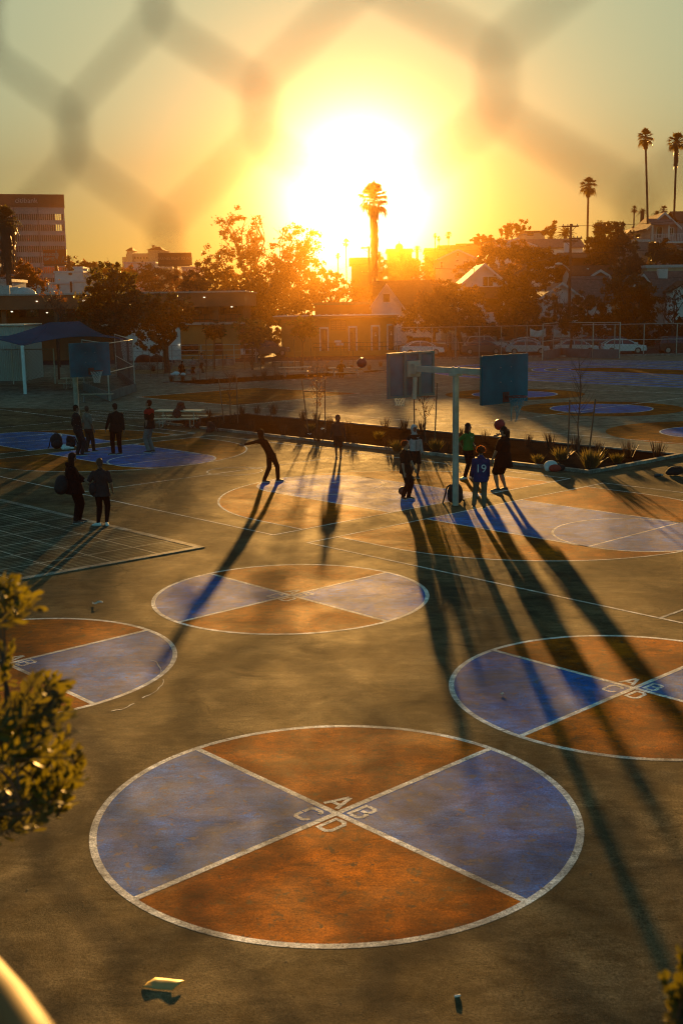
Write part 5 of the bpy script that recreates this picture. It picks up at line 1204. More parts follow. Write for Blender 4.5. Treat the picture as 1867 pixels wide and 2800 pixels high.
# yard trees at the left
pxtree('big dark leafy tree standing behind the blue canopy', 100, 985, ((315, 800, 85, 72), (260, 850, 60, 50, -1), (375, 850, 55, 55, 1), (330, 880, 80, 40), (285, 770, 48, 34)), 11000, 0.17, L_dark, 1, 0.45, bx=325)
pxtree('dense round tree in front of the pale school wall', 96, 995, ((450, 865, 70, 62), (425, 925, 48, 42, -1), (495, 850, 42, 45)), 7500, 0.15, L_dark, 2, 0.3, bx=455)
for i, (x, y, rx, ry, base, lab, mt) in enumerate(((587, 902, 30, 28, 985, 'small lollipop tree in front of the orange school wall', L_dark), (690, 908, 50, 40, 985, 'round clipped tree left of the restroom block', L_green), (828, 900, 40, 38, 1000, 'round clipped tree in front of the restroom block', L_green))):
    t = pxtree(lab, 100-i*2, base, ((x, y, rx, ry), (x-rx*0.45, y+ry*0.25, rx*0.5, ry*0.6), (x+rx*0.5, y+ry*0.2, rx*0.5, ry*0.6)), 3200, 0.10, mt, 10+i, 0.09, fork=0.1)
    for s in (-0.7, 0.7): MB().tube([(s, 0.1, -0.1), (s, 0, 2.6)], 0.04, 6).build('stake', wood, t)
# tall open tree against the sun
pxtree('tall open backlit tree beside the sun, leaves full of gaps', 140, 960, ((640, 640, 52, 58), (700, 610, 24, 22), (600, 720, 60, 48), (690, 700, 68, 60), (800, 660, 52, 44), (835, 690, 48, 50), (770, 730, 70, 60), (570, 760, 45, 50), (650, 800, 80, 55), (760, 810, 80, 55), (700, 650, 30, 40), (850, 640, 26, 26)), 20000, 0.14, L_rust, 5, 0.30, bx=712, fork=0.25, twigs=6, gap=0.9)
pxtree('golden bushy tree at the foot of the tall backlit tree', 155, 960, ((880, 790, 70, 55), (930, 810, 60, 45), (820, 820, 60, 50), (985, 800, 40, 40)), 7000, 0.2, L_gold, 6, 0.3, gap=0.6)
pxtree('dense brown thicket behind the trunk of the tall backlit tree', 147, 960, ((640, 800, 60, 55), (720, 790, 70, 60), (800, 800, 60, 55), (600, 830, 50, 50), (690, 850, 80, 40), (780, 850, 80, 40), (845, 745, 50, 46), (790, 715, 48, 44)), 16000, 0.2, L_rust, 72, 0.3, gap=0.2)
pxtree('dark shrubby tree right of the school building roof', 132, 960, ((560, 760, 50, 45), (520, 780, 50, 40), (610, 850, 55, 60), (575, 840, 40, 50)), 6000, 0.18, L_rust, 7, 0.3)
pxtree('dense dark bushes between the school building and the restroom block', 133, 985, ((690, 880, 45, 50), (740, 890, 45, 50), (715, 930, 50, 40), (660, 900, 30, 40)), 7000, 0.16, L_dark, 71, 0.2)
# street trees
pxtree('wide rust brown street tree right of the restroom block', 123, 960, ((1230, 850, 75, 62), (1150, 860, 55, 50), (1285, 830, 50, 48), (1190, 810, 60, 40), (1120, 880, 40, 40), (1300, 880, 45, 40)), 12000, 0.15, L_rust, 8, 0.3, bx=1265, gap=0.6, twigs=5)
pxtree('second trunked street tree behind the wide rust brown one', 129, 955, ((1195, 860, 45, 50), (1235, 800, 50, 38)), 4000, 0.16, L_olive, 81, 0.2, bx=1183, gap=0.6)
pxtree('dark brown street tree right of the white gabled house', 127, 955, ((1415, 830, 60, 60), (1400, 760, 50, 50), (1450, 790, 52, 55), (1385, 880, 45, 35), (1465, 860, 40, 40)), 9500, 0.16, L_rust, 9, 0.28, bx=1405, gap=0.5)
pxtree('dark hillside tree above the white gabled house', 160, 780, ((1470, 720, 62, 40), (1420, 700, 55, 35), (1520, 735, 45, 40), (1380, 690, 40, 26)), 8500, 0.2, L_rust, 21, 0.3)
pxtree('rusty hillside tree below the cream gabled house', 170, 780, ((1290, 745, 50, 36), (1330, 715, 40, 30), (1345, 680, 40, 24)), 5500, 0.2, L_rust, 22, 0.25)
pxtree('pale flowering bush in front of the long white house', 180, 720, ((1395, 690, 28, 18), (1425, 700, 30, 16), (1475, 693, 40, 14)), 2600, 0.2, L_gold, 23, 0.15)
pxtree('big round dark tree on the hillside left of the balcony house', 158, 720, ((1660, 655, 58, 42), (1625, 680, 42, 38), (1700, 665, 40, 40), (1650, 630, 40, 22), (1690, 628, 26, 18), (1665, 700, 55, 35)), 11000, 0.19, L_dark, 24, 0.4)
pxtree('bushy tree below the big round hillside tree', 152, 760, ((1720, 735, 50, 36), (1690, 755, 40, 28), (1750, 745, 35, 28)), 5500, 0.18, L_olive, 25, 0.25)
pxtree('dark shrub under the balcony house', 160, 720, ((1800, 680, 36, 28), (1785, 695, 30, 24)), 3000, 0.18, L_dark, 26, 0.2)
pxtree('dark hedge along the garden of the balcony house', 157, 720, ((1840, 702, 60, 22), (1880, 708, 50, 22)), 3600, 0.2, L_dark, 27, 0.15, name='hedge')
pxtree('orange autumn tree in front of the right houses', 128, 955, ((1715, 820, 62, 62), (1690, 780, 50, 40), (1755, 800, 48, 55), (1720, 880, 60, 48), (1775, 860, 40, 50)), 9500, 0.15, L_gold, 28, 0.28, gap=0.7, twigs=5)
pxtree('thin half bare tree at the right end of the street', 126, 955, ((1815, 850, 40, 50), (1845, 820, 30, 40), (1850, 890, 30, 40)), 700, 0.12, L_rust, 29, 0.22, twigs=9, gap=0.8)
pxtree('bare shrub in front of the white cottage', 130, 940, ((1522, 835, 40, 45), (1550, 850, 30, 40)), 1500, 0.12, L_olive, 30, 0.16, twigs=9, gap=0.8)
pxtree('dark tree behind the white banners', 132, 950, ((1620, 860, 50, 52), (1590, 890, 45, 40), (1650, 890, 40, 40), (1600, 825, 35, 26)), 8000, 0.16, L_dark, 31, 0.25)
pxtree('dark bushes behind the parked cars at the goal board', 134, 950, ((1460, 890, 50, 40), (1510, 895, 45, 36), (1350, 900, 50, 34), (1290, 905, 50, 30)), 9000, 0.17, L_dark, 32, 0.2)
pxtree('dark bushes behind the cars at the right edge', 133, 950, ((1700, 915, 50, 32), (1760, 920, 45, 30), (1820, 915, 50, 34), (1880, 900, 40, 40)), 8000, 0.17, L_rust, 33, 0.2)
pxtree('small street tree growing by the mesh backstop', 112, 975, ((1560, 880, 26, 26), (1545, 895, 20, 20)), 1100, 0.13, L_olive, 34, 0.16, bx=1562, gap=0.8, twigs=6)
pxtree('feathery tree on the hilltop skyline left of the apartment block', 225, 700, ((1395, 625, 24, 22), (1425, 622, 20, 18), (1376, 640, 18, 14)), 2200, 0.22, L_rust, 35, 0.2, gap=0.9)
pxtree('flat topped tree on the skyline above the rusty hillside tree', 225, 700, ((1320, 655, 30, 12), (1345, 662, 24, 14), (1300, 660, 16, 10)), 2200, 0.22, L_rust, 36, 0.2, gap=0.9)
pxtree('small round tree on the skyline left of the utility pole', 220, 680, ((1513, 618, 14, 15), (1500, 632, 20, 12)), 1200, 0.22, L_rust, 37, 0.15, gap=0.7)
pxtree('hazy brush on the slope below the domed house', 250, 760, ((1090, 730, 60, 34), (1150, 735, 55, 32), (1190, 720, 40, 26), (1040, 745, 50, 34)), 7000, 0.26, L_gold, 38, 0.25, gap=0.6)
pxtree('hazy trees on the slope left of the cream house', 225, 770, ((1110, 780, 60, 36), (1170, 770, 45, 36), (1210, 760, 30, 30), (1060, 790, 45, 30)), 6000, 0.24, L_gold, 39, 0.25, gap=0.6)
pxtree('brush behind the far hillside palms', 212, 700, ((1755, 630, 26, 26), (1730, 655, 24, 22)), 2000, 0.2, L_rust, 40, 0.15)
# trees in the town
pxtree('brown tree below the red billboard', 185, 800, ((45, 748, 60, 34), (92, 758, 34, 26), (85, 780, 40, 24)), 5000, 0.2, L_rust, 41, 0.3)
pxtree('brown trees behind the cypresses', 240, 780, ((250, 740, 40, 22), (215, 735, 30, 26), (300, 742, 40, 24), (345, 752, 40, 24)), 5000, 0.25, L_rust, 42, 0.25)
pxtree('brown tree in front of the far hotel', 215, 800, ((395, 750, 50, 26), (440, 765, 60, 34), (490, 775, 60, 36), (380, 775, 50, 30)), 7000, 0.22, L_rust, 43, 0.3)
pxtree('bare twiggy tree in front of the long brown roof band', 108, 985, ((148, 830, 40, 40), (180, 850, 30, 30)), 260, 0.1, L_rust, 44, 0.12, twigs=14, gap=0.8)
for i, (x, y0, y1) in enumerate(((199, 706, 742), (205, 702, 742), (211, 696, 742), (218, 716, 742))):
    Y = 236; a, b = P(x, y0, Y), P(x, y1, Y); h = a.z
    t = thing('cypress', 'narrow dark cypress in the row right of the red billboard', 'tree', (a.x, Y, 0), 0, 'cypresses by the red billboard')
    MB().tube([(0, 0, -0.2), (0, 0, h*0.7)], 0.12, 6).build('trunk', bark, t)
    crown_mesh([((0, 0, h*0.62), 0.5, 0.5, h*0.22), ((0, 0, h*0.8), 0.36, 0.36, h*0.2)], 900, 0.2, 50+i, 0.1).build('crown', L_dark, t)

# ---------------------------------------------------------------- palms
def fan_palm(lab, x, ytop, Y, rpx, ybase=None, lean=0.0, skirt=0.0, nf=34, seed=1, tr=0.22, group=None, leafm=None, bz=None, bulge=0.0):
    sc = Y/FPX; r = rpx*sc; R = random.Random(seed); top = P(x, ytop+rpx*0.75, Y)
    bx = top.x-lean; z0 = terrain(bx, Y) if bz is None else bz; B = Vector((bx, Y, z0-0.3)); t = thing('palm_tree', lab, 'palm tree', B, 0, group)
    h = top.z-B.z; n = 12; pts = [Vector((lean*(i/n)**1.4, 0, h*i/n)) for i in range(n+1)]
    MB().tube(pts, [tr*(1.35-0.55*min(1, i/3)-0.1*i/n) for i in range(n+1)], 9).build('trunk', bark, t)
    c = pts[-1]; m = MB()
    def frond(d, L, droop, fan, nb=13, w=None):
        e = d.normalized(); side = e.cross(Vector((0, 0, 1))); side = side.normalized() if side.length > 1e-3 else Vector((1, 0, 0)); up = side.cross(e)
        pe = c+e*L*0.45+Vector((0, 0, -droop*L*0.15)); m.tube([c, c+e*L*0.22, pe], [0.04*r, 0.025*r, 0.018*r], 4, False)
        for i in range(nb):
            a = (i/(nb-1)-0.5)*fan; dd = e*math.cos(a)+side*math.sin(a); Lb = L*0.58*(1-0.25*abs(a)/fan*2)*R.uniform(0.85, 1.1)
            q1 = pe+dd*Lb*0.6+up*0.04*L; q2 = pe+dd*Lb+Vector((0, 0, -droop*Lb*(0.35+0.3*R.random()))); ww = dd.cross(up).normalized()*L*0.045
            m.add([pe-ww*0.3, pe+ww*0.3, q1+ww, q2, q1-ww], [(0, 1, 2, 4), (4, 2, 3)])
    for i in range(nf):
        u = i/nf; el = math.radians(80-125*u+R.gauss(0, 9)); a = i*2.399+R.gauss(0, .2)
        d = Vector((math.cos(a)*math.cos(el), math.sin(a)*math.cos(el), math.sin(el))); frond(d, r*R.uniform(0.85, 1.05), 0.25+0.9*u, 2.3)
    m.build('crown', leafm or L_palm, t)
    if skirt:
        m = MB(); hs = skirt*sc
        for i in range(int(150*max(1, skirt/60))):
            a = R.random()*6.28; u = R.random(); z = c.z-r*0.35-hs*u; rr = tr*0.9+R.random()*0.14*r*(1.2-0.5*u)+bulge*(1-0.55*u)*R.uniform(0.75, 1); L = r*R.uniform(0.25, 0.42)
            p = Vector((lean*(z/h)**1.4+math.cos(a)*rr*0.8, math.sin(a)*rr*0.8, z)); o = Vector((math.cos(a)*L*0.15, math.sin(a)*L*0.15, -L)); s_ = Vector((-math.sin(a), math.cos(a), 0))*L*0.16
            m.add([p-s_*0.4, p+s_*0.4, p+o*0.6+s_, p+o, p+o*0.6-s_], [(0, 1, 2, 4), (4, 2, 3)])
        if bulge:
            for (z0_, z1_) in ((c.z-r*0.5-hs, c.z-r*0.35),):
                m.tube([(0, 0, z0_), (0, 0, z0_+0.8), (0, 0, (z0_+z1_)/2), (0, 0, z1_)], [tr, bulge*0.5, bulge*0.72, bulge*0.55], 10, False)
        m.build('skirt', L_skirt, t)
    return t
def date_palm(lab, x, y, Y, rpx, seed=1, bz=None, tr=0.35, nf=44, group=None):
    sc = Y/FPX; r = rpx*sc; R = random.Random(seed); top = P(x, y, Y); z0 = terrain(top.x, Y) if bz is None else bz; B = Vector((top.x, Y, z0-0.3))
    t = thing('date_palm', lab, 'palm tree', B, 0, group); h = top.z-B.z
    MB().tube([(0, 0, 0), (0, 0, h*0.5), (0, 0, h)], [tr*1.2, tr, tr*0.9], 8).build('trunk', bark, t); m = MB(); c = Vector((0, 0, h))
    for i in range(nf):
        u = i/nf; el = math.radians(78-95*u+R.gauss(0, 8)); a = i*2.399; d = Vector((math.cos(a)*math.cos(el), math.sin(a)*math.cos(el), math.sin(el)))
        L = r*R.uniform(0.9, 1.1); pts = [c+d*L*k/6+Vector((0, 0, -0.45*L*(k/6)**2.2)) for k in range(7)]; m.tube(pts, [0.03*r*(1-0.8*k/6) for k in range(7)], 3, False)
        side = d.cross(Vector((0, 0, 1))); side = side.normalized() if side.length > 1e-3 else Vector((1, 0, 0))
        for k in range(1, 13):
            v = k/13*6; j = min(5, int(v)); p = pts[j].lerp(pts[j+1], v-j); ll = L*0.2*(1-abs(k/13-0.45)*0.9)
            for s in (-1, 1):
                e = p+(side*s*0.85+d*0.5).normalized()*ll-Vector((0, 0, ll*0.35)); m.add([p-d*0.012*r, p+d*0.03*r, e], [(0, 1, 2)])
    m.build('crown', L_palm, t); return t
fan_palm('tall shaggy palm with a thick skirt of dead fronds in front of the sun', 1022, 498, 165, 54, skirt=172, seed=1, tr=0.19, nf=28, bulge=0.2)
fan_palm('short palm on the hillside skyline left of the two tall thin palms', 1608, 484, 178, 29, skirt=14, seed=2, tr=0.22)
fan_palm('tallest thin palm with a slightly leaning trunk at the right', 1763, 354, 168, 27, skirt=14, seed=3, tr=0.20, lean=-1.2)
fan_palm('tall thin palm cut by the right edge with a long ragged skirt', 1849, 364, 166, 30, skirt=50, seed=4, tr=0.20)
for i, (x, y, Y, r, lab) in enumerate(((946, 652, 260, 13, 'medium fan palm in the glow left of the tall shaggy palm'), (924, 692, 265, 9, 'low fan palm just left of the medium palm in the glow'), (1189, 638, 300, 7, 'left of the pair of thin palms on the hazy ridge'), (1199, 646, 302, 7, 'lower of the pair of thin palms on the hazy ridge'), (1226, 633, 300, 11, 'single thin palm right of the pair on the hazy ridge'), (1733, 563, 200, 11, 'small fan palm below the tallest thin palm'), (1813, 562, 175, 14, 'fan palm half hidden behind the balcony house roof'))):
    fan_palm(lab, x, y, Y, r, seed=10+i, tr=0.16, nf=24, skirt=4)
for i, (x, y, Y, r, lab) in enumerate(((1755, 580, 190, 17, 'low date palm between the small fan palm and the tall palm'), (1795, 585, 178, 16, 'date palm at the left of the balcony house roof'), (1545, 640, 200, 34, 'wide date palm behind the utility pole'), (1140, 680, 290, 15, 'bushy date palm on the ridge right of the domed house'), (257, 725, 215, 17, 'date palm above the dark leafy tree'), (188, 706, 230, 14, 'date palm frond tops right of the red billboard'), (1505, 650, 205, 20, 'rusty date palm left of the utility pole'), (1037, 695, 240, 12, 'small palm behind the shaggy palm skirt'))):
    date_palm(lab, x, y, Y, r, 30+i, bz=0 if x < 300 else None)
fan_palm('dark dense palm at the left edge in front of the office tower', 14, 566, 128, 44, skirt=110, seed=6, tr=0.4, nf=60, bz=0.0, bulge=0.9, leafm=L_dark)
# ---------------------------------------------------------------- people
def skinm(k, c): return mat('skin_'+k, c, 0.5, 0.06, 6, 0.4)
SK = {'light': skinm('light', (0.36, 0.20, 0.13)), 'tan': skinm('tan', (0.22, 0.115, 0.07)), 'dark': skinm('dark', (0.09, 0.045, 0.03))}
def cloth(k, c, var=0.2, sc=9): return mat('cloth_'+k, tuple(0.8*k for k in c), 0.9, var, sc, 0.06, bump=0.35, bscale=18)
C_ = dict(black=cloth('black', (0.007, 0.007, 0.008)), navy=cloth('navy', (0.015, 0.018, 0.03)), char=cloth('charcoal', (0.03, 0.03, 0.032)), grey=cloth('grey', (0.20, 0.20, 0.19)), beige=cloth('beige', (0.24, 0.19, 0.15)), brown=cloth('brown', (0.07, 0.045, 0.035)),
          white=cloth('white', (0.60, 0.62, 0.62)), green=cloth('green', (0.012, 0.20, 0.04)), blue=cloth('blue', (0.022, 0.040, 0.12)), red=cloth('red', (0.45, 0.02, 0.02)), khaki=cloth('khaki', (0.17, 0.13, 0.085)), silver=cloth('silver', (0.42, 0.44, 0.45)))
hairb = mat('hair_black', (0.010, 0.008, 0.007), 0.7, 0.3, 30, 0.08, bump=0.6, bscale=60); hairr = mat('hair_brown', (0.06, 0.025, 0.012), 0.6, 0.3, 30, 0.4, bump=0.6, bscale=60)
curl = leafmat('hair_curls', (0.05, 0.02, 0.008), 0.45, 0.4, 20, (0.5, 0.16, 0.03))
shoe_w = mat('shoe_white', (0.62, 0.62, 0.60), 0.6, 0.1, 8); shoe_b = mat('shoe_black', (0.015, 0.014, 0.014), 0.6, 0.1, 8); sole = mat('shoe_sole', (0.45, 0.44, 0.42), 0.7, 0.1, 8)
eye_m = mat('eye', (0.02, 0.015, 0.012), 0.2, 0); lip_m = mat('lips', (0.16, 0.06, 0.05), 0.5, 0)
def ik(a, b, l1, l2, pole):
    d = b-a; L = d.length
    if L > (l1+l2)*0.999: b = a+d.normalized()*(l1+l2)*0.999; d = b-a; L = d.length
    u = d.normalized(); x = (l1*l1-l2*l2+L*L)/(2*L); h = math.sqrt(max(0, l1*l1-x*x)); p = pole-u*pole.dot(u)
    p = p.normalized() if p.length > 1e-4 else u.orthogonal().normalized()
    return a+u*x+p*h, b
def seg(m, a, b, r0, r1, n=12, k=6, prof=None):
    """tapered limb with round ends; prof bulges the radius along it"""
    a, b = Vector(a), Vector(b); L = (b-a); pts, rr = [], []; u = L.normalized()
    for s, q in ((-0.95, 0.30), (-0.7, 0.70), (-0.35, 0.93)): pts.append(a+u*r0*s); rr.append(r0*q)
    for i in range(k+1):
        t = i/k; r = r0+(r1-r0)*t
        if prof: r *= 1+prof*math.sin(PI*min(1, t*1.35))
        pts.append(a+L*t); rr.append(r)
    for s, q in ((0.35, 0.93), (0.7, 0.70), (0.95, 0.30)): pts.append(b+u*r1*s); rr.append(r1*q)
    m.tube(pts, rr, n)
def loft_torso(m, secs, n=20):
    """secs: (centre, right axis half, forward axis half, right vec, fwd vec)"""
    rings = []
    for c, a, b, r, f in secs: rings.append([c+r*(a*math.copysign(abs(math.cos(t))**0.85, math.cos(t)))+f*(b*math.copysign(abs(math.sin(t))**0.85, math.sin(t))) for t in (2*PI*i/n for i in range(n))])
    m.loft(rings, True, True)
def person(lab, base, H, yaw, hip=(0, 0), chest=(0, 0), head=(0, 0), lf=(-.1, 0), rf=(.1, 0), lh=None, rh=None, g=1.0, skin='tan', top='black', bottom='black', sleeve='long', hem=0.0, shorts=False, hair='short', hairm=None, shoes=None, look=None, tilt=0.0,
           lz=0.0, rz_=0.0, foot_yaw=None, knee=None, flare=0.0, hood=False, tight=1.0, sit=None, ltoe=None, rtoe=None, curlh=(0.6, 0.6), topm=None):
    """world aligned offsets (x right, y away) from the base point; L/R are the person's own left and right as listed;
       yaw: direction faced, 0 = away from the camera, pi = towards it"""
    t = thing('person', lab, 'person', base)
    s = H/1.70; fwd = Vector((math.sin(yaw), math.cos(yaw), 0)); rgt = Vector((fwd.y, -fwd.x, 0)); Z = Vector((0, 0, 1))
    V = lambda p, z: Vector((p[0], p[1], z))
    hz = (0.90 if sit is None else sit)*s; pelvis = V(hip, hz); ch = V(chest, 0)+Vector((hip[0]*0.0, 0, hz+0.40*s)); 
    spine = (ch-pelvis).normalized(); neck = ch+spine*0.15*s; hd = neck+Vector((head[0], head[1], 0.165*s)); 
    lk = fwd if look is None else Vector((math.sin(look), math.cos(look), 0)); lr = Vector((lk.y, -lk.x, 0)); lku = (lk*math.cos(tilt)+Z*math.sin(tilt)); hup = (Z*math.cos(tilt)-lk*math.sin(tilt))
    J = {}
    sw = 0.185*s*(0.9+0.1*g); hw = 0.095*s*g**0.6
    for sd, k in ((-1, 'l'), (1, 'r')):
        J['sh'+k] = ch+rgt*sd*sw+spine*0.062*s; J['hp'+k] = pelvis+rgt*sd*hw-Z*0.02*s
        f = lf if k == 'l' else rf; fz = lz if k == 'l' else rz_
        an = V(f, fz+0.085*s); kp = fwd*1.0 if knee is None else knee
        J['kn'+k], J['an'+k] = ik(J['hp'+k], an, 0.42*s, 0.42*s, kp)
        hnd = lh if k == 'l' else rh
        hv = (J['sh'+k]+rgt*sd*0.07*s-Z*0.50*s+fwd*0.08*s) if hnd is None else Vector(hnd)
        J['el'+k], J['wr'+k] = ik(J['sh'+k], hv, 0.275*s, 0.255*s, (-fwd*0.8+rgt*sd*0.5-Z*0.3))
    # --- body, one continuous surface
    m = MB()
    def torso(mm, e, z0=-0.12, z1=0.16, hemr=0.0):
        P_ = lambda k: pelvis.lerp(ch, k)
        S_ = [(-0.34, 0.125*g, 0.095*g), (-0.2, 0.165*g, 0.118*g), (0.0, 0.168*g, 0.120*g), (0.28, 0.150*g, 0.105*g), (0.55, 0.142*g, 0.102*g), (0.85, 0.160*(0.6+0.4*g), 0.115*g), (1.1, 0.172*(0.7+0.3*g), 0.105*(0.6+0.4*g)), (1.24, 0.155, 0.085), (1.36, 0.09, 0.062), (1.42, 0.05, 0.05)]
        loft_torso(mm, [(P_(k), (a*s+e), (b*s+e), rgt, fwd) for k, a, b in S_ if z0*2 <= k])
    torso(m, 0)
    seg(m, neck-spine*0.07*s, hd-hup*0.05*s, 0.058*s, 0.052*s)
    hs = 0.98*s if H > 1.5 else 0.95*s+0.05
    Mh = Matrix((lr, lku, hup)).transposed()
    m.ball(hd+hup*0.03*hs, 0.092*hs, 18, 14, (0.84, 1.02, 1.12), Mh); m.ball(hd-hup*0.035*hs+lku*0.022*hs, 0.068*hs, 14, 10, (0.86, 0.98, 1.0), Mh)
    m.ball(hd-hup*0.085*hs+lku*0.062*hs, 0.028*hs, 10, 8, (1.2, 0.9, 0.8), Mh)
    seg(m, hd+lku*0.088*hs+hup*0.022*hs, hd+lku*0.107*hs-hup*0.018*hs, 0.010*hs, 0.015*hs, 8)
    for sd in (-1, 1): m.ball(hd+lr*sd*0.080*hs-hup*0.002*hs, 0.027*hs, 8, 8, (0.45, 0.8, 1.2), Mh)
    for k, sd in (('l', -1), ('r', 1)):
        seg(m, J['sh'+k], J['el'+k], 0.052*s*g**.5, 0.040*s*g**.4, prof=0.06); seg(m, J['el'+k], J['wr'+k], 0.040*s*g**.4, 0.026*s, prof=0.10)
        seg(m, J['hp'+k], J['kn'+k], 0.085*s*g**.7, 0.055*s*g**.5, prof=0.04); seg(m, J['kn'+k], J['an'+k], 0.054*s*g**.5, 0.036*s, prof=0.16)
        # hand: palm, four bent fingers of different length, thumb off the side of the palm
        w = J['wr'+k]; d = (w-J['el'+k]).normalized(); cl = curlh[0 if k == 'l' else 1]
        pn = (-rgt*sd); pn = (pn-d*pn.dot(d)); pn = pn.normalized() if pn.length > .1 else d.orthogonal(); ac = d.cross(pn).normalized()
        if ac.dot(fwd) < 0: ac = -ac
        pc = w+d*0.05*s
        loft_torso(m, [(w+d*q*s, a*s, b*s, ac, pn) for q, a, b in ((-0.01, 0.024, 0.020), (0.03, 0.036, 0.017), (0.075, 0.040, 0.016), (0.092, 0.036, 0.013))], 12)
        for fi, (o, L) in enumerate(((0.030, 0.068), (0.011, 0.078), (-0.009, 0.072), (-0.028, 0.056))):
            a0 = w+d*0.088*s+ac*o*s; b0 = a0+(d*math.cos(cl*0.5)+pn*math.sin(cl*0.5)+ac*o*1.5)*L*0.5*s; c0_ = b0+(d*math.cos(cl*1.5)+pn*math.sin(cl*1.5))*L*0.5*s
            seg(m, a0, b0, 0.0088*s, 0.0082*s, 8, 2); seg(m, b0, c0_, 0.0082*s, 0.007*s, 8, 2)
        a0 = w+d*0.028*s+ac*0.030*s; b0 = a0+(d*0.7+ac*0.65+pn*0.3).normalized()*0.035*s; seg(m, a0, b0, 0.012*s, 0.0095*s, 8, 2); seg(m, b0, b0+(d*0.9+ac*0.1+pn*0.45).normalized()*0.03*s, 0.0095*s, 0.008*s, 8, 2)
        # bare foot inside the shoe
        fy = fwd if foot_yaw is None else Vector((math.sin(foot_yaw[0 if k == 'l' else 1]), math.cos(foot_yaw[0 if k == 'l' else 1]), 0))
        an = J['an'+k]; seg(m, an-Z*0.035*s, an+fy*0.12*s-Z*0.055*s, 0.034*s, 0.022*s)
        J['fy'+k] = fy
    o = m.build('body', SK[skin]); remesh(o, 0.0085, 3, t)
    # face
    m = MB()
    for sd in (-1, 1): m.ball(hd+lr*sd*0.032*hs+lku*0.087*hs+hup*0.025*hs, 0.0105*hs, 8, 6, (1.3, 0.7, 0.8), Mh)
    m.build('eyes', eye_m, t); MB().ball(hd+lku*0.083*hs-hup*0.048*hs, 0.02*hs, 10, 6, (1.3, 0.5, 0.32), Mh).build('mouth', lip_m, t)
    # --- clothes
    m = MB(); e = 0.022*s*tight
    torso(m, e, -0.03)
    if hem:
        up = pelvis-spine*0.02*s; loft_torso(m, [(pelvis.lerp(ch, 0.35), 0.155*g*s+e, 0.115*g*s+e, rgt, fwd), (up, (0.175*g*s+e), (0.13*g*s+e), rgt, fwd), (pelvis-Z*hem, (0.172*g+flare)*s+e*1.3, (0.135*g+flare)*s+e*1.3, rgt, fwd), (pelvis-Z*(hem+0.01), (0.165*g+flare)*s+e*1.3, (0.13*g+flare)*s+e*1.3, rgt, fwd)], 22)
    for k in 'lr':
        if sleeve == 'long': seg(m, J['sh'+k], J['el'+k], 0.064*s*g**.5, 0.056*s*g**.4); seg(m, J['el'+k], J['el'+k].lerp(J['wr'+k], 0.93), 0.055*s*g**.4, 0.040*s)
        else: seg(m, J['sh'+k], J['sh'+k].lerp(J['el'+k], 0.78), 0.068*s*g**.5, 0.060*s*g**.4)
    seg(m, neck-spine*0.05*s, neck+spine*0.015*s, 0.072*s, 0.062*s)
    if hood == 'up':
        m.ball(hd+hup*0.025*hs-lku*0.02*hs, 0.122*hs, 16, 12, (0.92, 0.95, 1.12), Mh); seg(m, neck, hd-hup*0.06*hs-lku*0.02*hs, 0.085*s, 0.09*s)
    elif hood: m.ball(neck-fwd*0.075*s+Z*0.02*s, 0.085*s, 14, 10, (1.15, 0.6, 0.75), Matrix((rgt, fwd, Z)).transposed())
    o = m.build('jacket' if sleeve == 'long' else 'shirt', C_[top] if topm is None else topm); remesh(o, 0.013, 2, t); J['shirt'] = o
    if hood == 'up':                                              # open the hood in front of the face
        bm = bmesh.new(); bm.from_mesh(o.data); cfc = hd+lku*0.14*hs-hup*0.01*hs; bmesh.ops.delete(bm, geom=[v for v in bm.verts if ((v.co-cfc)*1.0).length < 0.098*hs], context='VERTS'); bm.to_mesh(o.data); bm.free()
    m = MB(); e = 0.018*s*tight
    loft_torso(m, [(pelvis+Z*z*s, a*g*s+e, b*g*s+e, rgt, fwd) for z, a, b in ((-0.13, 0.13, 0.10), (-0.07, 0.165, 0.118), (0.0, 0.168, 0.12), (0.07, 0.158, 0.112))], 18)
    for k in 'lr':
        kb = J['hp'+k].lerp(J['kn'+k], 0.9)
        if shorts: seg(m, J['hp'+k], kb, 0.104*s*g**.7, 0.092*s*g**.6)
        else:
            seg(m, J['hp'+k], J['kn'+k], (0.100 if tight >= 1 else 0.096)*s*g**.7, (0.078 if tight >= 1 else 0.074)*s*g**.5); seg(m, J['kn'+k], J['kn'+k].lerp(J['an'+k], 0.95), (0.078 if tight >= 1 else 0.074)*s*g**.5, (0.066 if tight >= 1 else 0.05)*s, prof=0.0 if tight >= 1 else 0.08)
    o = m.build('shorts' if shorts else 'trousers', C_[bottom]); remesh(o, 0.013, 2, t)
    for k in 'lr':
        an, fy = J['an'+k], J['fy'+k]; side = Vector((fy.y, -fy.x, 0)); m = MB(); gz = an.z-0.085*s
        rings = []
        for x, w_, hgt in ((-0.075, 0.026, 0.05), (-0.06, 0.038, 0.085), (-0.01, 0.042, 0.105), (0.05, 0.044, 0.085), (0.11, 0.047, 0.062), (0.16, 0.042, 0.048), (0.19, 0.024, 0.035)):
            c = Vector((an.x, an.y, gz+hgt/2*s))+fy*x*s; rings.append([c+side*(w_*s*math.cos(q))+Z*(hgt/2*s*math.sin(q)) for q in (2*PI*i/12 for i in range(12))])
        m.loft(rings, True, True); so_ = m.build('shoe', shoes or shoe_b, t, True)
        m = MB(); m.prism([(p.x, p.y) for p in [Vector((an.x, an.y, 0))+fy*x*s+side*w_*s for x, w_ in ((-0.08, -0.03), (0.05, -0.048), (0.13, -0.048), (0.195, -0.022), (0.195, 0.022), (0.13, 0.048), (0.05, 0.048), (-0.08, 0.03))]], gz+0.001, gz+0.024*s); m.build('sole', sole, so_)
    # --- hair
    hm_ = hairm or hairb
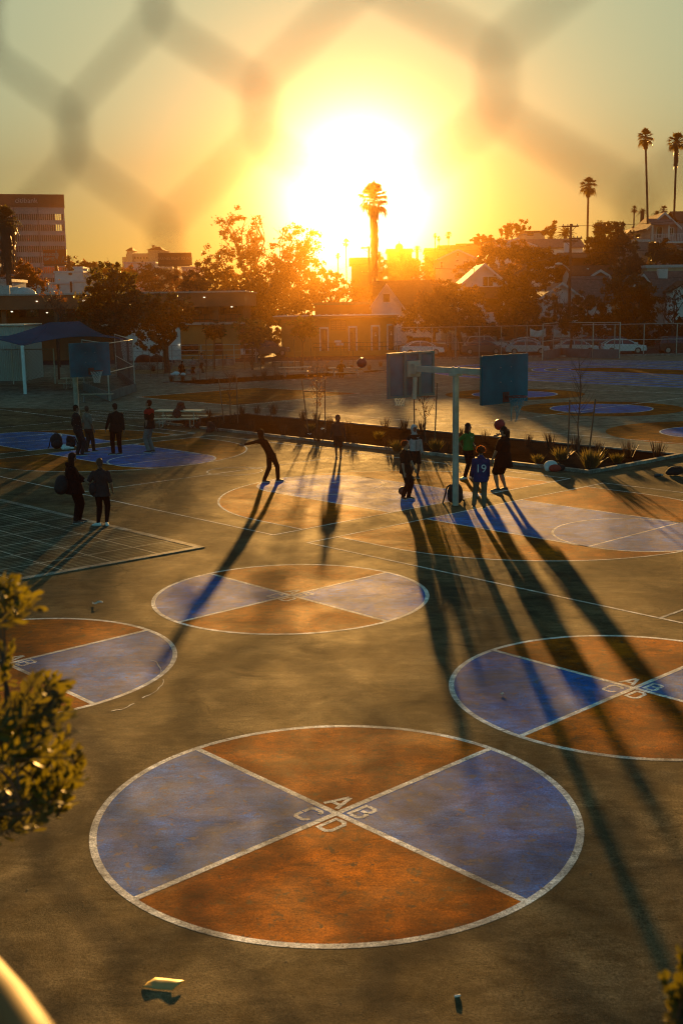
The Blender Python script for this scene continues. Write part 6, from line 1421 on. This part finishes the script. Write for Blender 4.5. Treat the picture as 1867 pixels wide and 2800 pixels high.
    if hair in ('short', 'long', 'bun'):
        m = MB(); m.ball(hd+hup*0.052*hs-lku*0.014*hs, 0.098*hs, 18, 12, (0.90, 1.0, 1.02), Mh); m.ball(hd+hup*0.0*hs-lku*0.042*hs, 0.078*hs, 14, 10, (1.0, 0.8, 1.1), Mh)
        if hair == 'long':
            for x in (-0.06, -0.02, 0.02, 0.06): seg(m, hd-lku*0.045*hs+lr*x*hs, hd-lku*0.075*hs+lr*x*1.3*hs-Z*0.30*s, 0.045*hs, 0.035*hs)
            for x in (-1, 1): seg(m, hd+lr*x*0.075*hs+hup*0.02*hs, hd+lr*x*0.105*hs-Z*0.27*s+lku*0.03*s, 0.036*hs, 0.028*hs)
        if hair == 'bun': m.ball(hd+hup*0.115*hs-lku*0.07*hs, 0.05*hs, 12, 8); seg(m, hd-lku*0.06*hs, hd-lku*0.08*hs-Z*0.13*s, 0.05*hs, 0.03*hs)
        o = m.build('hair', hm_); remesh(o, 0.011, 2, t)
        bm = bmesh.new(); bm.from_mesh(o.data); cfc = hd+lku*0.13*hs-hup*0.055*hs; bmesh.ops.delete(bm, geom=[v for v in bm.verts if (v.co-cfc).length < 0.112*hs], context='VERTS'); bm.to_mesh(o.data); bm.free()
    elif hair in ('curly', 'curlybig'):
        R = random.Random(int(H*100)); m = MB(); k = 1.0 if hair == 'curly' else 1.12
        for i in range(900):
            d = Vector((R.gauss(0, 1), R.gauss(0, 1), R.gauss(0, 1))).normalized(); loc = Vector((d.dot(lr), d.dot(lku), d.dot(hup)))
            if loc.y > 0.45 and loc.z < 0.5: continue
            if loc.z < -0.55: continue
            p = hd+hup*0.04*hs-lku*0.02*hs+d*0.098*k*hs*R.uniform(0.85, 1.22); q = 0.022*hs
            a = Vector((R.gauss(0, 1), R.gauss(0, 1), R.gauss(0, 1))).normalized(); b = a.orthogonal().normalized(); 
            m.add([p-a*q, p-b*q, p+a*q, p+b*q], [(0, 1, 2, 3)])
        m.build('hair', curl, t)
        m = MB(); m.ball(hd+hup*0.05*hs-lku*0.02*hs, 0.102*k*hs, 16, 12, (0.92, 0.98, 1.0), Mh); o = m.build('hair_cap', hm_); remesh(o, 0.012, 2, t)
        bm = bmesh.new(); bm.from_mesh(o.data); cfc = hd+lku*0.13*hs-hup*0.055*hs; bmesh.ops.delete(bm, geom=[v for v in bm.verts if (v.co-cfc).length < 0.115*hs], context='VERTS'); bm.to_mesh(o.data); bm.free()
    J.update(pelvis=pelvis, ch=ch, neck=neck, hd=hd, fwd=fwd, rgt=rgt, spine=spine, t=t, s=s, up=hup, lk=lku)
    return J
def hgt(x, yf, yt): b = G(x, yf); return b, P(x, yt, b.y).z
A_, T_ = 0.0, PI                                                   # away, towards
# 1-4: group on the left court
flor = mat('cloth_floral', (0.02, 0.02, 0.022), 0.85, 0, 9, 0.15); nt_ = flor.node_tree
vo = nd(nt_, 'ShaderNodeTexVoronoi'); vo.inputs['Scale'].default_value = 16; tcx = nd(nt_, 'ShaderNodeTexCoord'); rr_ = nd(nt_, 'ShaderNodeValToRGB')
rr_.color_ramp.elements[0].position = 0.12; rr_.color_ramp.elements[0].color = (0.22, 0.19, 0.14, 1); rr_.color_ramp.elements[1].position = 0.2; rr_.color_ramp.elements[1].color = (0.014, 0.014, 0.016, 1)
nt_.links.new(tcx.outputs['Object'], vo.inputs['Vector']); nt_.links.new(vo.outputs['Distance'], rr_.inputs['Fac']); nt_.links.new(rr_.outputs[0], flor.node_tree.nodes['Principled BSDF'].inputs['Base Color'])
b, h = hgt(219, 1246, 1111); person('person in a dark floral shirt and charcoal trousers standing with back turned', b, h, 0.9, (-0.02, 0), (-0.05, 0), (0.02, 0), (-0.09, 0.0), (0.10, -0.06), top='black', topm=flor, bottom='char', look=1.1, shoes=shoe_b, rh=(0.14, 0.05, 0.78))
b, h = hgt(246, 1237, 1113); person('person in a pale beige top and brown trousers walking', b, h, 0.7, (0.0, 0), (-0.02, 0), (-0.0, 0), (-0.10, -0.15), (0.12, 0.2), top='beige', bottom='brown', look=-0.4, hairm=hairr, sleeve='short')
b, h = hgt(321, 1243, 1107); person('person in a loose black jacket and tapered trousers looking left', b, h, -0.35, (0.0, 0), (0.02, 0), (-0.03, 0), (-0.13, -0.05), (0.12, 0.02), lh=(-0.40, 0.05, 0.90), rh=(0.31, 0.02, 0.82), g=1.15, top='black', bottom='black', look=-0.9, hem=0.12, shoes=shoe_b, foot_yaw=(-1.9, -2.4))
b, h = hgt(413, 1237, 1097); J = person('person in a black and red jersey with grey trousers looking up', b, h, -1.15, (0, 0), (0, 0), (-0.01, 0), (-0.06, -0.10), (0.07, 0.08), lh=(-0.10, -0.16, 0.80), rh=(0.06, 0.30, 0.80), top='black', bottom='grey', sleeve='short', look=-1.4, tilt=0.35, hem=0.10, shoes=shoe_b)
m = MB(); torso_c = J['pelvis'].lerp(J['ch'], 1.0); s = J['s']
loft_torso(m, [(J['pelvis'].lerp(J['ch'], k), a*s+0.028, b_*s+0.026, J['rgt'], J['fwd']) for k, a, b_ in ((0.86, 0.16, 0.112), (1.1, 0.174, 0.105), (1.24, 0.158, 0.088), (1.38, 0.085, 0.07))], 20)
for k in 'lr': seg(m, J['sh'+k], J['sh'+k].lerp(J['el'+k], 0.12), 0.073*s, 0.072*s)
o = m.build('red_yoke', C_['red']); remesh(o, 0.012, 2, J['t'])
# 5-6: pair at the corner of the play pad
b, h = hgt(211, 1430, 1243)
J = person('person in a big black coat with a backpack looking at a phone', b, h, 1.1, (0.0, 0), (-0.06, 0), (0.06, -0.02), (0.0, -0.1), (0.04, 0.1), lh=(0.27, -0.05, 1.13), rh=(0.25, 0.1, 1.08), g=1.3, top='black', bottom='black', hair='long', look=1.3, tilt=-0.35, hem=0.15, shoes=shoe_b, hood=True, skin='tan', flare=0.03)
m = MB(); q = J['ch']-J['fwd']*0.26-Vector((0, 0, 0.33)); m.ball(q, 0.23, 16, 12, (0.8, 0.75, 1.1)); m.ball(q-Vector((0, 0, .08))-J['fwd']*.04, 0.2, 14, 10, (0.85, 0.8, 0.9)); o = m.build('backpack', black); remesh(o, 0.02, 3); o.location = b; tag(o, 'black backpack on the back of the person looking at a phone', 'bag')
q = J['wrl']+J['fwd']*0.10+Vector((0, 0, 0.04)); o = MB().bbox(-0.037, 0.037, -0.005, 0.005, -0.07, 0.07, 0.004).build('phone', darktrim); o.location = b+q; o.rotation_euler = (-0.5, 0, -J['fwd'].x*1.0); tag(o, 'phone held by the person in the big black coat', 'phone')
b, h = hgt(283, 1436, 1258)
J = person('person with reddish tied up hair in a dark top and white sneakers', b, h, 0.15, (0.0, 0), (0.0, 0), (-0.01, 0), (-0.10, -0.10), (0.09, 0.0), lh=(-0.26, 0.12, 0.92), rh=(0.26, 0.1, 0.88), g=1.1, top='char', bottom='black', hair='bun', hairm=hairr, look=-0.4, tight=0.9, shoes=shoe_w, sleeve='short', foot_yaw=(-1.2, 2.8), hem=0.12, flare=0.02)
m = MB(); q = J['pelvis']-J['rgt']*0.19+Vector((0, -.1, 0.06)); m.ball(q, 0.15, 14, 10, (0.75, 0.7, 1.2)); o = m.build('shoulder_bag', black); remesh(o, 0.018, 2)
m = MB(); m.tube([q+Vector((0, 0, .15)), J['ch']-J['fwd']*0.13, J['shr']+Vector((0, 0, 0.065))], 0.014, 6); m.build('strap', black, o); o.location = b; tag(o, 'black shoulder bag hanging on the person with white sneakers', 'bag')
# 7: throwing
b, h = hgt(745, 1318, 1184)
person('boy in a dark hooded tracksuit leaning back after a throw', b, 1.62, 0.95, (-0.02, 0), (-0.22, 0), (-0.02, 0), (-0.25, -0.05), (0.17, 0.10), lh=(-0.86, 0.05, 1.18), rh=(-0.72, 0.22, 1.22), top='black', bottom='black', look=1.3, hood='up', shoes=shoe_b, foot_yaw=(1.6, 1.2), curlh=(0.3, 0.3), g=1.05, knee=Vector((1, 0, 0)))
# 8: hooded walker
b, h = hgt(925, 1251, 1138)
person('hooded child in a striped dark jacket and shorts walking to the camera', b, h, T_, (0, 0), (0, 0), (0, -0.01), (0.09, 0.12), (-0.07, -0.12), lh=(0.25, -0.02, 0.72), rh=(-0.27, 0.0, 0.70), top='char', bottom='black', shorts=True, skin='dark', hood='up', shoes=shoe_b, hair='none', foot_yaw=(PI, PI))
# 9: curly boy with the basketball
b, h = hgt(1107, 1364, 1210)
person('curly haired boy in a black polo shirt bouncing a basketball', b, h, 2.1, (0.02, 0), (0.0, 0), (0.03, 0), (0.10, 0.02), (-0.06, -0.06), lh=(0.36, -0.10, 0.66), rh=(-0.02, -0.22, 0.64), top='black', bottom='black', sleeve='short', skin='light', hair='curly', hairm=hairr, look=1.75, tilt=0.0, shoes=shoe_b, hem=0.10, foot_yaw=(2.0, 2.6), curlh=(0.5, 0.2), g=1.05)
ball(G(1100, 1356)+Vector((0, -0.05, 0.155)), 0.121, ballorange, 'basketball', 'brown basketball bouncing at the feet of the curly haired boy')
# 10: white and black jacket
b, h = hgt(1133, 1307, 1166)
J = person('boy in a white and black hooded windbreaker and black shorts', b, h, 2.75, (0, 0), (0, 0), (-0.01, 0), (0.09, -0.02), (-0.11, 0.05), lh=(0.26, 0.0, 0.72), rh=(-0.27, 0.02, 0.74), top='silver', bottom='black', shorts=True, skin='dark', hood='up', shoes=shoe_b, hair='none', g=0.95, foot_yaw=(2.9, 2.6))
m = MB(); s = J['s']
loft_torso(m, [(J['pelvis'].lerp(J['ch'], k), a*s+0.026, b_*s+0.025, J['rgt'], J['fwd']) for k, a, b_ in ((0.94, 0.13, 0.118), (1.1, 0.168, 0.108), (1.24, 0.152, 0.09), (1.36, 0.085, 0.068))], 20)
for k in 'lr': seg(m, J['sh'+k], J['sh'+k].lerp(J['el'+k], 0.25), 0.071*s, 0.070*s)
o = m.build('black_yoke', C_['black']); remesh(o, 0.012, 2, J['t'])
q = J['ch']+J['fwd']*0.150*s+J['rgt']*(-0.05)*s+Vector((0, 0, 0.04)); m = MB(); m.tube([q-J['rgt']*-0.045+Vector((0, 0, .012)), q-Vector((0, 0, .012)), q+J['rgt']*-0.05+Vector((0, 0, .03))], [0.004, 0.012, 0.003], 6); m.build('chest_mark', C_['white'], J['t'])
m = MB(); m.tube([J['ch']+J['fwd']*0.138*s-Vector((0, 0, 0.06)), J['pelvis']+J['fwd']*0.15*s-Vector((0, 0, -0.02))], 0.007, 5); m.build('zip', C_['black'], J['t'])
# 11: green shirt
b, h = hgt(1277, 1309, 1161)
J = person('girl with long dark hair in a green shirt, hands on her hips', b, h, 2.45, (0.02, 0), (0.02, 0), (0.0, 0), (0.13, 0.08), (-0.08, -0.05), lh=(0.22, -0.02, 1.02), rh=(-0.16, 0.06, 0.98), top='green', bottom='black', sleeve='short', hair='long', look=2.0, skin='tan', shoes=shoe_w, foot_yaw=(2.4, -2.0), hem=0.0, g=0.98)
m = MB(); q = J['ch']+J['fwd']*0.152*J['s']; m.tube([q+J['rgt']*-0.07+Vector((0, 0, .03)), q+Vector((0, 0, 0.0)), q+J['rgt']*0.06+Vector((0, 0, .04))], [0.003, 0.006, 0.003], 5); m.tube([q+Vector((0, 0, .07)), q-Vector((0, 0, .05))], 0.005, 5); m.build('shirt_print', C_['white'], J['t'])
# 12: blue hoodie 19
b, h = hgt(1313, 1389, 1226)
J = person('child in a blue hoodie with a white 19 on the back', b, h, 0.1, (0, 0), (0, 0), (0, 0), (-0.17, 0.06), (0.08, -0.1), lh=(-0.20, 0.20, 0.78), rh=(0.24, 0.2, 0.78), top='blue', bottom='khaki', hair='curlybig', hairm=hairr, look=0.1, hood=True, shoes=shoe_b, hem=0.12, g=1.08, skin='tan')
q = J['pelvis'].lerp(J['ch'], 0.60)-J['fwd']*0.152*J['s']
Mt = Matrix.Translation(q) @ Matrix.Rotation(-0.1, 4, 'Z')
text('19', J['t'], Mt, 0.30, C_['white'], 'number', 0.012)
# 13: tall person holding the red ball
b, h = hgt(1374, 1342, 1171)
J = person('large person in a long black shirt and shorts balancing a red ball', b, h, -1.0, (0, 0), (0.0, 0), (0.0, 0), (-0.16, -0.06), (0.08, 0.06), lh=(-0.36, -0.05, 0.84), rh=(-0.10, 0.16, 1.64), top='black', bottom='black', sleeve='short', shorts=True, hair='short', look=-1.1, skin='tan', g=1.42, hem=0.26, flare=0.03, shoes=shoe_b, foot_yaw=(-1.5, -1.2), curlh=(0.5, 0.15))
wr = J['wrr']; d = (wr-J['elr']).normalized(); bc = b+wr+d*0.15+Vector((-0.02, 0, 0.15))
q = P(1365, 1161, bc.y); ball(Vector((q.x, bc.y, q.z)), 0.162, ballred, 'rubber_ball', 'big dark red ball balanced on the hand of the large person')
# ball in the air
q = P(989, 992, 27.6); ball(q, 0.122, ballred, 'rubber_ball', 'dark red ball flying through the air above the far picnic tables')
# 14: seated at the sunlit table
tb = p3
b = Vector((tb.x-0.35, tb.y-0.72, 0))
person('person in dark clothes sitting alone at the sunlit picnic table', b, 1.68, 0.1, (0, 0), (0.02, 0.05), (0.04, 0.05), (-0.1, 0.30), (0.14, 0.26), lh=(-0.16, 0.42, 0.83), rh=(0.25, 0.42, 0.83), top='black', bottom='black', sit=0.53, look=0.6, tilt=-0.4)
m = MB(); m.ball((0.55, 0.05, 0.85), 0.12, 10, 8, (1.2, .8, .7)); o = m.build('lunch_bag', C_['brown']); remesh(o, 0.02, 2); o.location = (tb.x-0.1, tb.y-0.02, 0.005); tag(o, 'small dark bag on the sunlit picnic table', 'bag')
litter('paper_sheet', Vector((tb.x+0.75, tb.y, 0.768)), 0.2, redcloth, 'reddish papers spread on the sunlit picnic table', 0.7, 0.3, 0.03, 3)
# far group by the sand yard
q = G(528, 1023); person('person in a grey top sitting on the stone wall by the sand yard', Vector((q.x, q.y+0.1, 0)), 1.65, T_, (0, 0.3), (0, 0.2), (0, -.02), (-0.1, -0.05), (0.12, -0.05), lh=(-0.1, -0.1, 0.75), rh=(0.14, -.1, .75), top='grey', bottom='black', sit=0.55, look=2.6)
o = MB().bbox(-0.6, 0.6, 0.1, 0.55, 0, 0.42, 0.05).build('seat_block', concrete); o.location = (q.x, q.y+0.1, 0); tag(o, 'stone seat block under the person by the sand yard', 'bench')
q = G(553, 1021); person('person in a tan top standing beside the seated one by the sand yard', q, 1.66, -1.3, (0, 0), (0, 0), (0, 0), (-0.1, 0), (0.13, 0.03), lh=(-0.3, 0, 1.1), top='beige', bottom='brown', look=-1.4)
q = G(495, 1026); person('person in black crouching by white bags near the sand yard', q, 1.6, 0.6, (0, 0), (0.06, 0.1), (0.05, .08), (-0.14, 0.1), (0.16, 0.12), lh=(-0.1, 0.4, 0.4), rh=(0.25, 0.4, 0.4), top='black', bottom='black', sit=0.38, look=0.7)
heap('plastic_bag', G(482, 1027), 0.2, whitecloth, 'larger white plastic bag on the ground by the sand yard', 'bag', [((0, 0, 0.15), 0.24, (1.3, 0.8, 0.8)), ((-0.3, 0, 0.1), 0.14, (1.2, .8, .8))], 8, 0.03)
heap('plastic_bag', G(501, 1027), 0.2, whitecloth, 'smaller white plastic bag on the ground by the sand yard', 'bag', [((0, 0, 0.1), 0.17, (1.3, 0.8, 0.8))], 9, 0.03)
# ---------------------------------------------------------------- near the camera: mesh fence, railing, two shrubs
A0 = Vector((-0.0816, 0.3685)); DV = Vector((0.0606, -0.0388)); DU = DV.normalized(); PT = 0.072
NRM = Vector((-DU.y, DU.x))
t = thing('chain_link_fence', 'close blurred wire mesh fence the yard is seen through', 'fence', (A0.x, A0.y, 0))
m = MB(); ZK = CAMH+0.0523
# each wire zigzags between two columns half a cell apart, hooked to its neighbours with short vertical bends
for col in range(-7, 11):
    for w in range(1):
        pts = []; zlo, zhi = -12, 14
        for k in range(zlo, zhi):
            z = ZK+k*PT/2; a = (k % 2); xo = (col+(0.5 if a else 0.0))
            s = 1 if a else -1
            for dz, dx, dn in ((-0.0075, 0.47, -1), (-0.003, 0.485, -0.6), (0.003, 0.485, 0.6), (0.0075, 0.47, 1)):
                ux = (col+0.25)+s*(dx*0.5+0.008)
                p = A0+DU*(ux*PT)+NRM*(0.0022*dn*s); pts.append(Vector((p.x-A0.x, p.y-A0.y, z+dz)))
        m.tube(pts, 0.00125, 6, False)
    pts = []
    for k in range(zlo, zhi):                                     # the neighbouring wire, mirrored
        z = ZK+k*PT/2; a = ((k+1) % 2); s = 1 if a else -1
        for dz, dx, dn in ((-0.0075, 0.47, 1), (-0.003, 0.485, 0.6), (0.003, 0.485, -0.6), (0.0075, 0.47, -1)):
            ux = (col+0.75)+(-s)*(dx*0.5+0.008)*-1
            p = A0+DU*(ux*PT)+NRM*(-0.0022*dn*s); pts.append(Vector((p.x-A0.x, p.y-A0.y, z+dz)))
    m.tube(pts, 0.00125, 6, False)
m.build('wire_mesh', mat('fence_wire_near', (0.05, 0.045, 0.035), 0.9, 0.1, 30, 0.0, 0.0), t)
a, b = DU*(-8*PT), DU*(11*PT); z1 = ZK+13.5*PT/2
MB().tube([(a.x, a.y, z1+0.02), (b.x, b.y, z1+0.02)], 0.02, 10).build('top_rail', galv, t)
for q in (a, b): MB().tube([(q.x, q.y, ZK-0.9), (q.x, q.y, z1+0.03)], 0.025, 10).build('post', galv, t)
zw = ZK-12.5*PT/2
MB().box(-8.5*PT, 11.5*PT, -0.1, 0.1, 0, zw, Matrix.Rotation(math.atan2(DU.y, DU.x), 4, 'Z')).build('base_wall', concrete, t)
# curved handrail at the lower left
p0, p1, p2 = P(-260, 2430, 1.7), P(20, 2760, 1.35), P(240, 3090, 1.1)
t = thing('handrail', 'sunlit yellowish metal handrail at the lower left corner', 'railing', (p1.x, p1.y, 0)); L0 = Vector((p1.x, p1.y, 0))
MB().tube([p0+(p0-p1)*0.8-L0, p0-L0, p1-L0, p2-L0, p2+(p2-p1)*0.6-L0], 0.034, 14).build('rail', mat('rail_paint', (0.13, 0.09, 0.035), 0.6, 0.1, 9, 0.15), t, True)
e = p0+(p0-p1)*0.8-L0; MB().tube([(e.x, e.y, 0), (e.x, e.y, e.z)], 0.03, 10).build('post', MATS['rail_paint'], t)
# leafy branches of shrubs close to the fence
L_near = leafmat('leaf_near', (0.030, 0.042, 0.006), 0.32, 0.55, 6.0, (0.15, 0.13, 0.008))
def leaf(m, p, d, L, w, R, cup=0.25):
    d = d.normalized(); s = d.cross(Vector((R.gauss(0, 1), R.gauss(0, 1), R.gauss(0, 1)))).normalized(); n = s.cross(d)
    a, b, c, e = p, p+d*L*0.35, p+d*L*0.72+n*L*0.06, p+d*L+n*L*0.12*R.random()
    m.add([a, b-s*w*0.75+n*w*cup, b, b+s*w*0.75+n*w*cup, c-s*w+n*w*cup, c, c+s*w+n*w*cup, e], [(0, 2, 1), (0, 3, 2), (1, 2, 5, 4), (2, 3, 6, 5), (4, 5, 7), (5, 6, 7)])
def shrub(lab, base, sprays, seed, L=0.062, w=0.0088):
    R = random.Random(seed); t = thing('shrub', lab, 'shrub', base); ms, ml = MB(), MB(); B = Vector(base)
    root = Vector((0, 0, 0)); fk = Vector((0.1, 0.25, (min(q[0].z for q in sprays)-B.z)*0.97)); ms.tube([(0, 0, -0.1), fk*0.5, fk], [0.07, 0.06, 0.05], 8)
    limbs = []
    for q in range(12):
        e = R.choice(sprays)[0]-B; pts_ = [fk, fk.lerp(e, 0.5)+Vector((R.gauss(0, .08), R.gauss(0, .08), 0.06)), e]; ms.tube(pts_, [0.012, 0.008, 0.004], 6, False); limbs += [pts_[1].lerp(pts_[2], u) for u in (0, 0.25, 0.5, 0.75, 1)]
    for (a, b, n) in sprays:
        a, b = a-B, b-B; k_ = min(limbs, key=lambda q: (q-a).length); ms.tube([k_, k_.lerp(a, 0.5)+Vector((0, 0, 0.02)), a, a.lerp(b, 0.5), b], [0.005, 0.004, 0.003, 0.0025, 0.0015], 4, False)
        for k in range(n):
            u = (k+R.random())/n; p = a.lerp(b, u); ax = (b-a).normalized()
            o = Vector((R.gauss(0, 1), R.gauss(0, 1), R.gauss(0, 1))); o = (o-ax*o.dot(ax)).normalized(); d = ax*R.uniform(0.5, 1.2)+o*R.uniform(0.5, 1.0)+Vector((0, 0, 0.25)); leaf(ml, p, d, L*R.uniform(0.7, 1.25)*(1-0.3*u), w*R.uniform(0.8, 1.3), R)
    ms.build('stem', bark, t); ml.build('foliage', L_near, t); return t
R = random.Random(77); sp = []
def outline(y):                                                    # right edge of the shrub in photo pixels, by height
    pts = ((1585, 60), (1640, 100), (1700, 75), (1760, 40), (1800, 130), (1850, 190), (1900, 175), (1960, 205), (2050, 215), (2110, 215), (2170, 205), (2220, 160), (2270, 90))
    for (a, xa), (b, xb) in zip(pts, pts[1:]):
        if a <= y <= b: return xa+(xb-xa)*(y-a)/(b-a)
    return 20
for i in range(115):
    y = R.uniform(1590, 2265) if i > 70 else R.uniform(1850, 2230); ox_ = outline(y); x = ox_+R.choice((0, 0, 6, 14))-6-(R.random()**1.7)*(ox_+110)
    Y = R.uniform(2.9, 3.5) if ox_-x < 60 else R.uniform(2.8, 3.9)
    b = P(x, y, Y); d = Vector((R.uniform(0.3, 1.0), R.gauss(0, 0.5), R.uniform(-0.1, 0.8))).normalized()*R.uniform(0.12, 0.26)
    sp.append((b-d, b, R.randint(16, 24)))
shrub('leafy shrub with small upright leaves at the left edge, lit gold on its rim', P(-420, 2300, 3.6)*1.0+Vector((0, 0, -P(-420, 2300, 3.6).z)), sp, 5)
sp = []
for i in range(26):
    x, y = R.uniform(1815, 1900), R.uniform(2665, 2830); b = P(x, y, R.uniform(2.3, 2.6)); d = Vector((R.uniform(-0.7, 0.1), R.gauss(0, .4), R.uniform(0.2, 1))).normalized()*0.12; sp.append((b-d, b, 20))
for i in range(4):
    x, y = R.uniform(1855, 1890), R.uniform(2600, 2640); b = P(x, y, 2.45); d = Vector((-0.3, R.gauss(0, .4), 0.8)).normalized()*0.10; sp.append((b-d, b, 16))
q = P(2150, 2900, 2.6); shrub('yellow green leaf tips poking in at the lower right corner', Vector((q.x, q.y, 0)), sp, 6, 0.042, 0.009)
